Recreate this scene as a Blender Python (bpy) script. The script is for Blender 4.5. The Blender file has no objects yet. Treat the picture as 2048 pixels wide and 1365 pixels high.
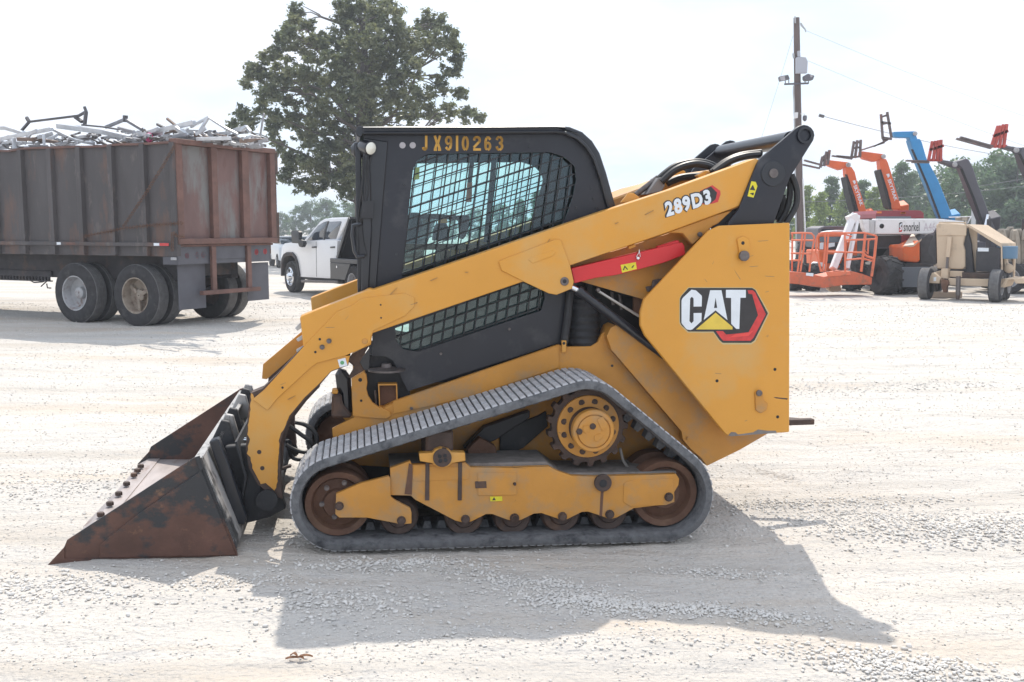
import bpy, bmesh, math, random
import numpy as np
from mathutils import Vector, Matrix
from mathutils.geometry import tessellate_polygon
R = math.radians
random.seed(7)
scene = bpy.context.scene
COL = scene.collection

# ---------------------------------------------------------------- camera
F_PX = 2048 * 35.0 / 36.0
EYE = 1.61
PITCH = math.atan((682.5 - 458.0) / F_PX)
cam_data = bpy.data.cameras.new("camera")
cam_data.lens = 35.0
cam_data.sensor_width = 36.0
cam_data.clip_start = 0.05
cam_data.clip_end = 3000.0
cam = bpy.data.objects.new("camera", cam_data)
cam.location = (0, 0, EYE)
cam.rotation_euler = (math.pi / 2 - PITCH, 0, 0)
COL.objects.link(cam)
scene.camera = cam

# ---------------------------------------------------------------- sky, sun, exposure
SUN_VEC = Vector((0.06, 1.0, 1.30)).normalized()
SUN_EL = math.asin(SUN_VEC.z)
SUN_AZ = math.atan2(SUN_VEC.x, SUN_VEC.y)
world = bpy.data.worlds.new("World")
scene.world = world
world.use_nodes = True
wn, wl = world.node_tree.nodes, world.node_tree.links
wn.clear()
w_out = wn.new("ShaderNodeOutputWorld")
w_bg = wn.new("ShaderNodeBackground")
w_bg.inputs[1].default_value = 0.15
sky = wn.new("ShaderNodeTexSky")
sky.sky_type = 'NISHITA'
sky.sun_disc = False
sky.sun_elevation = SUN_EL
sky.sun_rotation = SUN_AZ
sky.air_density = 1.0
sky.dust_density = 1.6
sky.ozone_density = 1.0
w_tc = wn.new("ShaderNodeTexCoord")
w_sep = wn.new("ShaderNodeSeparateXYZ")
wl.new(w_tc.outputs["Generated"], w_sep.inputs[0])
def wmath(op, a, b=None):
    n = wn.new("ShaderNodeMath"); n.operation = op
    for i, v in enumerate((a, b)):
        if v is None: continue
        if isinstance(v, (int, float)): n.inputs[i].default_value = v
        else: wl.new(v, n.inputs[i])
    return n.outputs[0]
w_den = wmath('ADD', wmath('MAXIMUM', w_sep.outputs[2], 0.0), 0.22)
w_cmb = wn.new("ShaderNodeCombineXYZ")
wl.new(wmath('DIVIDE', w_sep.outputs[0], w_den), w_cmb.inputs[0])
wl.new(wmath('DIVIDE', w_sep.outputs[1], w_den), w_cmb.inputs[1])
w_noise = wn.new("ShaderNodeTexNoise")
w_noise.inputs["Scale"].default_value = 2.3
w_noise.inputs["Detail"].default_value = 7.0
w_noise.inputs["Roughness"].default_value = 0.55
wl.new(w_cmb.outputs[0], w_noise.inputs["Vector"])
w_ramp = wn.new("ShaderNodeValToRGB")
w_ramp.color_ramp.elements[0].position = 0.36
w_ramp.color_ramp.elements[0].color = (0.8, 0.8, 0.8, 1)
w_ramp.color_ramp.elements[1].position = 0.56
w_ramp.color_ramp.elements[1].color = (1, 1, 1, 1)
wl.new(w_noise.outputs["Fac"], w_ramp.inputs[0])
w_mix = wn.new("ShaderNodeMixRGB")
w_mix.inputs[2].default_value = (4.9, 5.5, 6.5, 1)      # thin bright cloud
w_noise2 = wn.new("ShaderNodeTexNoise")
w_noise2.inputs["Scale"].default_value = 1.1; w_noise2.inputs["Detail"].default_value = 6.0
wl.new(w_cmb.outputs[0], w_noise2.inputs["Vector"])
w_ramp2 = wn.new("ShaderNodeValToRGB")                       # thin veil <-> thick cloud
w_ramp2.color_ramp.elements[0].position = 0.40; w_ramp2.color_ramp.elements[0].color = (4.3, 5.15, 6.1, 1)
w_ramp2.color_ramp.elements[1].position = 0.58; w_ramp2.color_ramp.elements[1].color = (5.5, 5.7, 6.35, 1)
wl.new(w_noise2.outputs["Fac"], w_ramp2.inputs[0])
wl.new(w_ramp2.outputs[0], w_mix.inputs[2])
wl.new(w_ramp.outputs[0], w_mix.inputs[0])
wl.new(sky.outputs[0], w_mix.inputs[1])
wl.new(w_mix.outputs[0], w_bg.inputs[0])
wl.new(w_bg.outputs[0], w_out.inputs[0])

sun_data = bpy.data.lights.new("sun", 'SUN')
sun_data.energy = 3.2
sun_data.angle = R(0.6)
sun_data.color = (1.0, 0.925, 0.82)
sun = bpy.data.objects.new("sun", sun_data)
sun.rotation_euler = (-SUN_VEC).to_track_quat('-Z', 'Y').to_euler()
sun.location = (0, 0, 30)
COL.objects.link(sun)

scene.view_settings.view_transform = 'Standard'
scene.view_settings.look = 'None'
scene.view_settings.exposure = 0.5
scene.view_settings.gamma = 1.0
scene.view_settings.use_curve_mapping = False
scene.render.engine = 'CYCLES'
scene.cycles.use_denoising = True
scene.cycles.max_bounces = 7
scene.cycles.diffuse_bounces = 3
scene.cycles.glossy_bounces = 3
scene.cycles.transmission_bounces = 4
scene.cycles.transparent_max_bounces = 16
scene.cycles.volume_bounces = 0
scene.cycles.sample_clamp_indirect = 6.0
scene.cycles.caustics_reflective = False
scene.cycles.caustics_refractive = False

# ---------------------------------------------------------------- projection helpers (image point -> world)
FWD = Vector((0, math.cos(PITCH), -math.sin(PITCH)))
UPV = Vector((0, math.sin(PITCH), math.cos(PITCH)))
def ray(px, py):
    return Vector((1, 0, 0)) * ((px - 1024) / F_PX) + UPV * ((682.5 - py) / F_PX) + FWD
def ground_pt(px, py, z=0.0):
    r = ray(px, py)
    return Vector((0, 0, EYE)) + r * ((z - EYE) / r.z)
def at_depth(px, py, y):
    r = ray(px, py)
    return Vector((0, 0, EYE)) + r * (y / r.y)

class Frame:
    """A local frame standing on the ground: x along a thing, y into its depth, z up."""
    def __init__(self, origin, yaw, roll=0.0):
        self.o = Vector(origin)
        a = Vector((math.cos(yaw), math.sin(yaw), 0))
        d = Vector((-math.sin(yaw), math.cos(yaw), roll)).normalized()
        u = a.cross(d)
        self.a, self.d, self.u = a, d, u
        m = Matrix((a, d, u)).transposed().to_4x4()
        m.translation = self.o
        self.m = m
    def P(self, px, py, d):
        r = ray(px, py); c = Vector((0, 0, EYE))
        t = (d - (c - self.o).dot(self.d)) / r.dot(self.d)
        v = c + r * t - self.o
        return Vector((v.dot(self.a), d, v.dot(self.u)))
    def X(self, px, py, x):
        """point of the image ray on the plane local x = x"""
        r = ray(px, py); c = Vector((0, 0, EYE))
        t = (x - (c - self.o).dot(self.a)) / r.dot(self.a)
        v = c + r * t - self.o
        return Vector((x, v.dot(self.d), v.dot(self.u)))
    def s(self, px, py, d):
        return 1.0 / (self.P(px + 1, py, d) - self.P(px, py, d)).length

# ---------------------------------------------------------------- mesh helpers
def finish(name, me, mat, parent=None, smooth=False, mw=None):
    o = bpy.data.objects.new(name, me)
    if mat is not None and len(me.materials) == 0: me.materials.append(mat)
    if smooth:
        for p in me.polygons: p.use_smooth = True
    COL.objects.link(o)
    if parent is not None: o.parent = parent
    if mw is not None: o.matrix_world = mw
    return o
def tag(o, label=None, cat=None, group=None, kind=None):
    if label: o["label"] = label
    if cat: o["category"] = cat
    if group: o["group"] = group
    if kind: o["kind"] = kind
    return o
def empty(name, m=None, label=None, cat=None, group=None):
    o = bpy.data.objects.new(name, None)
    o.empty_display_size = 0.2
    if m is not None: o.matrix_world = m
    COL.objects.link(o)
    return tag(o, label, cat, group)

def roundpoly(pts, seg=5):
    """points (x, y[, r]); r rounds that corner"""
    out = []
    n = len(pts)
    for i, p in enumerate(pts):
        if len(p) < 3 or p[2] <= 0: out.append((p[0], p[1])); continue
        P = Vector(p[:2]); A = Vector(pts[i - 1][:2]); B = Vector(pts[(i + 1) % n][:2])
        va, vb = (A - P), (B - P)
        la, lb = va.length, vb.length
        va.normalize(); vb.normalize()
        ang = va.angle(vb)
        t = min(p[2] / max(math.tan(ang / 2), 1e-3), la * 0.48, lb * 0.48)
        p0, p1 = P + va * t, P + vb * t
        for k in range(seg + 1):
            u = k / seg
            q = p0 * (1 - u) ** 2 + P * 2 * u * (1 - u) + p1 * u * u
            out.append((q.x, q.y))
    return out

def spl(pts, n=5):
    """smooth curve through the given points"""
    P = [Vector(q) for q in pts]; out = []
    for i in range(len(P) - 1):
        a, b, c, d = P[max(i - 1, 0)], P[i], P[i + 1], P[min(i + 2, len(P) - 1)]
        for k in range(n):
            t = k / n
            out.append(0.5 * ((2 * b) + (c - a) * t + (2 * a - 5 * b + 4 * c - d) * t * t + (3 * b - a - 3 * c + d) * t ** 3))
    return out + [P[-1]]
class MB:
    """collects geometry for ONE mesh"""
    def __init__(self): self.v = []; self.f = []
    def add(self, v, f):
        b = len(self.v)
        self.v += [tuple(p) for p in v]
        self.f += [tuple(i + b for i in q) for q in f]
        return self
    def box(self, x0, x1, y0, y1, z0, z1, m=None):
        v = [Vector(p) for p in ((x0,y0,z0),(x1,y0,z0),(x1,y1,z0),(x0,y1,z0),(x0,y0,z1),(x1,y0,z1),(x1,y1,z1),(x0,y1,z1))]
        if m is not None: v = [m @ p for p in v]
        return self.add(v, [(0,3,2,1),(4,5,6,7),(0,1,5,4),(1,2,6,5),(2,3,7,6),(3,0,4,7)])
    def beam(self, p, q, w, h, up=(0, 0, 1)):
        """rectangular bar from p to q"""
        p, q = Vector(p), Vector(q); t = (q - p).normalized(); u = Vector(up)
        if abs(t.dot(u)) > 0.98: u = Vector((0, 1, 0))
        s = t.cross(u).normalized(); u = s.cross(t)
        v = []
        for c in (p, q):
            for a, b in ((-1,-1),(1,-1),(1,1),(-1,1)): v.append(c + s * (a * w / 2) + u * (b * h / 2))
        return self.add(v, [(3,2,1,0),(4,5,6,7),(0,1,5,4),(1,2,6,5),(2,3,7,6),(3,0,4,7)])
    def loops(self, rings, closed=True, cap=True):
        n = len(rings[0]); v = [p for r in rings for p in r]; f = []
        for i in range(len(rings) - 1):
            for j in range(n):
                k = (j + 1) % n
                if not closed and k == 0: continue
                f.append((i*n+j, i*n+k, (i+1)*n+k, (i+1)*n+j))
        if cap:
            f.append(tuple(range(n - 1, -1, -1))); f.append(tuple((len(rings)-1)*n + j for j in range(n)))
        return self.add(v, f)
    def tube(self, pts, r, seg=8, cap=True):
        pts = [Vector(p) for p in pts]
        rr = r if isinstance(r, (list, tuple)) else [r] * len(pts)
        t = (pts[1] - pts[0]).normalized()
        u = Vector((0, 0, 1)) if abs(t.z) < 0.9 else Vector((0, 1, 0))
        n = (u - t * u.dot(t)).normalized()
        rings = []
        for i, p in enumerate(pts):
            if i == 0: t = pts[1] - pts[0]
            elif i == len(pts) - 1: t = pts[-1] - pts[-2]
            else: t = pts[i + 1] - pts[i - 1]
            t.normalize()
            n = (n - t * n.dot(t)).normalized(); b = t.cross(n)
            rings.append([p + (n * math.cos(2*math.pi*k/seg) + b * math.sin(2*math.pi*k/seg)) * rr[i] for k in range(seg)])
        return self.loops(rings, cap=cap)
    def prism(self, pts, y0, y1, holes=()):
        """2-d outline in local x,z pushed from y0 to y1"""
        polys = [list(pts)] + [list(h) for h in holes]
        def area(q): return sum(q[i-1][0]*q[i][1] - q[i][0]*q[i-1][1] for i in range(len(q)))
        if area(polys[0]) < 0: polys[0].reverse()
        for h in polys[1:]:
            if area(h) > 0: h.reverse()
        v = []; f = []
        for q in polys:
            b = len(v); n = len(q)
            v += [(p[0], y0, p[1]) for p in q] + [(p[0], y1, p[1]) for p in q]
            for i in range(n):
                k = (i + 1) % n
                f.append((b+k, b+i, b+n+i, b+n+k)[::-1])
        if len(polys) == 1:
            n = len(polys[0])
            f.append(tuple(range(n))); f.append(tuple(range(2*n-1, n-1, -1)))
        else:
            tri = tessellate_polygon([[Vector((p[0], p[1], 0)) for p in q] for q in polys])
            idx = []; b = 0
            for q in polys:
                idx += [(b + i, b + len(q) + i) for i in range(len(q))]; b += 2 * len(q)
            for t in tri:
                f.append(tuple(idx[i][0] for i in t)); f.append(tuple(idx[i][1] for i in t[::-1]))
        return self.add(v, f)
    def lathe(self, c, prof, seg=32, m=None, cap=True):
        """profile (r, y) turned about the local y axis through c=(x,z)"""
        rings = []
        for r, y in prof:
            rings.append([Vector((c[0] + r*math.cos(2*math.pi*k/seg), y, c[1] + r*math.sin(2*math.pi*k/seg))) for k in range(seg)])
        if m is not None: rings = [[m @ p for p in q] for q in rings]
        return self.loops(rings, cap=cap)
    def build(self, name, mat, parent=None, bev=0.0, smooth=False, seg=1, sharp=35, mw=None):
        me = bpy.data.meshes.new(name)
        bm = bmesh.new()
        vs = [bm.verts.new(p) for p in self.v]
        for q in self.f:
            try: bm.faces.new([vs[i] for i in q])
            except ValueError: pass
        bmesh.ops.recalc_face_normals(bm, faces=bm.faces)
        if bev > 0:
            ed = [e for e in bm.edges if len(e.link_faces) == 2 and e.calc_face_angle(0) > R(sharp)]
            if ed:
                bmesh.ops.bevel(bm, geom=ed, offset=bev, offset_type='OFFSET', segments=seg, profile=0.6, affect='EDGES', clamp_overlap=True)
        if smooth:
            for fc in bm.faces: fc.smooth = True
            for e in bm.edges:
                if len(e.link_faces) == 2 and e.calc_face_angle(0) > R(sharp): e.smooth = False
        bm.to_mesh(me); bm.free()
        return finish(name, me, mat, parent, mw=mw)

def children(o): return [c for c in COL.objects if c.parent == o]
def copy_tree(o, parent=None):
    kids = {}
    for c in COL.objects:
        if c.parent is not None: kids.setdefault(c.parent, []).append(c)
    def rec(s, par):
        c = s.copy(); COL.objects.link(c); c.parent = par
        for ch in kids.get(s, []): rec(ch, c)
        return c
    return rec(o, parent)

def text_mesh(s, bold=0.0, spacing=1.0):
    cu = bpy.data.curves.new("lettering", 'FONT')
    cu.body = s; cu.size = 1.0; cu.offset = bold; cu.space_character = spacing
    cu.align_x = 'LEFT'; cu.resolution_u = 3; cu.fill_mode = 'FRONT'
    ob = bpy.data.objects.new("lettering_tmp", cu); COL.objects.link(ob)
    dg = bpy.context.evaluated_depsgraph_get()
    me = bpy.data.meshes.new_from_object(ob.evaluated_get(dg))
    bpy.data.objects.remove(ob); bpy.data.curves.remove(cu)
    return me
def text_on(name, s, p0, p1, ptop, mat, parent, bold=0.0, spacing=1.0, lift=0.0015, nrm=(0, -1, 0), mw=None, mirror=False):
    """lay lettering so that its left end sits at p0, its right end at p1 and its cap top at ptop (all local points)"""
    me = text_mesh(s, bold, spacing)
    co = np.array([v.co[:] for v in me.vertices])
    lo, hi = co.min(0), co.max(0)
    p0, p1, pt, n = Vector(p0), Vector(p1), Vector(ptop), Vector(nrm)
    ex, ey = p1 - p0, pt - p0
    for v in me.vertices:
        u = (v.co.x - lo[0]) / (hi[0] - lo[0]); w = (v.co.y - lo[1]) / (hi[1] - lo[1])
        v.co = p0 + ex * u + ey * w + n * lift
    return finish(name, me, mat, parent, mw=mw)

# ---------------------------------------------------------------- materials
MATS = {}
def mat(name, color, rough=0.6, metal=0.0, spec=0.5, var=0.0, vscale=6.0, col2=None, c2=(0.45, 0.6), c2scale=5.0, c2detail=6.0,
        bump=0.0, bscale=60.0, coat=0.0, stretch=None, col3=None, c3=(0.55, 0.7), c3scale=2.0, emit=None):
    if name in MATS: return MATS[name]
    m = bpy.data.materials.new(name); m.use_nodes = True
    nt = m.node_tree; N, Lk = nt.nodes, nt.links
    b = N["Principled BSDF"]
    b.inputs["Roughness"].default_value = rough
    b.inputs["Metallic"].default_value = metal
    b.inputs["Specular IOR Level"].default_value = spec
    if coat: b.inputs["Coat Weight"].default_value = coat; b.inputs["Coat Roughness"].default_value = 0.15
    tc = N.new("ShaderNodeTexCoord")
    vec = tc.outputs["Object"]
    if stretch:
        mp = N.new("ShaderNodeMapping"); mp.inputs["Scale"].default_value = stretch
        Lk.new(vec, mp.inputs[0]); vec = mp.outputs[0]
    def noise(sc, det=5.0, ro=0.6, off=0.0):
        n = N.new("ShaderNodeTexNoise"); n.inputs["Scale"].default_value = sc
        n.inputs["Detail"].default_value = det; n.inputs["Roughness"].default_value = ro
        if off:
            a = N.new("ShaderNodeVectorMath"); a.inputs[1].default_value = (off, off*0.7, -off)
            Lk.new(vec, a.inputs[0]); Lk.new(a.outputs[0], n.inputs["Vector"])
        else: Lk.new(vec, n.inputs["Vector"])
        return n.outputs["Fac"]
    def ramp(fac, lo, hi, c0=(0,0,0,1), c1=(1,1,1,1)):
        r = N.new("ShaderNodeValToRGB"); r.color_ramp.elements[0].position = lo; r.color_ramp.elements[1].position = hi
        r.color_ramp.elements[0].color = c0; r.color_ramp.elements[1].color = c1
        Lk.new(fac, r.inputs[0]); return r.outputs[0]
    def mix(f, a, bb):
        x = N.new("ShaderNodeMixRGB")
        if isinstance(f, float): x.inputs[0].default_value = f
        else: Lk.new(f, x.inputs[0])
        for i, c in ((1, a), (2, bb)):
            if isinstance(c, tuple): x.inputs[i].default_value = (*c, 1) if len(c) == 3 else c
            else: Lk.new(c, x.inputs[i])
        return x.outputs[0]
    col = color
    if var > 0:
        lo = tuple(max(0, c * (1 - var)) for c in color); hi = tuple(min(1, c * (1 + var)) for c in color)
        col = mix(ramp(noise(vscale, 6.0), 0.3, 0.7), lo, hi)
    if col2 is not None:
        col = mix(ramp(noise(c2scale, c2detail, 0.65, 3.7), c2[0], c2[1]), col, col2)
    if col3 is not None:
        col = mix(ramp(noise(c3scale, 8.0, 0.7, 9.1), c3[0], c3[1]), col, col3)
    if isinstance(col, tuple): b.inputs["Base Color"].default_value = (*col, 1)
    else: Lk.new(col, b.inputs["Base Color"])
    if bump > 0:
        bp = N.new("ShaderNodeBump"); bp.inputs["Strength"].default_value = bump; bp.inputs["Distance"].default_value = 0.02
        Lk.new(noise(bscale, 4.0, 0.6, 1.3), bp.inputs["Height"]); Lk.new(bp.outputs[0], b.inputs["Normal"])
    if emit:
        b.inputs["Emission Color"].default_value = (*emit[0], 1); b.inputs["Emission Strength"].default_value = emit[1]
    MATS[name] = m
    return m
def glass(name, tint, rough=0.02, refl=0.12):
    if name in MATS: return MATS[name]
    m = bpy.data.materials.new(name); m.use_nodes = True
    nt = m.node_tree; N, Lk = nt.nodes, nt.links; N.clear()
    o = N.new("ShaderNodeOutputMaterial"); t = N.new("ShaderNodeBsdfTransparent"); g = N.new("ShaderNodeBsdfGlossy")
    t.inputs[0].default_value = (*tint, 1); g.inputs["Roughness"].default_value = rough; g.inputs["Color"].default_value = (0.9, 0.95, 1, 1)
    fr = N.new("ShaderNodeFresnel"); fr.inputs[0].default_value = 1.45
    ad = N.new("ShaderNodeMath"); ad.operation = 'ADD'; ad.inputs[1].default_value = refl - 0.04
    Lk.new(fr.outputs[0], ad.inputs[0])
    mx = N.new("ShaderNodeMixShader")
    Lk.new(ad.outputs[0], mx.inputs[0]); Lk.new(t.outputs[0], mx.inputs[1]); Lk.new(g.outputs[0], mx.inputs[2]); Lk.new(mx.outputs[0], o.inputs[0])
    MATS[name] = m
    return m

YEL = (0.66, 0.305, 0.040)
m_yellow = mat("yellow_paint", YEL, 0.42, var=0.05, vscale=1.6, col2=(0.56, 0.36, 0.14), c2=(0.50, 0.80), c2scale=1.7, c2detail=9.0, col3=(0.34, 0.19, 0.07), c3=(0.69, 0.76), c3scale=9, bump=0.03, bscale=30)
m_yellow_low = mat("dusty_yellow_paint", (0.55, 0.25, 0.042), 0.55, var=0.10, vscale=4, col2=(0.36, 0.24, 0.13), c2=(0.48, 0.72), c2scale=5, col3=(0.10, 0.055, 0.035), c3=(0.70, 0.74), c3scale=9, bump=0.05, bscale=40)
m_black = mat("black_paint", (0.014, 0.016, 0.024), 0.38, var=0.15, vscale=2, col2=(0.06, 0.06, 0.065), c2=(0.55, 0.8), c2scale=4)
m_black_gloss = mat("black_gloss_paint", (0.014, 0.016, 0.022), 0.28, spec=0.6, var=0.2, vscale=3, col2=(0.05, 0.05, 0.055), c2=(0.6, 0.8), c2scale=6)
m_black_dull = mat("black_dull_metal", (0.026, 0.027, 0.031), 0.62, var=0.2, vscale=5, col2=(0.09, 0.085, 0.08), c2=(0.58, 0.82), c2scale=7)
m_rubber = mat("dusty_track_rubber", (0.15, 0.152, 0.158), 0.9, spec=0.2, var=0.22, vscale=30, col2=(0.05, 0.052, 0.057), c2=(0.50, 0.72), c2scale=14, bump=0.25, bscale=160)
m_rubber_lug = mat("dusty_lug_rubber", (0.44, 0.44, 0.45), 0.92, spec=0.2, var=0.18, vscale=40, col2=(0.20, 0.20, 0.205), c2=(0.50, 0.72), c2scale=13, bump=0.2, bscale=160)
m_hose = mat("black_rubber_hose", (0.018, 0.018, 0.02), 0.5, var=0.3, vscale=10)
m_rust = mat("brown_rusted_steel", (0.125, 0.062, 0.038), 0.75, var=0.25, vscale=8, col2=(0.20, 0.115, 0.07), c2=(0.5, 0.75), c2scale=6, bump=0.15, bscale=60)
m_rustdark = mat("dark_rusted_steel", (0.07, 0.045, 0.036), 0.7, var=0.3, vscale=9, col2=(0.14, 0.075, 0.045), c2=(0.52, 0.72), c2scale=7, bump=0.15, bscale=60)
m_bolt = mat("worn_steel_bolt", (0.16, 0.14, 0.135), 0.5, metal=0.6, var=0.3, vscale=30)
m_chrome = mat("polished_rod_chrome", (0.75, 0.77, 0.8), 0.12, metal=1.0)
m_red = mat("red_paint", (0.62, 0.025, 0.03), 0.4, var=0.06, vscale=3)
m_white_print = mat("white_print", (0.72, 0.76, 0.80), 0.4, var=0.06, vscale=12)
m_black_print = mat("black_print", (0.03, 0.028, 0.03), 0.4, var=0.2, vscale=30)
m_red_print = mat("red_print", (0.60, 0.045, 0.045), 0.4, var=0.2, vscale=20)
m_logo_yellow = mat("yellow_print", (0.72, 0.52, 0.07), 0.4, var=0.1, vscale=10)
m_stencil = mat("stencil_yellow_paint", (0.60, 0.33, 0.06), 0.6, col2=(0.25, 0.14, 0.05), c2=(0.58, 0.75), c2scale=18)
m_label = mat("warning_label_yellow", (0.72, 0.62, 0.03), 0.5, var=0.1, vscale=30)
m_reflector = mat("pale_round_cap", (0.42, 0.40, 0.42), 0.5, var=0.1, vscale=30)
m_lens = mat("lamp_lens", (0.78, 0.78, 0.70), 0.15, coat=0.5)
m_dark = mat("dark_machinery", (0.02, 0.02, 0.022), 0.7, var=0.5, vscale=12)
m_dust_top = mat("grey_dust_on_steel", (0.22, 0.20, 0.185), 0.9, var=0.2, vscale=20, col2=(0.10, 0.08, 0.07), c2=(0.55, 0.75), c2scale=9)
m_bucket = mat("rusted_bucket_steel", (0.105, 0.05, 0.035), 0.62, var=0.3, vscale=5, col2=(0.030, 0.031, 0.034), c2=(0.47, 0.54), c2scale=3.2, col3=(0.22, 0.115, 0.06), c3=(0.60, 0.72), c3scale=7, bump=0.12, bscale=50, stretch=(1, 1, 1.3))
m_bucket_in = mat("worn_bucket_floor", (0.42, 0.37, 0.355), 0.42, metal=0.35, var=0.15, vscale=14, col2=(0.22, 0.13, 0.10), c2=(0.58, 0.72), c2scale=7, stretch=(1, 0.3, 1))
m_bucket_blk = mat("black_scraped_bucket", (0.05, 0.05, 0.053), 0.45, var=0.2, vscale=6, col2=(0.42, 0.41, 0.40), c2=(0.42, 0.52), c2scale=7, col3=(0.13, 0.065, 0.04), c3=(0.62, 0.68), c3scale=4, stretch=(1, 1, 0.5))
m_scraped = mat("scraped_bare_steel", (0.42, 0.41, 0.40), 0.4, metal=0.5, var=0.2, vscale=20, col2=(0.06, 0.06, 0.06), c2=(0.56, 0.64), c2scale=14, stretch=(1, 1, 0.4))
g_cab = glass("teal_cab_glass", (0.84, 0.95, 0.945), 0.02, 0.05)
# ================================================================ compact track loader
LF = Frame(ground_pt(650, 1112), R(8.9), 0.009)
WID = 1.98
loader = empty("track_loader", LF.m, "yellow compact track loader with black cab and lowered rusty bucket", "track loader")
def zf(x0, y0, s): return lambda *p: (x0 + p[0] / s, y0 + p[1] / s) + tuple(q / s for q in p[2:])
z1 = zf(60, 740, 3.25); z2 = zf(480, 560, 4.55); z3 = zf(540, 700, 3.102); z4 = zf(1000, 700, 3.25)
z5 = zf(680, 230, 3.531); z6 = zf(1180, 230, 3.5); z7 = zf(1220, 440, 2.968); z8 = zf(740, 540, 3.531)
z9 = zf(1100, 460, 5.25); zs = zf(1060, 760, 6.825); zt = zf(640, 660, 7.583); zc = zf(400, 760, 4.873); zu = zf(800, 860, 8.532)
def lp(pts, d, fr=LF, seg=5):
    """image outline (with corner radii in pixels) -> local x,z on the plane at depth d"""
    return [(q.x, q.z) for q in (fr.P(p[0], p[1], d) for p in roundpoly(pts, seg))]
def plate(name, pts, d0, d1, m, parent=loader, holes=(), bev=0.004, fr=LF, smooth=False, seg=1):
    b = MB().prism(lp(pts, d0, fr), d0, d1, [lp(h, d0, fr) for h in holes])
    return b.build(name, m, parent, 0 if holes else bev, smooth or seg > 1, seg)
def twin(o):
    """mirror image of a part on the machine's other side"""
    me = o.data.copy()
    for v in me.vertices: v.co.y = WID - v.co.y
    me.flip_normals()
    c = bpy.data.objects.new(o.name.split('.')[0], me); COL.objects.link(c); c.parent = o.parent
    return c
def disc(name, c, rpx, d0, d1, m, parent=loader, seg=24, bev=0.002, off=None):
    p = LF.P(c[0], c[1], d0); r = rpx / LF.s(c[0], c[1], d0)
    return MB().lathe((p.x, p.z), [(r, d0), (r, d1)], seg).build(name, m, parent, bev, True)
def bolt(c, rpx, d, parent=loader, m=m_bolt, h=0.014, name="bolt"):
    p = LF.P(c[0], c[1], d); r = rpx / LF.s(c[0], c[1], d)
    return MB().lathe((p.x, p.z), [(r, d + 0.001), (r, d - h * 0.4), (r * 0.74, d - h * 0.4), (r * 0.7, d - h)], 6 if rpx < 5 else 12).build(name, m, parent, 0, False)
def hole(c, rpx, d, parent=loader):
    p = LF.P(c[0], c[1], d); r = rpx / LF.s(c[0], c[1], d)
    return MB().lathe((p.x, p.z), [(r, d + 0.002), (r, d - 0.0015)], 12).build("bolt_hole", m_dark, parent)

# ---------------- rubber tracks
def hull_loop(circles, n=900):
    pts = [(cx + r * math.cos(t * 2 * math.pi / 240), cy + r * math.sin(t * 2 * math.pi / 240)) for cx, cy, r in circles for t in range(240)]
    pts = sorted(set(pts))
    def half(ps):
        h = []
        for p in ps:
            while len(h) > 1 and (h[-1][0]-h[-2][0])*(p[1]-h[-2][1]) - (h[-1][1]-h[-2][1])*(p[0]-h[-2][0]) <= 0: h.pop()
            h.append(p)
        return h
    lo, hi = half(pts), half(pts[::-1])
    hl = lo[:-1] + hi[:-1]
    seg = [math.dist(hl[i], hl[(i+1) % len(hl)]) for i in range(len(hl))]
    tot = sum(seg); out = []; i = 0; acc = 0
    for k in range(n):
        s = tot * k / n
        while acc + seg[i] < s: acc += seg[i]; i += 1
        u = (s - acc) / seg[i]; a, b = hl[i], hl[(i+1) % len(hl)]
        out.append((a[0] + (b[0]-a[0]) * u, a[1] + (b[1]-a[1]) * u))
    return out, tot
IDL, SPR, REA = (676, 1010), (1176, 853), (1331, 989)
TR = 0.45
NL = 132
loop_px, _ = hull_loop([(*IDL, 90), (*SPR, 86), (*REA, 92)], NL * 4)
loop = [LF.P(px, py, 0.0) for px, py in loop_px]
loop = [Vector((p.x, p.z)) for p in loop]
sgn = 1 if sum(loop[i-1].x*loop[i].y - loop[i].x*loop[i-1].y for i in range(len(loop))) > 0 else -1
def nrm(i):
    t = (loop[(i+2) % len(loop)] - loop[i-2]).normalized()
    return Vector((t.y, -t.x)) * sgn
def track(y0, flip):
    b = MB(); th = 0.038
    sect = [(0.0, -th*0.75), (0.0, -0.004), (0.008, 0.008), (0.022, 0.011), (0.034, 0.0), (TR-0.034, 0.0), (TR-0.022, 0.011), (TR-0.008, 0.008), (TR, -0.004), (TR, -th*0.75), (TR-0.03, -th), (0.03, -th)]
    rings = []
    for i in range(0, len(loop), 2):
        n = nrm(i)
        rings.append([(loop[i].x + n.x*h, y0 + d, loop[i].y + n.y*h) for d, h in sect])
    rings.append(rings[0])
    b.loops(rings, cap=False)
    t = b.build("rubber_track", m_rubber, loader, 0, True, sharp=40)
    g = MB()
    for k in range(0, len(loop), 8):                     # drive lugs on the inside
        n = nrm(k); tt = Vector((-n.y, n.x)); c = loop[k] - n * (th + 0.018)
        for ya in (0.19,):
            q = [c + tt*a + n*h for a, h in ((-0.026, 0.02), (0.026, 0.02), (0.014, -0.022), (-0.014, -0.022))]
            g.prism([(v.x, v.y) for v in q], y0 + ya, y0 + ya + 0.07)
    gl = g.build("drive_lugs", m_rubber, t); gl["kind"] = "stuff"
    return t
near_track = track(0.0, False)
far_track = track(WID - TR, False)
step_m = (loop[1] - loop[0]).length
pitch_m = step_m * 4
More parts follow.
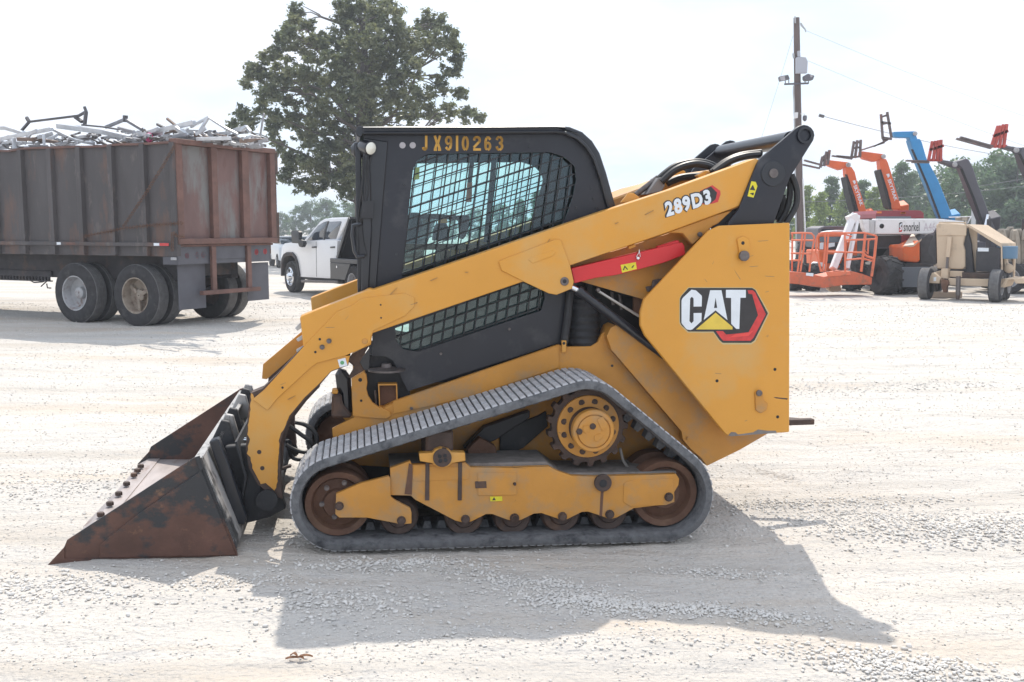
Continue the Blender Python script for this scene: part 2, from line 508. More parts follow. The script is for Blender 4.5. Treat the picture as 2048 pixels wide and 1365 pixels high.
def lug_mesh(w, d0, d1):
    b = MB(); h = 0.016
    v = []
    for z, k in ((-0.006, 1.0), (h*0.8, 0.95), (h, 0.86)):
        dd = (d1 - d0) / 2; dm = (d0 + d1) / 2; kk = 1 - (1-k) * 0.35
        v.append([(-w/2*k, dm - dd*kk, z), (w/2*k, dm - dd*kk, z), (w/2*k, dm + dd*kk, z), (-w/2*k, dm + dd*kk, z)])
    b.loops(v)
    me = bpy.data.meshes.new("tread_lug"); me.from_pydata(b.v, [], b.f); me.materials.append(m_rubber_lug); me.update()
    return me
lugs = [[lug_mesh(pitch_m * 0.80, 0.016, 0.275), lug_mesh(pitch_m * 0.80, 0.292, 0.434)], [lug_mesh(pitch_m * 0.80, 0.016, 0.150), lug_mesh(pitch_m * 0.80, 0.167, 0.434)]]
far = MB()
for k in range(NL):
    for me in lugs[k % 2]:
        i = (k * 4) % len(loop)
        n = nrm(i); tt = Vector((-n.y, n.x)); c = loop[i] + n * 0.0005
        m = Matrix(((tt.x, 0, n.x, c.x), (0, 1, 0, 0), (tt.y, 0, n.y, c.y), (0, 0, 0, 1)))
        o = bpy.data.objects.new("tread_lug", me); COL.objects.link(o); o.parent = near_track; o.matrix_local = m
        m2 = Matrix.Translation((0, WID - TR, 0)) @ m
        far.add([m2 @ v.co for v in me.vertices], [tuple(p.vertices) for p in me.polygons])
fl = far.build("tread_lugs", m_rubber_lug, far_track); fl["kind"] = "stuff"

# ---------------- wheels, rollers, sprocket, roller frame
def wheel(name, c, rpx, d0, d1, m, prof, parent=loader, seg=40):
    p = LF.P(c[0], c[1], d0); r = rpx / LF.s(c[0], c[1], d0)
    return MB().lathe((p.x, p.z), [(r * a, d0 + (d1 - d0) * b) for a, b in prof], seg).build(name, m, parent, 0, True)
idler_prof = [(0.05, 0.02), (0.42, 0.02), (0.47, 0.10), (0.72, 0.16), (0.80, 0.06), (0.97, 0.04), (1.0, 0.08), (1.0, 0.35), (0.8, 0.42), (0.8, 0.58), (1.0, 0.65), (1.0, 0.95), (0.3, 0.98)]
for (c, r) in ((IDL, 68), (REA, 66)):
    w = wheel("idler_wheel", c, r, 0.075, 0.385, m_rust, idler_prof)
    twin(w)
for c in (z3(352, 857), z3(322, 957), z3(400, 1035), z3(462, 825)): bolt(c, 5.5, 0.082, h=0.012)
rollers = [z3(808, 1050), z3(1207, 1050), z3(1508, 1048), z4(400, 1080), z4(712, 1068)]
for c, r in zip(rollers, (39, 39, 38, 39, 38)):
    w = wheel("track_roller", (c[0] - (2 if c[0] < 900 else 0), c[1] - 3), r, 0.085, 0.36, m_rustdark, [(0.1, 0), (0.5, 0.0), (0.6, 0.06), (0.9, 0.04), (1, 0.1), (1, 0.4), (0.8, 0.45), (0.8, 0.55), (1, 0.6), (1, 0.95), (0.4, 1)])
    twin(w)
# sprocket: toothed ring, plate, bolt circle, hub
def sprocket():
    p = LF.P(*SPR, 0.14); s = LF.s(*SPR, 0.14); c = (p.x, p.z)
    R1, R0 = 80 / s, 72.5 / s
    pts = []; nt = 17
    for k in range(nt):
        for f, rr in ((-0.26, R1), (-0.12, R1 * 1.01), (0.12, R1 * 1.01), (0.26, R0), (0.5, R0 * 0.985), (0.74, R0)):
            t = 2 * math.pi * (k + f) / nt
            pts.append((c[0] + rr * math.cos(t), c[1] + rr * math.sin(t)))
    ring = MB().prism(pts, 0.14, 0.20).build("drive_sprocket", m_rustdark, loader, 0.003)
    b = MB().lathe(c, [(62/s, 0.139), (61/s, 0.130), (40/s, 0.122)], 48).build("sprocket_plate", m_yellow_low, ring, 0, True)
    for k in range(12):
        t = 2 * math.pi * (k + 0.55) / 12
        cc = (c[0] + 50/s * math.cos(t), c[1] + 50/s * math.sin(t))
        MB().lathe(cc, [(6.2/s, 0.132), (6.2/s, 0.1245), (4.4/s, 0.1245), (4.2/s, 0.119)], 10).build("sprocket_bolt", m_rustdark, ring)
    MB().lathe(c, [(40/s, 0.13), (40/s, 0.085), (38/s, 0.075), (37/s, 0.02)], 40).build("final_drive_hub", m_rustdark, ring, 0, True)
    MB().lathe(c, [(41/s, 0.06), (41/s, 0.018), (38.5/s, 0.010), (33/s, 0.010), (33/s, 0.017), (31.5/s, 0.017), (30.5/s, 0.008), (2/s, 0.006)], 40).build("hub_cover", m_yellow_low, ring, 0, True)
    for q, rr in ((zs(858, 637), 6), (zs(675, 708), 6)):
        pp = LF.P(*q, 0.004); MB().lathe((pp.x, pp.z), [(rr/s, 0.012), (rr/s, 0.002), (rr*0.7/s, -0.002)], 10).build("hub_plug", m_rustdark, ring)
    # raised casting marks on the hub cover
    for pts in ([zs(915,540), zs(1000,500), zs(1065,640), zs(985,700)], [zs(730,630), zs(800,625), zs(820,690), zs(770,735), zs(725,700)], [zs(880,760), zs(960,735), zs(1010,770), zs(930,840), zs(875,830)]):
        MB().prism(lp(pts, 0.005), 0.003, 0.008).build("casting_mark", m_yellow_low, ring, 0.001)
    return ring
sprocket()
w = wheel("drive_sprocket", SPR, 76, 0.14, 0.30, m_rustdark, [(0.2, 0), (0.85, 0), (1, 0.1), (1, 0.9), (0.3, 1)]); twin(w)
bpy.data.objects.remove(w)

D_RF = 0.045
frame_pts = [z3(745, 735), z3(870, 690), z3(880, 715), z3(1210, 700), z3(1245, 730), z3(1613, 735), z4(90, 765), z4(320, 760, 8), z4(380, 790), z4(470, 820), z4(620, 825), z4(1145, 808, 6), z4(1165, 840), z4(1160, 880), z4(1085, 1005, 5), z4(870, 1030),
             z4(760, 1090), z4(712, 1102, 10), z4(660, 1080), z4(570, 1052, 10), z4(530, 1055, 8), z4(440, 1100), z4(400, 1108, 10), z4(360, 1092), z4(270, 1062, 8), z4(220, 1065, 8), z4(140, 1105), z4(95, 1115, 8), z4(50, 1105),
             z3(1380, 1020, 8), z3(1340, 1020, 8), z3(1250, 1065), z3(1207, 1075, 8), z3(1150, 1060), z3(900, 930, 8), z3(875, 905), z3(750, 902)]
rf = plate("roller_frame", frame_pts, D_RF, D_RF + 0.035, m_yellow_low)
twin(rf)
top = [z3(745, 722), z3(1210, 706), z4(300, 728), z4(400, 800), z4(640, 800), z4(1150, 790), z4(1080, 1000), z4(870, 1020), z4(500, 1040), z3(1200, 1020), z3(900, 900), z3(760, 890)]
rb = plate("frame_box", top, D_RF + 0.037, 0.36, m_dust_top, rf, bev=0.003)
br = plate("idler_bracket", [z3(410, 895, 4), z3(560, 830), z3(735, 785, 3), z3(747, 800), z3(750, 915, 4), z3(775, 935), z3(870, 985, 6), z3(878, 1010), z3(878, 1078, 3), z3(810, 1085, 4), z3(775, 1075), z3(600, 1042), z3(430, 1042, 5), z3(405, 1020)], 0.028, 0.058, m_yellow_low)
twin(br)
plate("bracket_rib", [z3(862, 705), z3(885, 715), z3(880, 900), z3(835, 895), z3(850, 800)], D_RF - 0.004, D_RF, m_rust, rf, bev=0)
for q in (z3(975, 700), z3(1180, 700)):
    pass
for a in ((965, 700, 990, 935), (1168, 700, 1192, 935)):
    plate("weld_strip", [z3(a[0], a[1]), z3(a[2], a[1]), z3(a[2]-2, a[3]), z3(a[0]-3, a[3])], D_RF - 0.006, D_RF, m_rustdark, rf, bev=0.001)
plate("pivot_saddle", [z3(890, 720), z3(1235, 730), z3(1240, 790, 5), z3(1225, 805), z3(900, 815), z3(885, 800)], D_RF - 0.003, D_RF, m_yellow_low, rf, bev=0.001)
plate("cover_panel", [z3(1290, 765), z3(1530, 760, 3), z3(1532, 900, 4), z3(1500, 903), z3(1290, 905, 3)], D_RF - 0.004, D_RF, m_yellow_low, rf, bev=0.002)
plate("latch_recess", [z3(1272, 818), z3(1342, 815), z3(1345, 858), z3(1275, 860)], D_RF - 0.0055, D_RF, m_rustdark, rf, bev=0.001)
plate("rear_pad", [z4(805, 870, 8), z4(850, 850), z4(1130, 835, 8), z4(1135, 990), z4(1080, 1010, 6), z4(850, 1020, 12), z4(800, 990)], D_RF - 0.004, D_RF, m_yellow_low, rf, bev=0.002)
plate("warning_label", [z3(1365, 912), z3(1440, 910), z3(1442, 938), z3(1367, 940)], D_RF - 0.0052, D_RF - 0.003, m_label, rf, bev=0)
plate("label_mark", [z3(1378, 934), z3(1390, 914), z3(1402, 934)], D_RF - 0.0062, D_RF - 0.005, m_black_print, rf, bev=0)
for q, r in ((z3(1212, 1050), 9), (z3(1515, 1042), 9), (z4(95, 1092), 9), (z4(405, 1082), 9), (z4(712, 1068), 9), (z4(1095, 955), 9), (z3(1517, 830), 3.5)):
    bolt(q, r, D_RF, rf, m_rustdark, 0.022)
for q, r in ((z3(430, 968), 9), (z3(815, 1058), 9)):
    bolt(q, r, 0.028, br, m_rustdark, 0.016)
# round plug and drain streak
disc("frame_plug", z4(672, 868), 17, D_RF - 0.02, D_RF + 0.002, m_rustdark, rf, 24)
disc("plug_hole", z4(672, 870), 8, D_RF - 0.023, D_RF - 0.018, m_dark, rf, 10)
plate("rust_streak", [z4(655, 920), z4(674, 920), z4(664, 1080), z4(646, 1080)], D_RF - 0.001, D_RF + 0.001, m_rust, rf, bev=0)
# equalizer pivot: yellow saddle arm with round plug
pv = plate("pivot_cap", [z3(925, 645, 6), z3(1010, 640), z3(1025, 622), z3(1060, 610, 8), z3(1110, 622), z3(1125, 638), z3(1210, 640, 6), z3(1213, 690, 6), z3(1130, 705), z3(1100, 728, 6), z3(1040, 728, 6), z3(1005, 705), z3(930, 692, 6)], D_RF - 0.03, D_RF + 0.03, m_yellow, loader, bev=0.006)
disc("pivot_plug", z3(1070, 672), 18.5, D_RF - 0.042, D_RF, m_rustdark, pv, 28)
for q in (z3(1053, 662), z3(1086, 658), z3(1058, 690), z3(1090, 686)):
    disc("plug_hole", q, 4, D_RF - 0.046, D_RF - 0.04, m_dark, pv, 10)
MB().box(*sorted((LF.P(905, 860, 0.1).x, LF.P(850, 860, 0.1).x)), 0.06, 0.42, LF.P(850, 930, 0.1).z, LF.P(850, 860, 0.1).z).build("pivot_block", m_rustdark, loader, 0.01)
# ---------------- chassis
m_scr = mat('scratched_paint', (0.30, 0.19, 0.09), 0.6)
D_CH = 0.47
ch_pts = [zt(475, 740), zt(665, 632), zt(705, 680), zt(720, 800, 6), zt(705, 900, 8), zt(735, 1010), zt(800, 1110), zt(890, 1172), zt(960, 1192), zt(1110, 1120), zt(1100, 1090),
          z8(1285, 545), z8(1330, 530), z8(1400, 545), z8(1560, 540, 8), z8(1610, 510, 6), z8(1640, 450, 6), z8(1740, 392), (1300, 690), (1400, 780), (1430, 900), (1300, 930), (1200, 960), (700, 930), (664, 890), z3(390, 540), z3(385, 490), z3(520, 420)]
chassis = plate("chassis_side", ch_pts, D_CH, D_CH + 0.03, m_yellow_low, bev=0.003)
twin(chassis)
# front upright with step, proud of the chassis
fu = plate("front_upright", [zt(475, 742), zt(662, 636), zt(700, 684), zt(714, 800, 6), zt(700, 900, 8), zt(730, 1012), zt(795, 1112), zt(885, 1174), zt(960, 1196), zt(1060, 1240, 4), zt(1075, 1310, 5), zt(1010, 1350), zt(880, 1345), zt(700, 1330), zt(500, 1305)], D_CH - 0.012, D_CH - 0.001, m_yellow_low, bev=0.002)
for q, r in ((zt(610, 760), 4), (zt(625, 1075), 2.6)): hole(q, r, D_CH - 0.012, fu)
plate("sill_panel", [zt(1110, 1100), z8(1285, 552), z8(1335, 545), z8(1335, 690), z8(700, 900), z8(165, 1020)], D_CH - 0.006, D_CH, m_yellow_low, chassis, bev=0.001)
bolt(z8(293, 978), 3.4, D_CH - 0.006, chassis)
bolt(z8(500, 592), 3.0, 0.515, loader); bolt(z8(983, 418), 3.0, 0.515, loader)
hole(z8(1710, 678), 2.6, 0.39, chassis)
plate("tie_hook", [z8(1355, 500, 4), z8(1388, 500, 4), z8(1385, 580, 3), z8(1358, 585, 3)], D_CH - 0.02, D_CH, m_yellow, chassis, bev=0.002)
disc("hook_hole", z8(1370, 520), 3, D_CH - 0.022, D_CH, m_dark, chassis, 12)
st = plate("rear_stanchion", [z8(1735, 392, 4), z8(1700, 410, 6), z8(1672, 470, 8), z8(1690, 520, 8), z4(725, 0), z4(1180, 530, 5), z4(1190, 585), z4(1240, 645), z4(1310, 705), z4(1345, 755), z4(1560, 650), (1535, 868), (1500, 800), (1330, 700)], 0.40, D_CH + 0.1, m_yellow_low, bev=0.004)
twin(st)
bolt(z4(1220, 575), 4, 0.40, st, m_yellow_low, 0.01)
# belly between the sides, seen under the machine and below the track
xa, xb = LF.P(700, 930, D_CH).x, LF.P(1405, 930, D_CH).x
zl = LF.P(1000, 985, D_CH).z
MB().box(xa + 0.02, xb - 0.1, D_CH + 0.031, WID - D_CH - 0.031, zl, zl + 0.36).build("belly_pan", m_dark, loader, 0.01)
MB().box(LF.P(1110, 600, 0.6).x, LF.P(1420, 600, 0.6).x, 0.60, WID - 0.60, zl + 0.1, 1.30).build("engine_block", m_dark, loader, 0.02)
# travel motor and guards glimpsed between the track runs
plate("motor_guard", [z4(0, 700), z4(0, 560), z4(60, 500), z4(250, 430), z4(300, 400), z4(310, 500), z4(150, 640), z4(40, 690)], 0.445, D_CH - 0.002, m_black_dull, chassis, bev=0.004)
plate("undercarriage_bracket", [z3(1225, 620), z3(1300, 545), z3(1400, 600), z3(1410, 655), z3(1230, 658)], 0.30, 0.36, m_rust, chassis, bev=0.004)
plate("bracket_brace", [z3(1330, 480), z3(1613, 380), z3(1613, 420), z3(1400, 560), z3(1260, 620), z3(1200, 610)], 0.38, 0.44, m_black_dull, chassis, bev=0.004)
MB().tube([LF.P(*z4(780, 640), 0.2), LF.P(*z4(800, 720), 0.2), LF.P(*z4(850, 795), 0.2)], 0.008, 8).build("drain_hose", m_dust_top, loader, 0, True)
# step box and dark equipment behind the front upright
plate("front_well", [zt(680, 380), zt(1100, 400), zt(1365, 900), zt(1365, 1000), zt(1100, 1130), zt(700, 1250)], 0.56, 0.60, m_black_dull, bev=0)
sb = plate("step_box", [zt(880, 822), zt(1170, 820), zt(1178, 1080), zt(940, 1195), zt(900, 1175)], 0.478, 0.54, m_yellow_low, holes=[[zt(900, 845), zt(1155, 842), zt(1160, 1080), zt(950, 1180), zt(912, 1165)]], bev=0.003)
plate("box_back", [zt(895, 840), zt(1160, 838), zt(1165, 1085), zt(945, 1185), zt(905, 1168)], 0.535, 0.545, m_rust, sb, bev=0)
pm = LF.P(*zt(1010, 620), 0.52)
MB().lathe((0, 0), [(0.10, 0.0), (0.10, 0.01), (0.03, 0.02), (0.025, 0.04)], 20, Matrix.Translation(pm) @ Matrix.Rotation(R(90), 4, 'X')).build("cab_mount", m_bolt, loader, 0, True)
for y in (0.505, 0.525):
    MB().tube([LF.P(*zt(835, 920), y), LF.P(*zt(850, 1140), y)], 0.006, 6).build("fuel_line", m_bolt, loader, 0, True)
# tilt cylinder and pin block in front of the upright
plate("tilt_cylinder", [zt(222, 640), zt(360, 585), zt(470, 745), zt(490, 1310), zt(330, 1310), zt(300, 980), zt(255, 900)], 0.50, 0.58, m_black_gloss, bev=0.02)
plate("pin_block", [zt(178, 985), zt(330, 985), zt(335, 1120), zt(480, 1290), zt(485, 1340), zt(170, 1345)], 0.47, 0.62, m_rustdark, bev=0.012)
plate("block_cap", [zt(180, 920), zt(270, 910), zt(270, 975), zt(180, 975)], 0.48, 0.56, m_yellow, bev=0.004)
plate("torn_guard", [zt(415, 470, 6), zt(480, 370), zt(600, 310), zt(690, 250), zt(765, 215), zt(640, 420), zt(600, 500), zt(668, 610), zt(470, 735), zt(430, 715), zt(520, 560)], 0.455, 0.462, m_rustdark, bev=0.002)
plate("guard_sheet", [zt(640, 420), zt(760, 260), zt(745, 600), zt(670, 612), zt(600, 495)], 0.465, 0.47, m_black_gloss, bev=0.001)

# ---------------- cab
DC = 0.515
roof_o = [(716, 253), (725, 253), (900, 252), (1115, 251), (1140, 254), (1165, 264), (1185, 282), (1200, 306), (1213, 345), (1222, 378), (1234, 420), (1200, 430)]
panel = [(727, 266), (900, 265), (1112, 263), (1133, 266), (1155, 275), (1173, 291), (1188, 314), (1200, 350), (1210, 385), (1222, 425), (1160, 560), (1142, 590), (1119, 686), (816, 783, 3), (786, 722, 8), (770, 713), (745, 713), (744, 600), (727, 600)]
win_u = [(826, 340, 0), (833, 322, 8), (856, 308, 8), (1100, 305, 10), (1128, 314, 12), (1150, 334, 10), (1152, 362, 8), (1146, 392), (1130, 440), (1118, 466), (860, 556), (803, 554, 3)]
win_l = [(790, 655, 6), (791, 680, 10), (806, 699, 8), (835, 704, 8), (1050, 632), (1082, 622, 8), (1090, 596, 6), (1086, 566), (1030, 568), (860, 630)]
cab = plate("cab_side", panel, DC, DC + 0.012, m_black, holes=[win_u, win_l], bev=0)
far_cab = twin(cab)
# pressed lip round the upper window
# roof: thin shell following the outline, the full width of the cab
inner = [(p[0], p[1] + 15) if p[0] < 1116 else (p[0] - 13 - (2 if p[0] > 1180 else 0), p[1] + 9) for p in roof_o[1:-1]]
roof = plate("cab_roof", roof_o[1:-1] + inner[::-1], DC - 0.03, WID - DC + 0.03, m_black_gloss, bev=0.016, seg=4)
plate("roof_gutter", [(716, 253), (728, 252), (728, 266), (722, 276), (713, 272), (711, 261)], DC - 0.02, WID - DC + 0.02, m_black_gloss, roof, bev=0.004)
rl = [(727, 263), (900, 262), (1113, 260.5), (1136, 263.5), (1157, 273), (1175, 290), (1190, 313), (1203, 352)]
plate("roof_rail", rl + [(p[0] - (0 if p[0] < 1120 else 3), p[1] + 6.5) for p in rl[::-1]], DC - 0.046, DC - 0.026, m_black_gloss, roof, bev=0.006, seg=3)
def glint_strip(px_pts, y_in, dz=0.0):  # added strip, tilted to catch the sun and draw a bright roof-edge line
    t = MB(); A_ = [LF.P(q[0], q[1], y_in) for q in px_pts]; w_ = 0.014
    r_ = [[(q.x, y_in + 0.002, q.z + dz), (q.x, y_in - 0.87 * w_, q.z + dz - 0.49 * w_), (q.x, y_in - 0.87 * w_, q.z + dz - 0.49 * w_ - 0.004), (q.x, y_in + 0.002, q.z + dz - 0.012)] for q in A_]
    t.loops(r_); return t.build("roof_glint_strip", m_black_gloss, roof, 0, True)
glint_strip([(726, 253.5), (900, 252.5), (1112, 251.5), (1130, 253)], DC - 0.03)
glint_strip([(728, 263), (900, 261.8), (1112, 260), (1132, 262.5)], DC - 0.047)
# window mesh and glass, both sides
def inside(p, poly):
    c = False
    for i in range(len(poly)):
        a, b = poly[i - 1], poly[i]
        if (a[1] > p[1]) != (b[1] > p[1]) and p[0] < (b[0]-a[0]) * (p[1]-a[1]) / (b[1]-a[1]) + a[0]: c = not c
    return c
def grid(poly, dd):
    poly = [tuple(q) for q in lp(poly, dd)]
    b = MB()
    x0, x1 = min(p[0] for p in poly), max(p[0] for p in poly); z0, z1_ = min(p[1] for p in poly), max(p[1] for p in poly)
    def run(o, t):
        inn = None; n = 160
        for k in range(n + 1):
            q = (o[0] + t[0] * k / n, o[1] + t[1] * k / n)
            ok = inside(q, poly)
            if ok and inn is None: inn = q
            if (not ok or k == n) and inn is not None:
                if math.dist(inn, q) > 0.02: b.beam((inn[0], dd, inn[1]), (q[0], dd, q[1]), 0.0066, 0.0066)
                inn = None
    pit = 0.0565
    n1 = int((x1 - x0) / pit) + 8; H = z1_ - z0
    for k in range(-6, n1):
        x = math.floor(x0 / pit) * pit + k * pit
        run((x, z1_ + 0.01), (-(H + 0.02) * 0.135, -(H + 0.02)))
    W = x1 - x0
    for k in range(-2, int((H + W) / pit) + 14):
        z = math.floor((z0 - W * 0.34) / pit) * pit + k * pit
        run((x0 - 0.01, z), (W + 0.02, (W + 0.02) * 0.335))
    return b
for w_ in (win_u, win_l):
    g = grid(w_, DC + 0.016).build("window_mesh", m_black_dull, cab); g["kind"] = "stuff"
    tg = twin(g); tg.parent = far_cab; tg["kind"] = "stuff"
    gl = MB().prism([(p[0], p[1]) for p in lp(w_, DC + 0.04)], DC + 0.04, DC + 0.046).build("side_window", g_cab, cab)
    tw = twin(gl); tw.parent = far_cab
for q in (z5(455, 492), z5(1340, 225), z5(400, 985), z5(1775, 522), z5(1788, 592), z5(1815, 657), z5(1668, 655)):
    bolt(q, 2.8, DC, cab, m_black_gloss, 0.006, "panel_screw")
for q in ((805, 291), (825.5, 291)):
    disc("round_cap", q, 6.3, DC - 0.004, DC + 0.001, m_reflector, cab, 20, 0.001)
# front corner post, light, door, handle
plate("front_post", [(728, 276), (776, 284), (752, 582), (724, 588), (726, 400)], DC - 0.012, DC - 0.0005, m_black_gloss, cab, bev=0.004)
plate("front_edge", [(727, 285), (740, 300), (744, 460), (738, 582), (722, 588), (724, 420)], DC - 0.03, DC - 0.014, m_black_gloss, cab, bev=0.006)
lc = LF.P(741, 297, DC - 0.05)
lm = Matrix.Translation(lc) @ Matrix.Rotation(R(35), 4, 'Z') @ Matrix.Rotation(R(12), 4, 'X')
sh = MB().lathe((0, 0), [(0.020, 0.09), (0.034, 0.06), (0.037, 0.0), (0.034, -0.004)], 24, lm).build("work_light", m_black_gloss, loader, 0, True)
MB().lathe((0, 0), [(0.033, -0.003), (0.026, -0.009), (0.002, -0.012)], 24, lm).build("lamp_lens", m_lens, sh, 0, True)
lm2 = Matrix.Translation(lc + Vector((-0.03, 0.12, 0.0))) @ Matrix.Rotation(R(80), 4, 'Z')
MB().lathe((0, 0), [(0.02, 0.07), (0.04, 0.05), (0.045, 0.0)], 20, lm2).build("work_light", m_black_gloss, loader, 0, True)
dx = LF.P(724, 420, DC).x
zb, ztp = LF.P(724, 590, DC).z, LF.P(724, 285, DC).z
dr = MB()
for y in (DC + 0.03, WID - DC - 0.07): dr.box(dx - 0.03, dx, y, y + 0.05, zb - 0.05, ztp)
dr.box(dx - 0.03, dx, DC + 0.08, WID - DC - 0.07, ztp - 0.06, ztp); dr.box(dx - 0.03, dx, DC + 0.08, WID - DC - 0.07, zb - 0.05, zb + 0.02)
door = dr.build("cab_door", m_black_gloss, loader, 0.004)
MB().box(dx - 0.018, dx - 0.012, DC + 0.08, WID - DC - 0.07, zb + 0.02, ztp - 0.06).build("door_glass", g_cab, door)
zh = zf(700, 400, 6.823)
MB().tube([LF.P(*zh(150, 330), DC - 0.05), LF.P(*zh(40, 350), DC - 0.05), LF.P(*zh(30, 480), DC - 0.05), LF.P(*zh(60, 700), DC - 0.05), LF.P(*zh(100, 780), DC - 0.05), LF.P(*zh(200, 770), DC - 0.05)], 0.010, 8).build("door_handle", m_black_gloss, door, 0, True)
plate("handle_plate", [zh(95, 350), zh(170, 330), zh(195, 560), zh(240, 760), zh(120, 790), zh(110, 520)], DC - 0.045, DC - 0.02, m_black_dull, door, bev=0.006)
for a, b_ in ((0, 0.006), (7, 0.005), (-8, 0.005)):
    MB().tube([LF.P(736 + a, 312, DC - 0.03), LF.P(731 + a*0.6, 340, DC - 0.035), LF.P(730 + a, 385, DC - 0.03), LF.P(724 + a*0.7, 420, DC - 0.035), LF.P(719 + a*0.4, 450, DC - 0.03), LF.P(722, 470, DC - 0.02)], b_, 6).build("wiring_hose", m_hose, door, 0, True)
plate("cable_block", [zh(170, 20, 4), zh(330, 10, 3), zh(320, 255, 5), zh(150, 255, 5), zh(165, 130)], DC - 0.05, DC - 0.01, m_black_dull, door, bev=0.006)
# cab floor, rear wall frame, interior
fx0, fx1 = LF.P(740, 600, DC).x, LF.P(1190, 600, DC).x
MB().box(fx0, fx1, DC + 0.05, WID - DC - 0.05, LF.P(800, 770, DC).z, LF.P(800, 720, DC).z).build("cab_floor", m_dark, loader)
rw = MB(); rx = LF.P(1178, 400, DC).x
rw.box(rx, rx + 0.03, DC + 0.02, DC + 0.11, 0.9, LF.P(1178, 300, DC).z); rw.box(rx, rx + 0.03, WID - DC - 0.11, WID - DC - 0.02, 0.9, LF.P(1178, 300, DC).z)
rw.box(rx, rx + 0.03, DC + 0.11, WID - DC - 0.11, 0.9, 1.48)
rw.build("cab_rear_frame", m_black_dull, loader, 0.004)
m_seat = mat("charcoal_seat_cloth", (0.035, 0.035, 0.037), 0.85, var=0.3, vscale=20)
sx = LF.P(1060, 500, 0.8).x
stt = MB().prism([(sx - 0.40, 1.02), (sx + 0.12, 0.98), (sx + 0.12, 0.86), (sx - 0.40, 0.90)], 0.74, 1.24).build("operator_seat", m_seat, loader, 0.03, True, 2)
MB().prism([(sx + 0.08, 0.98), (sx + 0.20, 1.70), (sx + 0.30, 1.72), (sx + 0.26, 0.96)], 0.76, 1.22).build("seat_back", m_seat, stt, 0.03, True, 2)
for y in (0.66, 1.24):
    pod = MB().box(sx - 0.42, sx + 0.1, y, y + 0.08, 1.06, 1.12).build("armrest_pod", m_black_dull, loader, 0.015)
    MB().tube([(sx - 0.36, y + 0.04, 1.11), (sx - 0.38, y + 0.04, 1.20), (sx - 0.40, y + 0.04, 1.26)], [0.03, 0.02, 0.028], 10).build("joystick", m_black_dull, pod, 0, True)
    MB().lathe((0, 0), [(0.028, -0.01), (0.032, 0.01), (0.015, 0.03)], 12, Matrix.Translation((sx - 0.40, y + 0.04, 1.27)) @ Matrix.Rotation(R(90), 4, 'X')).build("joystick_knob", m_yellow_low, pod, 0, True)
MB().box(LF.P(806, 495, 0.6).x, sx + 0.2, 0.60, 0.64, LF.P(900, 500, 0.6).z, LF.P(900, 488, 0.6).z).build("grab_bar", m_black_dull, loader, 0.004)
MB().beam(LF.P(*z5(1092, 290), 1.2), LF.P(*z5(1032, 900), 1.2), 0.03, 0.04).build("lap_bar", m_black_dull, loader, 0.004)
MB().beam(LF.P(*z5(935, 300), 0.9), LF.P(*z5(915, 480), 0.9), 0.025, 0.02).build("seat_belt", m_dark, loader)
plate("belt_buckle", [z5(900, 480, 4), z5(935, 475, 4), z5(930, 615), z5(892, 618)], 0.88, 0.90, mat("orange_brown_strap", (0.45, 0.14, 0.05), 0.6), bev=0.003)
plate('cab_inner_panel', [(818, 640), (870, 615), (1110, 530), (1110, 640), (840, 720), (800, 700), (800, 668), (818, 664)], 0.60, 0.62, mat('grey_dusty_trim', (0.10, 0.105, 0.11), 0.8, var=0.3, vscale=12), bev=0)
plate('control_pod', [z5(660, 890), z5(668, 810, 6), z5(690, 768, 6), z5(750, 762, 6), z5(768, 800), z5(772, 885)], 0.72, 0.84, m_black_dull, bev=0.01)
plate('pod_cap', [z5(700, 765), z5(705, 738, 4), z5(755, 735, 4), z5(762, 765)], 0.70, 0.80, m_yellow_low, bev=0.008)
plate('control_console', [z5(560, 705), z5(670, 698), z5(830, 712), z5(915, 705), z5(918, 780), z5(885, 870), z5(858, 885), z5(850, 742), z5(570, 735)], 1.05, 1.2, m_black_dull, bev=0.01)
plate('monitor', [z5(478, 705), z5(560, 690), z5(572, 800), z5(520, 885), z5(470, 880)], 0.95, 1.05, m_black_dull, bev=0.01)
plate('footwell', [z5(690, 960), z5(780, 955), z5(770, 1100), z5(700, 1120)], 0.7, 0.9, m_black_dull, bev=0.01)
plate("dash_panel", [z5(500, 690), z5(560, 690), z5(590, 800), z5(480, 820)], 0.9, 1.15, m_black_dull, bev=0.01)
plate("cab_sticker", [z5(525, 372), z5(562, 372), z5(560, 455), z5(520, 460)], DC + 0.048, DC + 0.05, m_label, cab, bev=0)
plate("rear_trim", [z5(1400, 350), z5(1470, 330), z5(1570, 345), z5(1590, 460), z5(1500, 760), z5(1350, 760), z5(1440, 460)], 1.20, 1.24, m_rustdark, loader, bev=0.01)
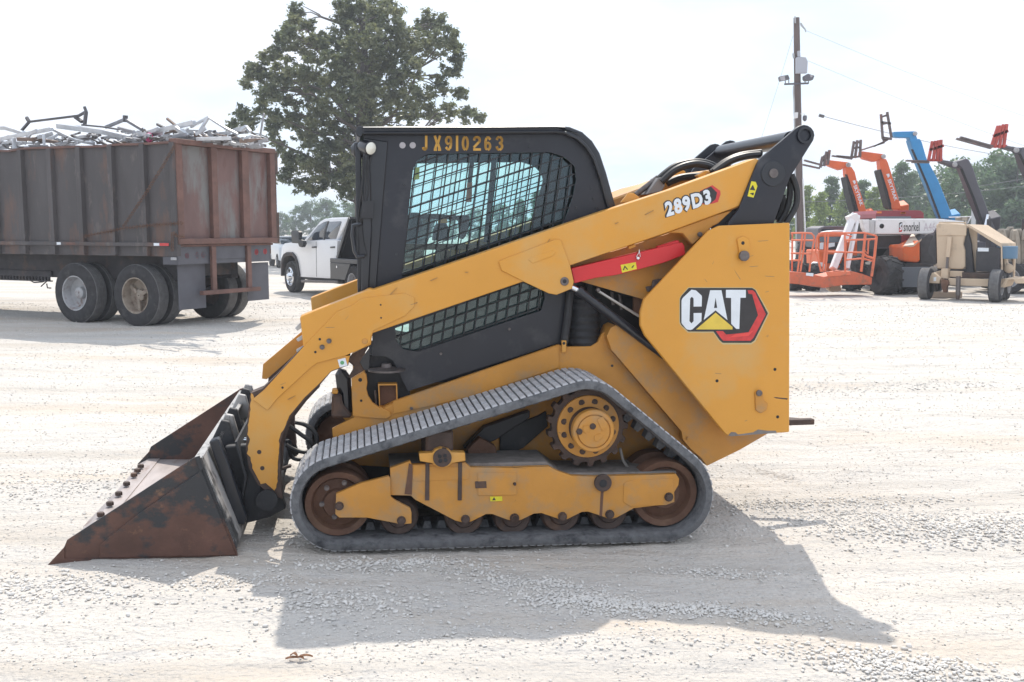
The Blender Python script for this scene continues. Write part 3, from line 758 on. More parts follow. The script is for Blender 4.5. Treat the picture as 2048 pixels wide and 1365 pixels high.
# stencilled number on the cab side
def arc(cx, cy, rx, ry, a0, a1, n=7): return [(cx + rx * math.cos(R(a0 + (a1 - a0) * k / n)), cy + ry * math.sin(R(a0 + (a1 - a0) * k / n))) for k in range(n + 1)]
GL = {"J": [[(.62, 1), (.62, .32)], [(.62, .24)] + arc(.38, .22, .24, .15, -15, -165)], "X": [[(.08, 1), (.40, .56)], [(.92, 1), (.60, .56)], [(.40, .46), (.10, .10)], [(.60, .46), (.90, .10)], [(.0, .06), (.3, .06)], [(.7, .06), (1, .06)]],
      "9": [arc(.5, .70, .38, .24, 100, 260), arc(.5, .70, .38, .24, 80, -60), [(.88, .70), (.86, .36), (.74, .16)], [(.60, .09), (.36, .09), (.14, .2)]], "1": [[(.5, 1), (.5, .16)], [(.5, .08), (.5, .0)]],
      "0": [arc(.5, .5, .38, .44, 104, 256, 9), arc(.5, .5, .38, .44, 76, -76, 9)], "2": [arc(.5, .73, .38, .21, 175, 100), arc(.5, .73, .38, .21, 78, -30) + [(.12, .24)], [(.08, .07), (.95, .07)]],
      "6": [arc(.5, .30, .38, .24, 100, 240), arc(.5, .30, .38, .24, 80, -80), [(.12, .30), (.14, .64), (.26, .84)], [(.40, .91), (.64, .91), (.86, .8)]],
      "3": [arc(.48, .73, .38, .21, 165, 105), arc(.48, .73, .38, .21, 75, -80), arc(.48, .29, .40, .23, 80, -75), arc(.48, .29, .40, .23, -105, -165)]}
for ch_, x0, x1 in (("J", 575, 632), ("X", 660, 716), ("9", 737, 796), ("1", 815, 838), ("0", 856, 914), ("2", 934, 1000), ("6", 1015, 1072), ("3", 1096, 1157)):
    gb = MB()
    for st_ in GL[ch_]:
        P_ = [LF.P(*z5(x0 + 7 + (x1 - x0 - 14) * u, 256 - 4 - 100 * v), DC) for u, v in st_]
        for q0, q1 in zip(P_[:-1], P_[1:]):
            t_ = (q1 - q0).normalized() * 0.0035
            gb.beam(q0 - t_ + Vector((0, -0.0008, 0)), q1 + t_ + Vector((0, -0.0008, 0)), 0.0128, 0.0014, (0, 1, 0))
    gb.build("stencil_digit", m_stencil, cab)

# ---------------- lift arms
DA = 0.315
beam_pts = [(600, 634), (663, 609), (728, 584), (740, 578), (748, 580), (963, 507), (1201, 425), (1340, 380), (1512, 317, 6), (1522, 322, 4), (1500, 375), (1487, 405, 6), (1478, 413, 5), (1331, 467), (1180, 518), (1049, 563), (745, 667), (742, 690), (726, 697), (634, 727), (621, 736), (606, 690)]
arm = plate("lift_arm", beam_pts, DA, DA + 0.115, m_yellow, bev=0.008, seg=3)
arm2 = twin(arm)
seam = [z2(590, 596), z2(880, 292, 8), z2(1030, 228), z2(1100, 172), z2(1250, 150), z2(1500, 122, 14), z2(1590, 165, 8), z2(1585, 245, 8), z2(1500, 330), z2(1215, 462, 5), z2(1190, 515), z2(1186, 570, 6), z2(1120, 622), z2(960, 690), z2(700, 758), z2(640, 802), z2(340, 1080), z2(250, 1188, 4), z2(115, 1090), z2(228, 1000)]
ov = plate("arm_side_plate", seam, DA - 0.006, DA, m_yellow, arm, bev=0.003)
twin(ov)
leg_y = [z2(590, 600), z2(330, 880), z2(220, 1000), z2(130, 1075), z2(115, 1040), z1(1440, 155), z1(1426, 300), z1(1412, 420), z1(1428, 450), z1(1415, 520), z1(1408, 545), z1(1435, 570), z1(1445, 640), z1(1470, 690), z1(1500, 745), z1(1530, 735), z1(1590, 788), z1(1603, 770), z1(1610, 680), z1(1612, 600), z1(1618, 480), z1(1612, 460), z1(1645, 390), z1(1685, 300), z1(1785, 180), z1(1875, 95), z2(830, 830), z2(980, 775), z2(1000, 690), z2(720, 700)]
leg_m = [z2(590, 592), z2(330, 872), z2(205, 990), z2(92, 1035), z1(1432, 150), z1(1415, 300), z1(1402, 520), z1(1424, 640), z1(1480, 745), z1(1560, 810), z1(1640, 840), z1(1625, 700), z1(1625, 480), z1(1655, 390), z1(1696, 300), z1(1795, 182), z1(1888, 95), z2(830, 836), z2(985, 780), z2(1005, 690), z2(720, 700)]
leg = plate("arm_leg", leg_m, DA + 0.006, DA + 0.10, m_rustdark, arm, bev=0.004)
random.seed(3)
jag = []
for i, p in enumerate(leg_y):
    q = leg_y[(i + 1) % len(leg_y)]; n = max(1, int(math.dist(p, q) / 6)) if 4 <= i <= 22 else 1
    for k in range(n):
        j = (random.random() - 0.5) * (2.4 if 4 <= i <= 22 else 0)
        jag.append((p[0] + (q[0]-p[0]) * k / n + j, p[1] + (q[1]-p[1]) * k / n + j * 0.5))
lpnt = plate("leg_paint", jag, DA + 0.0035, DA + 0.0065, m_yellow, arm, bev=0.0008)
tl = twin(leg); tl.parent = arm2
tl2 = twin(lpnt); tl2.parent = arm2
for q, r in ((z2(810, 557), 5.2), (z2(748, 612), 5.2)): bolt(q, r, DA - 0.006, arm)
disc("pin_boss", z2(1136, 560), 6, DA - 0.010, DA, m_yellow_low, arm, 20)
for q, r in ((z2(726, 541), 2.6), (z2(686, 658), 2.6), (z2(387, 981), 2.4), (z2(1280, 228), 1.8), (z2(1284, 346), 1.8)): hole(q, r, DA - 0.006, arm)
plate("safety_sticker", [z2(888, 728), z2(958, 710), z2(978, 780), z2(908, 798)], DA + 0.001, DA + 0.0035, m_white_print, arm, bev=0)
disc("sticker_emblem", z2(930, 755), 4, DA + 0.0, DA + 0.002, mat("green_print", (0.12, 0.35, 0.16), 0.5), arm, 14, 0)
for a in (z1(1490, 535), z1(1510, 640)):
    disc("wear_mark", a, 4.5, DA + 0.002, DA + 0.004, m_rustdark, arm, 12, 0)
# torn brackets on the nose of the arm
for a in ((500, 440, 560, 380, 580, 430, 520, 465), (510, 545, 600, 485, 600, 530, 530, 565), (510, 640, 580, 600, 575, 625, 520, 665)):
    plate("nose_bracket", [z2(*a[0:2]), z2(*a[2:4]), z2(*a[4:6]), z2(*a[6:8])], DA + 0.02, DA + 0.06, m_scraped, arm, bev=0.002)
# inner cheek of the nose, seen past the leg
plate("arm_cheek", [z2(545, 350), z2(565, 470), z2(210, 770), z2(200, 900), z2(245, 905), z2(590, 600)], DA + 0.16, DA + 0.18, m_yellow_low, arm, bev=0.003)
gus = plate("cylinder_gusset", [z5(1120, 1035, 6), z5(1140, 1100), z5(1300, 1180), z5(1475, 1262, 8), z5(1530, 1272, 8), z5(1640, 1228, 8), z5(1652, 1180), z5(1625, 1062), z5(1580, 940), z5(1562, 885, 6), z5(1525, 880, 6), z5(1330, 955)], DA - 0.010, DA, m_yellow, arm, bev=0.004)
disc("gusset_pin", z5(1587, 1177), 8.5, DA - 0.016, DA - 0.008, m_bolt, arm, 24)
disc("pin_centre", z5(1587, 1177), 4, DA - 0.019, DA - 0.014, m_dark, arm, 12)
sl = [z5(1325, 1020, 5), z5(1360, 1005), z5(1500, 955), z5(1525, 975), z5(1500, 1000), z5(1360, 1050, 6)]
plate("gusset_slot", sl, DA - 0.013, DA - 0.009, m_yellow, arm, bev=0.002)
# inner lower web of the rear arm
plate("arm_web", [z6(540, 825), z6(880, 700), z6(1000, 665), z6(900, 760), z6(860, 780), z6(720, 910), z6(650, 830, 10)], DA + 0.02, DA + 0.10, m_yellow_low, arm, bev=0.004)
plate("arm_inner_web", [(1142, 530), (1331, 470), (1420, 440), (1420, 470), (1290, 600), (1150, 560)], DA + 0.125, DA + 0.15, m_yellow_low, arm, bev=0)
bolt(z6(768, 838), 5, DA + 0.01, arm)
# model plate on the arm
tx = text_on("number_outline", "289D3", LF.P(*zf(1300, 360, 8.533)(262, 668), DA), LF.P(*zf(1300, 360, 8.533)(1075, 420), DA), LF.P(*zf(1300, 360, 8.533)(212, 372), DA), m_black_print, arm, bold=0.105, spacing=1.12, lift=0.0012)
zn = zf(1300, 360, 8.533)
plate("badge_black", [zn(850, 190), zn(1065, 92), zn(1200, 190), zn(1205, 250), zn(1160, 380), zn(1060, 410), zn(900, 420)], DA - 0.0008, DA + 0.001, m_red_print, arm, bev=0)
plate("badge_core", [zn(850, 200), zn(1040, 115), zn(1145, 220), zn(1120, 330), zn(1040, 400), zn(900, 400)], DA - 0.0010, DA + 0.001, m_black_print, arm, bev=0)
text_on("model_number", "289D3", LF.P(*zn(285, 645), DA), LF.P(*zn(1055, 410), DA), LF.P(*zn(238, 385), DA), m_white_print, arm, bold=0.048, spacing=1.16, lift=0.0026)

# ---------------- rear link towers and cross tube
DT = 0.30
tower_pts = [(1608, 250), (1616, 251.5), (1623, 256), (1628, 263), (1629.5, 271), (1627, 281), (1580, 356), (1549, 444), (1540, 470), (1450, 470), (1457, 444), (1477, 419), (1513, 330), (1520, 318), (1560, 285), (1591, 258), (1599, 252)]
tw1 = plate("rear_link", tower_pts, DT, DT + 0.03, m_black, bev=0.006, seg=2)
plate("link_web", [(1425, 440), (1500, 405), (1500, 470), (1425, 470)], DT + 0.05, DT + 0.08, m_black_dull, tw1)
twin(tw1)
tw2 = plate("rear_link_plate", tower_pts, DT + 0.13, DT + 0.155, m_black, tw1, bev=0.004)
t2 = twin(tw2)
c = LF.P(1609, 271, DT); s_ = LF.s(1609, 271, DT)
MB().lathe((c.x, c.z), [(15.5/s_, DT - 0.012), (11.5/s_, DT - 0.012), (11.5/s_, DT + 0.1)], 6 * 4, cap=False).build("tube_collar", m_black_gloss, tw1, 0, True)
disc("tube_bore", (1609, 271), 11.4, DT + 0.02, DT + 0.03, m_dark, tw1, 24, 0)
MB().lathe((c.x - 0.005, c.z - 0.01), [(16/s_, DT + 0.155), (16/s_, WID - DT - 0.155)], 28).build("cross_tube", m_black_gloss, loader, 0, True)
disc("link_pivot", (1547, 348), 24, DT - 0.008, DT, m_black_gloss, tw1, 36, 0.003)
disc("pivot_bolt", (1548, 347), 9, DT - 0.016, DT - 0.007, m_bolt, tw1, 20)
plate("warning_label", [z6(1130, 465), z6(1160, 470), z6(1172, 500), z6(1145, 580), z6(1103, 570)], DT - 0.0015, DT + 0.001, m_label, tw1, bev=0)
plate("label_mark", [z6(1118, 525), z6(1140, 490), z6(1158, 530)], DT - 0.0025, DT, m_black_print, tw1, bev=0)
plate("label_mark", [z6(1118, 550), z6(1148, 545), z6(1144, 565)], DT - 0.0025, DT, m_black_print, tw1, bev=0)

# ---------------- rear side panel with emblem
DP = 0.245
rp = plate("rear_panel", [(1580, 446), (1440, 452, 14), (1418, 462), (1288, 600, 14), (1281, 625), (1281, 652, 8), (1290, 672), (1450, 868), (1458, 873), (1579, 865)], DP, DP + 0.03, m_yellow, bev=0.005)
twin(rp)
xs0, xs1 = LF.P(1440, 600, DP).x, LF.P(1579, 600, DP).x
MB().box(xs0 - 0.02, xs1 - 0.01, DP + 0.031, 0.42, 0.80, LF.P(1500, 462, DP).z).build("tower_box", m_yellow_low, rp, 0.005)
MB().box(xs0 + 0.05, xs1 - 0.02, 0.43, WID - 0.43, 0.61, 1.50).build("engine_door", m_yellow_low, loader, 0.02)
lk = plate("panel_latch", [z7(755, 115, 12), z7(790, 98, 12), z7(828, 115, 12), z7(832, 165), z7(830, 220, 10), z7(800, 245, 8), z7(775, 220, 8), z7(768, 190)], DP - 0.012, DP, m_yellow, rp, bev=0.003)
disc("latch_pin", z7(800, 215), 10, DP - 0.03, DP - 0.01, m_bolt, rp, 20); disc("latch_hole", z7(790, 138), 3.5, DP - 0.014, DP - 0.01, m_dark, rp, 12)
lk = plate("panel_latch", [z7(862, 1025, 10), z7(888, 1008, 8), z7(910, 1025, 8), z7(912, 1070), z7(938, 1090, 6), z7(930, 1130, 8), z7(895, 1150, 10), z7(866, 1130, 8)], DP - 0.010, DP, m_yellow_low, rp, bev=0.003)
disc("latch_pin", z7(888, 1030), 6, DP - 0.018, DP - 0.008, m_bolt, rp, 18)
for q in (z7(979, 888), z7(635, 956), z7(995, 1170)): hole(q, 3, DP, rp)
plate("scrape_mark", [z7(970, 1052), z7(1055, 1060), z7(1052, 1068), z7(985, 1060)], DP - 0.0008, DP + 0.001, m_rustdark, rp, bev=0)
plate("bare_edge", [z7(700, 1280), z7(720, 1260), z7(745, 1262), z7(760, 1275), z7(850, 1262), z7(880, 1245), z7(930, 1252), z7(985, 1252), z7(990, 1266), z7(850, 1275), z7(720, 1286)], DP - 0.001, DP + 0.001, m_dust_top, rp, bev=0)
# emblem, layer on layer
ze = zf(1340, 560, 9.309)
def layer(name, pts, lift, m, holes=()): return plate(name, [ze(*p) for p in pts], DP - lift, DP - lift + 0.0012, m, rp, [[ze(*q) for q in h] for h in holes], bev=0)
layer("emblem_rim", [(175, 330, 160), (340, 140), (1530, 140, 60), (1600, 180), (1850, 620, 30), (1590, 1150, 60), (1510, 1205), (980, 1205, 60), (900, 1130), (810, 985), (330, 985), (170, 830, 150)], 0.0008, mat("pale_gold_print", (0.55, 0.44, 0.22), 0.45))
layer("emblem_ground", [(185, 330, 150), (350, 152), (1530, 152, 50), (1590, 190), (1825, 625, 30), (1575, 1130, 50), (1510, 1175), (980, 1175, 50), (920, 1120), (810, 965), (340, 965), (185, 820, 140)], 0.0014, m_black_print)
layer("emblem_hexagon", [(1445, 195), (1540, 195, 30), (1585, 235), (1785, 640, 15), (1555, 1080, 30), (1500, 1135), (990, 1135, 30), (950, 1090), (855, 955), (985, 955), (1045, 1020), (1220, 1005), (1465, 975), (1640, 660), (1530, 270), (1465, 262)], 0.0020, m_red_print)
layer("emblem_hexagon_bevel", [(1100, 1075), (1465, 1045), (1560, 940), (1465, 985), (1225, 1012)], 0.0026, mat("bright_red_print", (0.75, 0.07, 0.06), 0.4))
layer("letter_c", [(215, 360, 110), (400, 185, 0), (480, 195, 60), (595, 300, 60), (590, 498), (440, 500), (440, 350, 25), (408, 315), (375, 350, 20), (362, 770, 30), (400, 812), (440, 770, 20), (440, 620), (590, 618), (585, 770), (415, 925), (380, 935), (310, 925, 60), (215, 810, 60)], 0.0024, m_white_print)
layer("letter_a", [(748, 195), (958, 195), (1070, 750), (848, 570), (630, 745)], 0.0024, m_white_print, holes=[[(850, 330), (880, 525), (820, 525)]])
layer("letter_t", [(1042, 188), (1412, 188), (1412, 335), (1310, 335), (1290, 915), (1235, 915), (1140, 820), (1138, 338), (1042, 335)], 0.0024, m_white_print)
layer("emblem_triangle", [(485, 925), (850, 612), (1165, 880), (1165, 925)], 0.0024, m_logo_yellow)
hx = MB().box(xs1 - 0.06, LF.P(1622, 838, 0.6).x, 0.55, 0.60, LF.P(1600, 851, 0.55).z, LF.P(1600, 840, 0.55).z)
hx.build("tow_bar", m_rustdark, loader, 0.004)
MB().beam((xs1 - 0.04, 0.78, LF.P(1580, 830, 0.75).z), LF.P(1608, 842, 0.57), 0.04, 0.02).build("tow_brace", m_rustdark, loader)

# ---------------- lift cylinders, red brace, hoses
DL = 0.375
def cyl(name, a, b, r, m, parent=loader, seg=20): return MB().tube([a, b], r, seg).build(name, m, parent, 0, True)
for ym in (False, True):
    f = (lambda p: Vector((p.x, WID - p.y, p.z))) if ym else (lambda p: p)
    lc_ = cyl("lift_cylinder", f(LF.P(*z9(290, 635), DL)), f(LF.P(1330, 712, DL)), 9.5 / 385, m_black_gloss)
    cyl("cylinder_rod", f(LF.P(*z9(205, 590), DL)), f(LF.P(*z9(300, 640), DL)), 6.5 / 385, m_chrome, lc_)
    cyl("cylinder_collar", f(LF.P(*z9(285, 632), DL)), f(LF.P(*z9(330, 660), DL)), 11 / 385, m_black_gloss, lc_)
brc = plate("lift_arm_brace", [z9(222, 405), z9(1340, 140, 4), z9(1390, 135, 6), z9(1412, 170), z9(1420, 260), z9(1200, 345), z9(920, 420), z9(700, 475), z9(480, 505), z9(258, 562)], 0.345, 0.40, m_red, bev=0.006)
plate("brace_tab", [z9(1120, 175), z9(1330, 110), z9(1355, 112), z9(1362, 140), z9(1130, 200)], 0.36, 0.385, m_red, brc, bev=0.003)
lb = plate("warning_label", [z9(742, 370), z9(900, 340), z9(912, 412), z9(758, 452)], 0.3435, 0.346, m_label, brc, bev=0)
plate("label_mark", [z9(765, 425), z9(785, 375), z9(820, 415), z9(810, 420), z9(786, 392), z9(778, 424)], 0.342, 0.344, m_black_print, brc, bev=0)
plate("label_mark", [z9(855, 395), z9(880, 370), z9(885, 375), z9(865, 402)], 0.342, 0.344, m_black_print, brc, bev=0)
disc("brace_pin", z9(928, 298), 3.2, 0.33, 0.346, m_chrome, brc, 14)
MB().tube([LF.P(*z9(905, 285), 0.338), LF.P(*z9(930, 245), 0.338), LF.P(*z9(938, 205), 0.338), LF.P(*z9(940, 240), 0.338), LF.P(*z9(948, 285), 0.338)], 0.0022, 6).build("pin_clip", m_chrome, brc)
plate("brace_lug", [z9(820, 175), z9(890, 150), z9(905, 178), z9(835, 205)], 0.36, 0.39, m_yellow, brc, bev=0.003)
# dark bay behind the cylinder: hoses, steel lines, ribbed air boot
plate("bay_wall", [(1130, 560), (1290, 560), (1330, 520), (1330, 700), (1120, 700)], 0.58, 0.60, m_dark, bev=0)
bw = plate("bay_plate", [z9(885, 565), z9(1060, 560), z9(1060, 940), z9(880, 900)], 0.50, 0.53, m_rust, bev=0.003)
MB().tube([LF.P(*z9(500, 640), 0.44), LF.P(*z9(935, 908), 0.44)], 0.0075, 8).build("steel_line", mat("zinc_plated_line", (0.62, 0.6, 0.55), 0.35, metal=0.6), loader, 0, True)
disc("line_fitting", z9(508, 632), 4.5, 0.42, 0.455, m_bolt, loader, 6)
for a in ((640, 600, 665, 790), (725, 640, 750, 840)):
    MB().tube([LF.P(*z9(a[0], a[1]), 0.52), LF.P(*z9(a[2], a[3]), 0.52)], 0.009, 8).build("steel_line", m_bolt, loader, 0, True)
for k, (y, off) in enumerate(((0.46, 0), (0.49, 30), (0.52, -35))):
    MB().tube(spl([LF.P(*z9(480, 490 + off), y), LF.P(*z9(620, 570 + off), y), LF.P(*z9(800, 630 + off), y), LF.P(*z9(1010, 650 + off), y), LF.P(*z9(1100, 640 + off), y)]), 0.020, 8).build("hydraulic_hose", m_hose, loader, 0, True)
plate("hose_clamp", [z9(1010, 600), z9(1075, 590), z9(1085, 530), z9(1200, 510), z9(1110, 620), z9(1030, 655)], 0.42, 0.45, m_bolt, bev=0.003)
bo = LF.P(1168, 640, 0.56)
prof = []
for k in range(14): prof.append((0.085 + (0.008 if k % 2 else 0), -0.14 + k * 0.02))
MB().lathe((0, 0), prof, 24, Matrix.Translation(bo) @ Matrix.Rotation(R(90), 4, 'X')).build("air_boot", m_black_dull, loader, 0, True)
MB().tube([LF.P(*z9(215, 650), 0.48), LF.P(*z9(180, 960), 0.48), LF.P(*z9(150, 1180), 0.48)], 0.022, 10).build("gas_strut", m_black_dull, loader, 0, True)
plate("bay_sill", [(1140, 575), (1180, 575), (1215, 640), (1200, 690), (1115, 694), (1120, 680)], 0.57, 0.58, m_black_dull, bev=0)
# engine hood and hoses behind the arm
hd = MB().prism(lp([(1215, 400), (1290, 372), (1420, 340), (1500, 345), (1500, 440), (1215, 440)], 0.75), 0.70, WID - 0.70).build("engine_hood", m_yellow_low, loader, 0.01)
plate("hood_bracket", [z6(215, 615), z6(270, 545, 4), z6(310, 550, 4), z6(350, 580), z6(300, 610)], 0.46, 0.48, m_yellow, bev=0.003)
plate("muffler", [z6(395, 560), z6(480, 440, 10), z6(520, 435, 8), z6(525, 500), z6(500, 540)], 0.55, 0.70, mat("grey_cast_metal", (0.2, 0.19, 0.19), 0.6), bev=0.02)
cyl("hose_fitting", LF.P(*z6(320, 560), 0.62), LF.P(*z6(475, 440), 0.62), 0.016, m_bolt)
for k, (y, pts) in enumerate(((0.55, [(500, 470), (600, 385), (720, 345), (820, 355), (880, 390)]), (0.60, [(480, 450), (600, 360), (740, 330), (850, 350), (905, 395)]), (0.50, [(850, 405), (950, 330), (1060, 285), (1200, 265)]), (0.46, [(870, 400), (980, 325), (1090, 290), (1190, 280)]), (0.66, [(540, 480), (640, 440), (760, 430), (830, 440)]))):
    MB().tube(spl([LF.P(*z6(*q), y) for q in pts]), 0.020, 8).build("hydraulic_hose", m_hose, loader, 0, True)
for k, (y, pts) in enumerate(((0.36, [(1410, 420), (1445, 520), (1440, 640), (1370, 760)]), (0.40, [(1395, 430), (1400, 560), (1370, 680), (1320, 760)]), (0.44, [(1350, 560), (1345, 640), (1310, 740)]))):
    MB().tube(spl([LF.P(*z6(*q), y) for q in pts]), 0.018, 8).build("hydraulic_hose", m_hose, loader, 0, True)
plate("hose_clip", [z6(750, 425), z6(815, 390), z6(835, 405), z6(770, 445)], 0.5, 0.55, m_yellow, bev=0.002)
# hoses in front, between leg and track
for k, pts in enumerate(([(590, 845), (610, 850), (630, 866), (634, 890), (630, 905)], [(578, 852), (600, 868), (622, 885), (632, 908)], [(572, 890), (590, 900), (612, 905), (632, 900)], [(575, 880), (580, 905), (590, 918), (625, 920)])):
    MB().tube(spl([LF.P(*q, 0.52 + 0.03 * k) for q in pts]), 0.012, 8).build("auxiliary_hose", m_hose, loader, 0, True)
plate("coupler_guard", [z1(1640, 330), z1(1800, 150), z1(1885, 80), z1(1885, 110), z1(1800, 200), z1(1700, 330), z1(1650, 480), z1(1640, 640), z1(1690, 620), z1(1700, 635), z1(1620, 660)], 0.44, 0.48, m_rustdark, bev=0.003)

random.seed(41)
for (z_, u0, u1, v0, v1, d_, par, n_) in ((lambda x, y: (x, y), 1310, 1570, 470, 850, DP, rp, 14), (lambda x, y: (x, y), 1180, 1480, 395, 470, DA, arm, 0)):
    for k in range(n_):
        x, y = random.uniform(u0, u1), random.uniform(v0, v1)
        if x < 1450 and (y < 600 - (x - 1284) * 1.0 or y > 680 + (x - 1290) * 1.15): continue
        l_, an = random.uniform(5, 26), random.gauss(0.1, 0.7); dx_, dy_ = l_ * math.cos(an), l_ * math.sin(an)
        plate("scratch", [(x, y), (x + dx_, y + dy_), (x + dx_ * 0.95, y + dy_ + 0.9), (x + dx_ * 0.2, y + dy_ * 0.2 + 1.1)], d_ - 0.0007, d_ + 0.001, m_scr, par, bev=0)
for x, y in ((780, 590), (860, 562), (930, 545), (1010, 520), (1090, 492), (1230, 448), (1290, 430), (820, 610), (690, 640), (650, 655), (560, 770), (575, 800)):
    l_, an = random.uniform(6, 22), random.gauss(-0.3, 0.4); dx_, dy_ = l_ * math.cos(an), l_ * math.sin(an)
    plate("scratch", [(x, y), (x + dx_, y + dy_), (x + dx_ * 0.95, y + dy_ + 0.8), (x + dx_ * 0.2, y + dy_ * 0.2 + 1.0)], DA - 0.0068, DA + 0.001, m_scr, arm, bev=0)
# ---------------- bucket and coupler
DB = 0.0
BW = 2.0
side = [z1(225, 1145, 6), z1(240, 1108, 6), z1(1062, 574, 6), z1(1100, 562, 3), z1(1112, 590), z1(1345, 1185), z1(1350, 1212), z1(460, 1232), z1(220, 1230)]
bucket = plate("bucket", side, DB, DB + 0.016, m_bucket, bev=0.003)
def btwin(o):
    me = o.data.copy()
    for v in me.vertices: v.co.y = BW - v.co.y
    me.flip_normals()
    c = bpy.data.objects.new(o.name.split('.')[0], me); COL.objects.link(c); c.parent = bucket
    return c
fs = btwin(bucket); fs.name = "far_side_plate"
wp = plate("wear_plate", [z1(446, 1222), z1(452, 1140, 8), z1(490, 1105, 6), z1(700, 940), z1(830, 850), z1(1095, 668), z1(1108, 640), z1(1330, 1185), z1(1336, 1206)], DB - 0.010, DB, m_bucket, bucket, bev=0.003)
btwin(wp)
plate("corner_gusset", [z1(1068, 572), z1(1098, 562), z1(1128, 640), z1(1108, 665)], DB - 0.014, DB - 0.0005, m_black_dull, bucket, bev=0.002)
# shell: cutting lip, floor, back sheet -- one profile swept across the width
def bp(q, d=0.016): p = LF.P(*q, d); return Vector((p.x, p.z))
lip, fl0, fl1, heel, top = bp(z1(118, 1268)), bp(z1(222, 1205)), bp(z1(470, 1215)), bp(z1(1330, 1205)), bp(z1(1100, 580))
heel2 = bp(z1(1300, 1120))
def strip(name, prof, th, m, y0=0.016, y1=BW - 0.016, bev=0.0):
    b = MB(); top_ = prof; nrm_ = []
    for i in range(len(prof)):
        t = (prof[min(i+1, len(prof)-1)] - prof[max(i-1, 0)]).normalized(); nrm_.append(Vector((-t.y, t.x)))
    pts = [(p.x, p.y) for p in prof] + [(p.x - n.x*th, p.y - n.y*th) for p, n in list(zip(prof, nrm_))[::-1]]
    return b.prism(pts, y0, y1).build(name, m, bucket, bev)
strip("cutting_edge", [lip, bp(z1(225, 1208)), bp(z1(330, 1205))], 0.016, m_bucket_in, 0.018, BW - 0.018)
strip("bucket_floor", [bp(z1(225, 1215)), bp(z1(470, 1212)), bp(z1(1100, 1205))], 0.012, m_bucket_in)
strip("back_sheet", [bp(z1(1090, 1207)), bp(z1(1290, 1190)), bp(z1(1330, 1150)), bp(z1(1325, 1110)), top], 0.012, m_bucket_blk)
strip("top_rim", [bp(z1(1062, 580)), bp(z1(1118, 576))], 0.03, m_scraped)
# the lip on the near side ends in a corner blade
plate("corner_blade", [z1(112, 1272), z1(225, 1150), z1(224, 1228), z1(400, 1236), z1(330, 1262), z1(160, 1276)], DB - 0.006, DB + 0.02, m_bucket, bucket, bev=0.002)
btwin(bpy.data.objects["corner_blade"])
# bolts along the cutting edge
a, b_ = LF.P(201.5, 1033, 0.30), LF.P(281.5, 935, 1.9)
pxs = [(460, 948), (520, 877), (577, 812), (628, 748), (676, 690), (699, 661), (720, 633)]
base = bp(z1(420, 1165)); p0 = bp(z1(300, 1203))
zfl = (p0.y)
for q in pxs:
    w_ = LF.P(*z1(*q), 0)                      # follow the image ray down to the floor height
    r = ray(*z1(*q)); cc = Vector((0, 0, EYE))
    n = LF.u; k = (zfl + 0.01 - (cc - LF.o).dot(n)) / r.dot(n); v = cc + r * k - LF.o
    P_ = Vector((v.dot(LF.a), v.dot(LF.d), v.dot(LF.u)))
    MB().lathe((0, 0), [(0.021, -0.004), (0.021, 0.014), (0.017, 0.019)], 6, Matrix.Translation(P_) @ Matrix.Rotation(R(90), 4, 'X')).build("edge_bolt", m_rustdark, bucket, 0.001)
# coupler: black posts, plate and torn brackets behind the bucket
bx = LF.P(*z1(1260, 900), 0.2).x
post = [z1(1162, 468), z1(1222, 448), z1(1300, 640), z1(1410, 960), z1(1395, 1010), z1(1330, 1000), z1(1250, 720)]
p1_ = plate("coupler_post", post, 0.20, 0.27, m_black_gloss, bucket, bev=0.006)
btwin(p1_)
p2_ = plate("coupler_plate", [z1(1265, 500), z1(1420, 490), z1(1470, 700), z1(1520, 790), z1(1640, 830), z1(1665, 900), z1(1560, 960), z1(1400, 1000), z1(1350, 830)], 0.36, 0.42, m_black_dull, bucket, bev=0.006)
btwin(p2_)
strip("coupler_sheet", [bp(z1(1340, 1000), 0.3), bp(z1(1395, 700), 0.3), bp(z1(1330, 470), 0.3)], 0.012, m_black_dull, 0.30, BW - 0.30)
cyl("coupler_tube", LF.P(*z1(1540, 850), 0.30), LF.P(*z1(1540, 850), 0.30) + Vector((0, BW - 0.6, 0)), 0.055, m_black_dull, bucket)
for (y, k) in ((0.45, 0), (0.62, 1), (0.80, 2), (1.25, 3), (1.45, 4), (1.62, 5)):
    t0 = top
    MB().prism([(t0.x - 0.01, t0.y - 0.02), (t0.x + 0.05, t0.y + 0.10), (t0.x + 0.09, t0.y + 0.09), (t0.x + 0.12, t0.y - 0.03), (t0.x + 0.07, t0.y - 0.06)], y, y + 0.035).build("coupler_hook", m_scraped if k % 2 else m_black_dull, bucket, 0.004)
MB().prism([(top.x + 0.015, top.y - 0.015), (top.x + 0.05, top.y + 0.05), (top.x + 0.07, top.y + 0.04), (top.x + 0.04, top.y - 0.03)], 0.45, 1.65).build("coupler_rail", m_scraped, bucket, 0.004)
for y in (0.52, 0.56):
    MB().tube([(top.x + 0.12, y, top.y - 0.02), (top.x + 0.2, y, top.y - 0.03), (top.x + 0.3, y + 0.02, top.y - 0.02)], 0.006, 6).build("latch_rod", m_chrome, bucket)
bpy.data.objects.remove(bpy.data.objects.new("tmp", None))
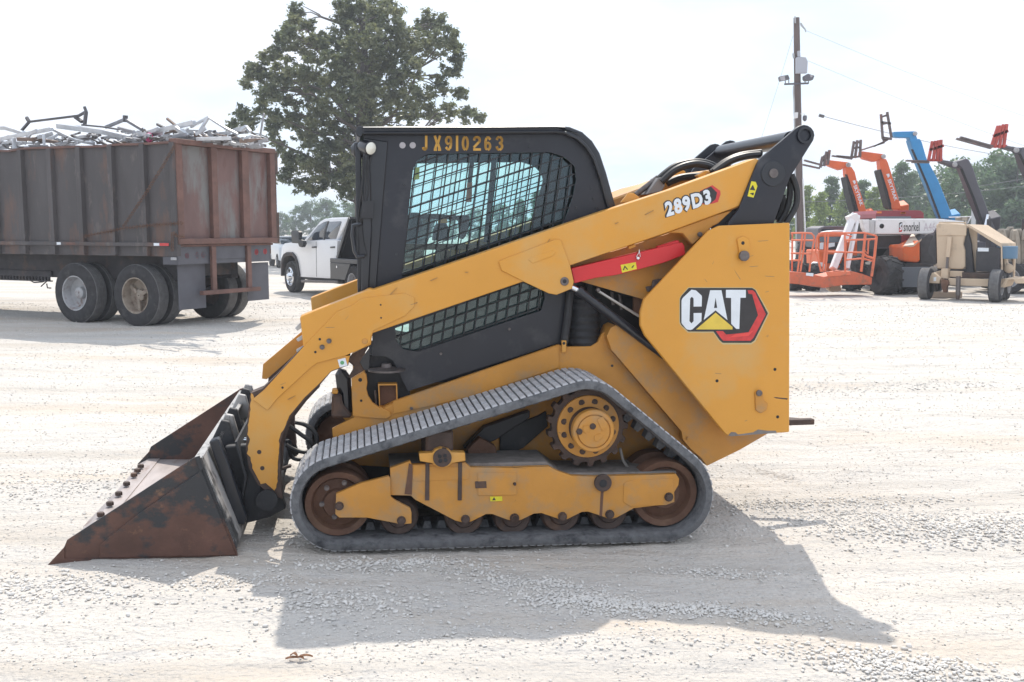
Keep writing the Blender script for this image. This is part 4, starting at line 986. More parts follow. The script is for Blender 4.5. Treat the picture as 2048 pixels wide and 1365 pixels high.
# ================================================================ ground: crushed pale stone, gravel windrows
gr = np.random.default_rng(12)
def vnoise(x, y, s, seed):
    """smooth value noise, cell size s metres"""
    t = np.random.default_rng(seed).random((256, 256))
    u, v = x / s + 1000.37, y / s + 1000.71
    i, j = np.floor(u).astype(int), np.floor(v).astype(int); f, g = u - i, v - j
    f = f * f * (3 - 2 * f); g = g * g * (3 - 2 * g)
    a = lambda p, q: t[p % 256, q % 256]
    return (a(i, j) * (1 - f) + a(i + 1, j) * f) * (1 - g) + (a(i, j + 1) * (1 - f) + a(i + 1, j + 1) * f) * g
Lo, La, Ld = np.array(LF.o), np.array(LF.a), np.array(LF.d)
def gz(x, y):
    x, y = np.asarray(x, float), np.asarray(y, float)
    xl = (x - Lo[0]) * La[0] + (y - Lo[1]) * La[1]; dl = (x - Lo[0]) * Ld[0] + (y - Lo[1]) * Ld[1]
    base = np.interp(xl, [-1.4, -1.05, -0.42, 0.0, 0.88, 1.91, 2.6], [0.020, 0.034, 0.014, -0.002, -0.030, -0.038, -0.03])
    dist = np.hypot(np.maximum(np.abs(xl - 0.4) - 1.7, 0), np.maximum(np.abs(dl - 0.9) - 1.2, 0))
    w = np.clip(1 - dist / 2.6, 0, 1); w = w * w * (3 - 2 * w)
    rough = np.clip(dist / 0.6, 0, 1)
    n = (vnoise(x, y, 1.3, 1) - 0.5) * 0.05 + (vnoise(x, y, 0.42, 2) - 0.5) * 0.022
    n = n * (0.12 + 0.88 * rough) + (vnoise(x, y, 0.13, 3) - 0.5) * 0.010 + (vnoise(x, y, 0.055, 4) - 0.5) * 0.007
    far = np.clip((np.hypot(x, y) - 14) / 20, 0, 1)
    for (cx, cy, ax, ay, rot, h) in WINDROWS:
        ca, sa = math.cos(rot), math.sin(rot)
        u = ((x - cx) * ca + (y - cy) * sa) / ax; v = (-(x - cx) * sa + (y - cy) * ca) / ay
        n = n + h * np.exp(-(u * u + v * v) * 1.4)
    return base * w + n * (1 - far) + 0.009 * np.clip(dl, 0, 2) * w
def gp(px, py): p = ground_pt(px, py); return p.x, p.y
WINDROWS = []
patches = [  # image place, half length, half width (m), turn, stones, size range (m)
    (800, 1128, 0.42, 0.07, 0.1, 520, (0.010, 0.022)), (1080, 1165, 0.32, 0.09, -0.35, 520, (0.010, 0.020)), (1170, 1205, 0.30, 0.08, -0.3, 520, (0.012, 0.022)),
    (1320, 1212, 0.38, 0.06, 0.02, 520, (0.010, 0.020)), (1480, 1222, 0.35, 0.05, -0.15, 420, (0.010, 0.022)), (1960, 1060, 0.75, 0.16, 0.06, 1100, (0.014, 0.027)), (1760, 1035, 0.6, 0.12, -0.05, 500, (0.010, 0.020)),
    (1790, 1325, 0.36, 0.10, -0.35, 700, (0.012, 0.024)), (690, 1210, 0.35, 0.14, 0.0, 500, (0.010, 0.024)), (120, 985, 0.7, 0.25, 0.1, 500, (0.010, 0.022)), (60, 1195, 0.55, 0.16, 0.0, 700, (0.010, 0.024)), (470, 1170, 0.3, 0.07, 0.2, 260, (0.008, 0.02)), (1450, 1135, 0.3, 0.05, -0.1, 260, (0.008, 0.02)), (1690, 1005, 0.6, 0.10, 0.1, 320, (0.01, 0.024)), (1540, 1005, 0.3, 0.06, 0.0, 200, (0.01, 0.02)), (1850, 770, 2.2, 0.25, 0.0, 260, (0.012, 0.03)), (1660, 780, 1.3, 0.25, 0.1, 260, (0.012, 0.03)), (1050, 1280, 0.9, 0.12, 0.0, 420, (0.008, 0.018)), (640, 1075, 0.25, 0.10, 0.0, 240, (0.008, 0.02))]
for px, py, ax, ay, ro, n_, sz in patches:
    x, y = gp(px, py)
    if n_ >= 320: WINDROWS.append((x, y, ax, ay * 1.3, ro, 0.012))
# tyre and track marks on the right: shallow ridges
for k in range(26):
    x, y = gp(1500 + k * 16, 930 + 30 * math.sin(k * 0.2)); WINDROWS.append((x, y, 0.035, 0.16, 0.5, 0.010))
for k in range(16):
    x, y = gp(1640 + k * 26, 850 + 4 * (k % 3)); WINDROWS.append((x, y, 0.06, 0.22, 0.4, 0.016))
for k in range(34):
    for lane in (0, 1):
        x, y = gp(1490 + k * 17, 905 + 46 * lane - k * 0.8); WINDROWS.append((x, y, 0.022, 0.13, 0.35, 0.013))
def lines(lo, hi, fine, far0, far1, grow):
    a = list(np.arange(lo, hi, fine)); s = fine; x = hi
    while x < far1: a.append(x); s *= grow; x += s
    a.append(far1)
    b = []; s = fine; x = lo - fine
    while x > far0: b.append(x); s *= grow; x -= s
    b.append(far0)
    return np.array(sorted(b + a))
gx = lines(-3.2, 4.0, 0.028, -700, 700, 1.10); gy = lines(2.6, 6.4, 0.026, -40, 1400, 1.055)
X, Y_ = np.meshgrid(gx, gy, indexing='ij'); Z = gz(X, Y_)
nx_, ny_ = len(gx), len(gy)
co = np.stack([X, Y_, Z], -1).reshape(-1, 3)
ii, jj = np.meshgrid(np.arange(nx_ - 1), np.arange(ny_ - 1), indexing='ij')
q = np.stack([ii*ny_+jj, (ii+1)*ny_+jj, (ii+1)*ny_+jj+1, ii*ny_+jj+1], -1).reshape(-1, 4)
def np_mesh(name, co, faces, k):
    me = bpy.data.meshes.new(name); n = len(faces)
    me.vertices.add(len(co)); me.vertices.foreach_set("co", co.reshape(-1).astype(np.float32))
    me.loops.add(n * k); me.loops.foreach_set("vertex_index", faces.reshape(-1).astype(np.int32))
    me.polygons.add(n); me.polygons.foreach_set("loop_start", np.arange(0, n * k, k, dtype=np.int32)); me.polygons.foreach_set("loop_total", np.full(n, k, dtype=np.int32))
    me.update(); return me
def ground_material():
    m = bpy.data.materials.new("crushed_stone_ground"); m.use_nodes = True
    N, Lk = m.node_tree.nodes, m.node_tree.links; b = N["Principled BSDF"]
    b.inputs["Roughness"].default_value = 0.95; b.inputs["Specular IOR Level"].default_value = 0.15
    geo = N.new("ShaderNodeNewGeometry"); P = geo.outputs["Position"]
    def noise(sc, det, ro=0.6, st=None):
        n = N.new("ShaderNodeTexNoise"); n.inputs["Scale"].default_value = sc; n.inputs["Detail"].default_value = det; n.inputs["Roughness"].default_value = ro
        if st:
            mp = N.new("ShaderNodeMapping"); mp.inputs["Scale"].default_value = st; Lk.new(P, mp.inputs[0]); Lk.new(mp.outputs[0], n.inputs["Vector"])
        else: Lk.new(P, n.inputs["Vector"])
        return n.outputs["Fac"]
    def ramp(f, lo, hi, c0=(0, 0, 0, 1), c1=(1, 1, 1, 1)):
        r = N.new("ShaderNodeValToRGB"); r.color_ramp.elements[0].position = lo; r.color_ramp.elements[1].position = hi
        r.color_ramp.elements[0].color = c0; r.color_ramp.elements[1].color = c1; Lk.new(f, r.inputs[0]); return r.outputs[0]
    def mix(f, a, c, bl='MIX'):
        x = N.new("ShaderNodeMixRGB"); x.blend_type = bl
        if isinstance(f, float): x.inputs[0].default_value = f
        else: Lk.new(f, x.inputs[0])
        for i, v in ((1, a), (2, c)):
            if isinstance(v, tuple): x.inputs[i].default_value = (*v, 1)
            else: Lk.new(v, x.inputs[i])
        return x.outputs[0]
    c = mix(ramp(noise(0.55, 5.0, 0.6, (0.5, 1.6, 1)), 0.40, 0.62), (0.625, 0.585, 0.535), (0.555, 0.53, 0.495))
    c = mix(ramp(noise(1.1, 4.0, 0.6, (0.4, 1.8, 1)), 0.56, 0.72), c, (0.57, 0.50, 0.42))
    c = mix(ramp(noise(38.0, 5.0, 0.7), 0.52, 0.74), c, (0.46, 0.44, 0.42))
    c = mix(ramp(noise(120.0, 3.0, 0.7), 0.58, 0.74), c, (0.35, 0.34, 0.325))
    c = mix(ramp(noise(3.2, 9.0, 0.75, (0.8, 1.7, 1)), 0.55, 0.76), c, (0.46, 0.455, 0.45))
    c = mix(ramp(noise(0.9, 8.0, 0.7, (0.22, 1.5, 1)), 0.50, 0.70), c, (0.45, 0.425, 0.39))
    c = mix(ramp(noise(0.35, 6.0, 0.65, (0.5, 2.2, 1)), 0.52, 0.68), c, (0.52, 0.455, 0.385))
    Lk.new(c, b.inputs["Base Color"])
    v = N.new("ShaderNodeTexVoronoi"); v.inputs["Scale"].default_value = 42.0; Lk.new(P, v.inputs["Vector"])
    b1 = N.new("ShaderNodeBump"); b1.inputs["Strength"].default_value = 0.55; b1.inputs["Distance"].default_value = 0.012; Lk.new(v.outputs["Distance"], b1.inputs["Height"]); b1.invert = True
    b2 = N.new("ShaderNodeBump"); b2.inputs["Strength"].default_value = 0.6; b2.inputs["Distance"].default_value = 0.02; Lk.new(noise(26.0, 8.0, 0.7), b2.inputs["Height"]); Lk.new(b1.outputs[0], b2.inputs["Normal"])
    b3 = N.new("ShaderNodeBump"); b3.inputs["Strength"].default_value = 0.5; b3.inputs["Distance"].default_value = 0.12; Lk.new(noise(2.6, 7.0, 0.6, (0.6, 1.8, 1)), b3.inputs["Height"]); Lk.new(b2.outputs[0], b3.inputs["Normal"])
    Lk.new(b3.outputs[0], b.inputs["Normal"])
    return m
m_ground = ground_material()
gme = np_mesh("ground", co, q, 4)
gme.polygons.foreach_set("use_smooth", np.ones(len(q), dtype=bool))
g = finish("ground", gme, m_ground); tag(g, kind="structure")
# stones
oct_v = np.array([(1, 0, 0), (-1, 0, 0), (0, 1, 0), (0, -1, 0), (0, 0, 1), (0, 0, -1)], float)
oct_f = np.array([(0, 2, 4), (2, 1, 4), (1, 3, 4), (3, 0, 4), (2, 0, 5), (1, 2, 5), (3, 1, 5), (0, 3, 5)])
ph = (1 + 5 ** 0.5) / 2
ico_v = np.array([(-1, ph, 0), (1, ph, 0), (-1, -ph, 0), (1, -ph, 0), (0, -1, ph), (0, 1, ph), (0, -1, -ph), (0, 1, -ph), (ph, 0, -1), (ph, 0, 1), (-ph, 0, -1), (-ph, 0, 1)], float) / 1.902
ico_f = np.array([(0,11,5),(0,5,1),(0,1,7),(0,7,10),(0,10,11),(1,5,9),(5,11,4),(11,10,2),(10,7,6),(7,1,8),(3,9,4),(3,4,2),(3,2,6),(3,6,8),(3,8,9),(4,9,5),(2,4,11),(6,2,10),(8,6,7),(9,8,1)])
def stones(x, y, s, bv, bf, sink=0.3):
    n = len(x); nv = len(bv)
    v = bv[None] * (0.72 + 0.5 * gr.random((n, nv, 1))) * np.stack([1 + 0.5 * gr.random(n), 0.75 + 0.4 * gr.random(n), 0.36 + 0.26 * gr.random(n)], -1)[:, None, :]
    a = gr.random(n) * 6.283; b = gr.normal(size=n) * 0.5
    ca, sa, cb, sb = np.cos(a)[:, None], np.sin(a)[:, None], np.cos(b)[:, None], np.sin(b)[:, None]
    vx, vy, vz = v[..., 0], v[..., 1], v[..., 2]
    vy, vz = vy * cb - vz * sb, vy * sb + vz * cb
    vx, vy = vx * ca - vy * sa, vx * sa + vy * ca
    s_ = s[:, None] * 0.5
    z = gz(x, y) + s * 0.30 * (1 - sink * 2 * gr.random(n))
    co = np.stack([vx * s_ + x[:, None], vy * s_ + y[:, None], vz * s_ + z[:, None]], -1).reshape(-1, 3)
    f = (bf[None] + (np.arange(n) * nv)[:, None, None]).reshape(-1, 3)
    return co, f
m_stone = mat("pale_gravel_stone", (0.66, 0.635, 0.60), 0.9, spec=0.2, var=0.14, vscale=9, col2=(0.70, 0.66, 0.60), c2=(0.5, 0.7), c2scale=16)
bx_, by_, bs_ = [], [], []
for px, py, ax, ay, ro, n_, sz in patches:
    x0, y0 = gp(px, py); n_ = int(n_ * 1.15)
    u, v = gr.normal(size=n_) * 0.62 * ax, gr.normal(size=n_) * 0.8 * ay
    bx_.append(x0 + u * math.cos(ro) - v * math.sin(ro)); by_.append(y0 + u * math.sin(ro) + v * math.cos(ro))
    bs_.append(sz[0] + (sz[1] - sz[0]) * gr.random(n_) ** 2.6)
co1, f1 = stones(np.concatenate(bx_), np.concatenate(by_), np.concatenate(bs_), ico_v, ico_f)
o = finish("gravel_stones", np_mesh("gravel_stones", co1, f1, 3), m_stone); tag(o, "loose grey gravel stones in low windrows on the ground", "gravel", kind="stuff")
n_ = 55000
yy = 2.7 + 19 * gr.random(n_) ** 2.3; xx = (gr.random(n_) * 2 - 1) * (0.62 * yy + 0.4)
keep = vnoise(xx, yy, 0.45, 8) * 0.6 + vnoise(xx, yy, 0.16, 9) * 0.4 > 0.36
xx, yy = xx[keep], yy[keep]
co2, f2 = stones(xx, yy, 0.003 + 0.009 * gr.random(len(xx)) ** 3.2 + 0.0012 * (yy - 2.7), oct_v, oct_f)
o = finish("fine_gravel", np_mesh("fine_gravel", co2, f2, 3), m_stone); tag(o, "fine crushed gravel strewn over the whole yard surface", "gravel", kind="stuff")
# dry leaf in the foreground
lx, ly = gp(596, 1334)
lm_ = mat("dry_brown_leaf", (0.30, 0.16, 0.09), 0.8, var=0.25, vscale=60)
dl_ = empty("dry_leaf", Matrix.Translation((lx, ly, float(gz(lx, ly)) + 0.006)), "curled dry brown leaf lying on the gravel in the foreground", "leaf")
for k, (ang, ln, up) in enumerate(((0.15, 0.055, 0.006), (2.7, 0.035, 0.012), (-0.5, 0.03, 0.004), (3.4, 0.045, 0.002))):
    b = MB(); pts = []
    for t in range(6):
        u = t / 5; w_ = 0.009 * math.sin(math.pi * min(1, u * 0.9 + 0.08)); c_ = Vector((math.cos(ang), math.sin(ang), 0)) * ln * u; s_ = Vector((-math.sin(ang), math.cos(ang), 0)) * w_
        z_ = up * math.sin(math.pi * u) + 0.004
        pts.append((c_ + s_ + Vector((0, 0, z_ + 0.006)), c_ + Vector((0, 0, z_)), c_ - s_ + Vector((0, 0, z_ + 0.006))))
    b.add([p for r_ in pts for p in r_], [(t*3+c2, t*3+c2+1, t*3+c2+4, t*3+c2+3) for t in range(5) for c2 in (0, 1)])
    b.build("leaf_lobe", lm_, dl_, 0, True)
# ================================================================ scrap trailer on the left
m_truck = mat("weathered_blue_grey_steel", (0.070, 0.062, 0.063), 0.6, var=0.22, vscale=2.0, col2=(0.15, 0.08, 0.055), c2=(0.55, 0.72), c2scale=2.2, col3=(0.15, 0.125, 0.115), c3=(0.56, 0.72), c3scale=5, stretch=(1, 1, 0.35), bump=0.04, bscale=8)
m_gate = mat("rusted_tailgate_steel", (0.165, 0.098, 0.088), 0.7, var=0.18, vscale=2.2, col2=(0.19, 0.185, 0.18), c2=(0.47, 0.60), c2scale=1.9, col3=(0.12, 0.055, 0.045), c3=(0.56, 0.70), c3scale=3, stretch=(1, 1, 0.3), bump=0.06, bscale=12)
m_gate_rim = mat("rusty_gate_rim", (0.15, 0.078, 0.062), 0.7, var=0.25, vscale=4, col2=(0.10, 0.06, 0.05), c2=(0.55, 0.7), c2scale=5)
m_chas = mat("dark_trailer_chassis", (0.050, 0.045, 0.048), 0.75, var=0.3, vscale=4, col2=(0.12, 0.075, 0.055), c2=(0.55, 0.75), c2scale=3)
m_tyre = mat("tyre_rubber", (0.050, 0.048, 0.050), 0.9, spec=0.2, var=0.2, vscale=10, col2=(0.12, 0.115, 0.11), c2=(0.55, 0.8), c2scale=6)
m_tread = mat("dusty_tyre_tread", (0.15, 0.147, 0.147), 0.9, spec=0.2, var=0.2, vscale=12)
m_rim_w = mat("old_white_rim", (0.40, 0.40, 0.41), 0.6, var=0.2, vscale=8, col2=(0.16, 0.08, 0.05), c2=(0.54, 0.7), c2scale=6)
m_rim_tan = mat("dirty_tan_rim", (0.30, 0.25, 0.20), 0.65, var=0.25, vscale=8, col2=(0.14, 0.08, 0.055), c2=(0.5, 0.7), c2scale=6)
m_flap = mat("grey_mud_flap", (0.10, 0.10, 0.115), 0.7, var=0.15, vscale=3)
m_taillight = mat("red_tail_lens", (0.52, 0.05, 0.06), 0.35, coat=0.3)
m_alu = mat("scrap_aluminium", (0.62, 0.64, 0.67), 0.38, metal=0.55, var=0.15, vscale=6)
m_alu2 = mat("dull_scrap_steel", (0.30, 0.30, 0.32), 0.5, metal=0.3, var=0.3, vscale=6)
m_scrapd = mat("dark_scrap_steel", (0.10, 0.095, 0.10), 0.6, var=0.3, vscale=6)
m_scrapbr = mat("brown_scrap_steel", (0.20, 0.14, 0.11), 0.7, var=0.3, vscale=6)
TF = Frame((-5.32, 15.9, 0), R(-26.6))
TW = 2.27
za = zf(0, 200, 4.875); zb_ = zf(280, 230, 5.46); zl_ = zf(0, 460, 3.531)
trailer = empty("scrap_trailer", TF.m, "long rusty grey high sided trailer heaped with scrap metal", "trailer")
ZT, ZB = TF.P(355, 281, 0).z, TF.P(345, 514, 0).z
ZF = TF.P(345, 478, 0).z
def tb(name, x0, x1, y0, y1, z0, z1, m, par=trailer, bev=0.006): return MB().box(x0, x1, y0, y1, z0, z1).build(name, m, par, bev)
XL = -9.6
tb("side_wall", XL, -0.02, 0.0, 0.05, ZB, ZT - 0.02, m_truck)
tb("side_wall", XL, -0.02, TW - 0.05, TW, ZB, ZT - 0.02, m_truck)
tb("front_wall", XL, XL + 0.05, 0.05, TW - 0.05, ZB, ZT, m_truck)
tb("trailer_floor", XL + 0.05, -0.03, 0.05, TW - 0.05, ZB, ZB + 0.08, m_chas)
xr = [TF.P(x, 390, 0).x for x in (48, 107, 165, 228, 292)]
step = xr[-1] - xr[-2]
xs = [xr[0] - step * k for k in range(4, 0, -1)] + xr + [TF.P(352, 390, 0).x]
for i, x in enumerate(xs):
    if x - 0.06 < XL: continue
    MB().prism([(x - 0.075, 0), (x - 0.055, -0.065), (x + 0.045, -0.075), (x + 0.06, 0)], 0, 1).v
    b = MB(); b.loops([[(x - 0.085, 0.002, z), (x - 0.05, -0.07, z), (x + 0.05, -0.07, z), (x + 0.065, 0.002, z)] for z in (ZB + 0.01, ZT - 0.03)])
    b.build("side_rib", m_truck, trailer, 0.004)
rim = MB()
random.seed(11)
pr = None
for k in range(26):
    x = XL + (0 - XL) * k / 25; dz = (random.random() - 0.5) * 0.03
    q = (x, ZT - 0.02 + dz)
    if pr: rim.beam((pr[0], 0.0, pr[1]), (q[0], 0.0, q[1]), 0.10, 0.035)
    pr = q
rim.build("top_rail", m_gate_rim, trailer)
tb("top_rail", XL, -0.02, TW - 0.06, TW + 0.04, ZT - 0.03, ZT + 0.01, m_gate_rim)
# lower rub rail with reflective tape
zr_ = TF.P(200, 488, 0).z
tb("rub_rail", XL, -0.1, -0.085, -0.072, zr_ - 0.035, zr_ + 0.03, m_truck)
for a, b_, m in ((307, 318, m_white_print), (319, 337, m_red_print), (113, 121, m_white_print), (132, 150, m_gate_rim)):
    tb("reflective_tape", TF.P(a, 483, -0.09).x, TF.P(b_, 483, -0.09).x, -0.0895, -0.086, zr_ - 0.022, zr_ + 0.022, m, bev=0)
# tailgate
def tx(px, py, x=0.0): return TF.X(px, py, x)
gt = MB().box(-0.045, -0.005, 0.06, TW - 0.06, ZF, ZT - 0.06).build("tailgate", m_gate, trailer)
for d0, d1 in ((-0.04, 0.09), (tx(419, 380).y - 0.02, tx(427, 380).y + 0.02), (tx(480, 380).y - 0.02, tx(490, 380).y + 0.02), (TW - 0.09, TW + 0.04)):
    MB().box(-0.004, 0.085, d0, d1, ZF + 0.005, ZT - 0.055).build("gate_rib", m_gate_rim, gt, 0.006)
MB().box(-0.06, 0.10, -0.05, TW + 0.05, ZT - 0.055, ZT + 0.03).build("gate_top_rail", m_gate_rim, gt, 0.008)
MB().box(-0.06, 0.10, -0.05, TW + 0.05, ZF - 0.09, ZF + 0.004).build("gate_bottom_rail", m_gate_rim, gt, 0.008)
for zz in ((ZT - 0.4, ZT - 0.02), (ZF - 0.10, ZF + 0.45)):
    MB().box(-0.03, 0.05, TW + 0.06, TW + 0.16, zz[0], zz[1]).build("gate_hinge", m_rustdark, gt, 0.006)
cylb = MB().tube([(0.02, TW + 0.11, ZF + 0.3), (0.02, TW + 0.11, ZT - 0.3)], 0.018, 8).build("hinge_rod", m_rustdark, gt)
# rear bolster, lights, bumper
zc0 = tx(440, 545).z
tb("rear_bolster", -0.35, -0.02, 0.02, TW - 0.02, tx(370, 530).z, ZF - 0.092, m_flap)
tb("bolster_edge", -0.019, 0.03, 0.0, TW, ZF - 0.13, ZF - 0.094, m_gate_rim)
for (u, v) in ((1322, 183), (1392, 180), (1436, 177), (1812, 157), (1873, 153)):
    p = tx(*zl_(u, v), -0.018)
    MB().lathe((0, 0), [(0.052, 0.0), (0.05, 0.02), (0.03, 0.028)], 16, Matrix.Translation((-0.02, p.y, p.z)) @ Matrix.Rotation(R(90), 4, 'Z')).build("tail_light", m_taillight, trailer, 0, True)
for (u, v) in ((1565, 165), (1675, 178)):
    p = tx(*zl_(u, v), -0.018)
    MB().lathe((0, 0), [(0.045, 0.0), (0.04, 0.015)], 12, Matrix.Translation((-0.02, p.y, p.z)) @ Matrix.Rotation(R(90), 4, 'Z')).build("clearance_lamp", m_rim_w, trailer, 0, True)
p_a, p_b = tx(*zl_(1495, 100)), tx(*zl_(1745, 100)); zbar = tx(*zl_(1600, 418)).z
for p in (p_a, p_b): tb("bumper_post", -0.01, 0.05, p.y - 0.05, p.y + 0.05, zbar, ZF - 0.13, m_gate_rim)
tb("bumper_bar", -0.02, 0.07, p_a.y - 0.3, p_b.y + 0.25, zbar - 0.07, zbar, m_gate_rim)
tb("hitch_plate", -0.012, -0.004, p_a.y + 0.05, p_b.y - 0.05, tx(*zl_(1600, 205)).z, ZF - 0.13, m_flap)
for (u0, u1, d) in ((1255, 1448, 0), (1745, 1895, 0)):
    y0, y1 = tx(*zl_(u0, 300), -0.12).y, tx(*zl_(u1, 300), -0.12).y
    z0 = tx(*zl_(u0, 570 if u0 < 1500 else 505), -0.12).z
    MB().box(-0.13, -0.115, y0, y1, z0, tx(*zl_(u0, 235), -0.12).z).build("mud_flap", m_flap, trailer, 0.004)
# chassis rails and perforated landing rail
tb("chassis_rail", XL, -0.4, 0.45, 0.62, ZB - 0.42, ZB, m_chas)
tb("chassis_rail", XL, -0.4, TW - 0.62, TW - 0.45, ZB - 0.42, ZB, m_chas)
tb("cross_member", XL + 0.3, -0.4, 0.62, TW - 0.62, ZB - 0.35, ZB - 0.02, m_chas)
zr2 = TF.P(60, 557, 0.4).z
xrA, xrB = TF.P(-60, 557, 0.4).x, TF.P(102, 557, 0.4).x
pr_ = MB(); pr_.box(xrA, xrB, 0.40, 0.44, zr2 + 0.035, zr2 + 0.14); pr_.box(xrA, xrB, 0.40, 0.44, zr2 - 0.05, zr2 - 0.03)
n = int((xrB - xrA) / 0.085)
for k in range(n): pr_.box(xrA + k * 0.085, xrA + k * 0.085 + 0.04, 0.40, 0.44, zr2 - 0.03, zr2 + 0.035)
pr_.build("perforated_rail", m_chas, trailer)
for pts in ([(200, 350), (240, 372), (300, 368), (340, 352)], [(290, 400), (320, 372), (350, 350)], [(330, 380), (335, 410), (360, 412)]):
    MB().tube([TF.P(*zl_(*q), 0.5) for q in pts], 0.012, 6).build("air_hose", m_hose, trailer, 0, True)
# wheels: dual tyres on two axles
def tyre_prof(r, w, g=5):
    pts = [(r*0.56, 0.04*w), (r*0.62, 0.0), (r*0.80, -0.02*w), (r*0.93, 0.02*w), (r*0.985, 0.10*w)]
    for k in range(g):
        a = 0.14 + 0.72 * k / g; b_ = 0.14 + 0.72 * (k + 1) / g
        pts += [(r, a*w), (r, (b_ - 0.022)*w), (r*0.975, (b_ - 0.018)*w), (r*0.975, (b_ - 0.002)*w)]
    pts += [(r*0.985, 0.90*w), (r*0.93, 0.98*w), (r*0.80, 1.02*w), (r*0.62, 1.0*w), (r*0.56, 0.96*w)]
    return pts
def road_wheel(c, y, r, w, rim_m, par, side=1, spokes=0, seg=40, name="wheel"):
    """tyre with rim; side=1 faces the camera side (y small), -1 the other"""
    f = lambda d: y + d if side == 1 else y + w - d
    ty = MB().lathe(c, [(a, f(b_)) for a, b_ in tyre_prof(r, w)], seg, cap=False).build("tyre", m_tyre, par, 0, True)
    ty.data.materials.append(m_tread)
    for pl_ in ty.data.polygons:
        if math.hypot(pl_.center.x - c[0], pl_.center.z - c[1]) > r * 0.955: pl_.material_index = 1
    rm = MB().lathe(c, [(r*0.57, f(0.03*w)), (r*0.585, f(0.0)), (r*0.55, f(0.01*w)), (r*0.53, f(0.22*w)), (r*0.50, f(0.55*w)), (r*0.42, f(0.62*w)), (r*0.2, f(0.62*w)), (r*0.19, f(0.35*w)), (r*0.15, f(0.30*w)), (0.01, f(0.30*w))], seg, cap=False).build("rim", rim_m, ty, 0, True)
    for k in range(spokes):
        t = 2 * math.pi * (k + 0.2) / spokes
        MB().beam((c[0] + r*0.12*math.cos(t), f(0.34*w), c[1] + r*0.12*math.sin(t)), (c[0] + r*0.50*math.cos(t), f(0.46*w), c[1] + r*0.50*math.sin(t)), r*0.13, r*0.09, (0, 1, 0)).build("spoke", m_rim_tan, ty, 0.004)
    return ty
for cx, cy, rm, sp in ((149, 594, m_rim_w, 0), (270, 595, m_rim_tan, 3)):
    p = TF.P(cx, cy, 0.02)
    r = 0.515; c = (p.x, r)
    road_wheel(c, 0.02, r, 0.27, rm, trailer, 1, sp)
    road_wheel(c, 0.34, r, 0.27, m_rustdark, trailer, 1)
    road_wheel(c, TW - 0.29, r, 0.27, m_rustdark, trailer, -1)
    road_wheel(c, TW - 0.61, r, 0.27, m_rustdark, trailer, -1)
    MB().tube([(c[0], 0.3, r), (c[0], TW - 0.3, r)], 0.07, 10).build("axle", m_chas, trailer)
for y in (0.45, TW - 0.60): MB().box(-8.6, -8.45, y, y + 0.15, 0.0, ZB).build('landing_leg', m_chas, trailer, 0.01)
# chains on the side
def chain(pts, n, lw=0.016):
    b = MB(); P = [Vector(p) for p in pts]
    L_ = [0]
    for i in range(1, len(P)): L_.append(L_[-1] + (P[i] - P[i-1]).length)
    for k in range(n):
        s = L_[-1] * (k + 0.5) / n; i = max(j for j in range(len(P) - 1) if L_[j] <= s)
        u = (s - L_[i]) / (L_[i+1] - L_[i]); c = P[i].lerp(P[i+1], u); t = (P[i+1] - P[i]).normalized()
        a = Vector((0, 1, 0)) if k % 2 else t.cross(Vector((0, 1, 0))).normalized()
        hl = L_[-1] / n * 0.62; hw = lw * 1.7
        ring = [c + t * (hl * math.cos(w)) + a * (hw * math.sin(w)) for w in (0, 0.8, 1.57, 2.34, 3.14, 3.94, 4.71, 5.5)]
        b.tube(ring + [ring[0]], lw * 0.30, 5, False)
    return b
chain([TF.P(*za(830, 1330), -0.10), TF.P(*za(1150, 1265), -0.10), TF.P(*za(1215, 1250), -0.10), TF.P(*za(1462, 1225), -0.10), TF.P(*zb_(150, 1205), -0.10), TF.P(*zb_(480, 1180), -0.10)], 60).build("chain", m_rust, trailer)
chain([TF.P(*za(1200, 1240), -0.11), TF.P(*za(1462, 850), -0.11), TF.P(*zb_(120, 765), -0.11), TF.P(*zb_(250, 560), -0.10), TF.P(*zb_(380, 330), -0.10)], 48).build("chain", m_rust, trailer)
chain([TF.P(*zl_(1218, 20), -0.11), TF.P(*zl_(1216, 150), -0.11)], 12).build("chain", m_rust, trailer)
chain([TF.P(*zl_(1225, 20), -0.11), TF.P(*zl_(1255, 50), -0.11), TF.P(*zl_(1300, 45), -0.11)], 9).build("chain", m_rust, trailer)
tb("marker_plate", TF.P(*zl_(1195, 205), -0.1).x, TF.P(*zl_(1235, 205), -0.1).x, -0.075, -0.06, TF.P(*zl_(1195, 215), -0.1).z, TF.P(*zl_(1195, 195), -0.1).z, m_rim_w)

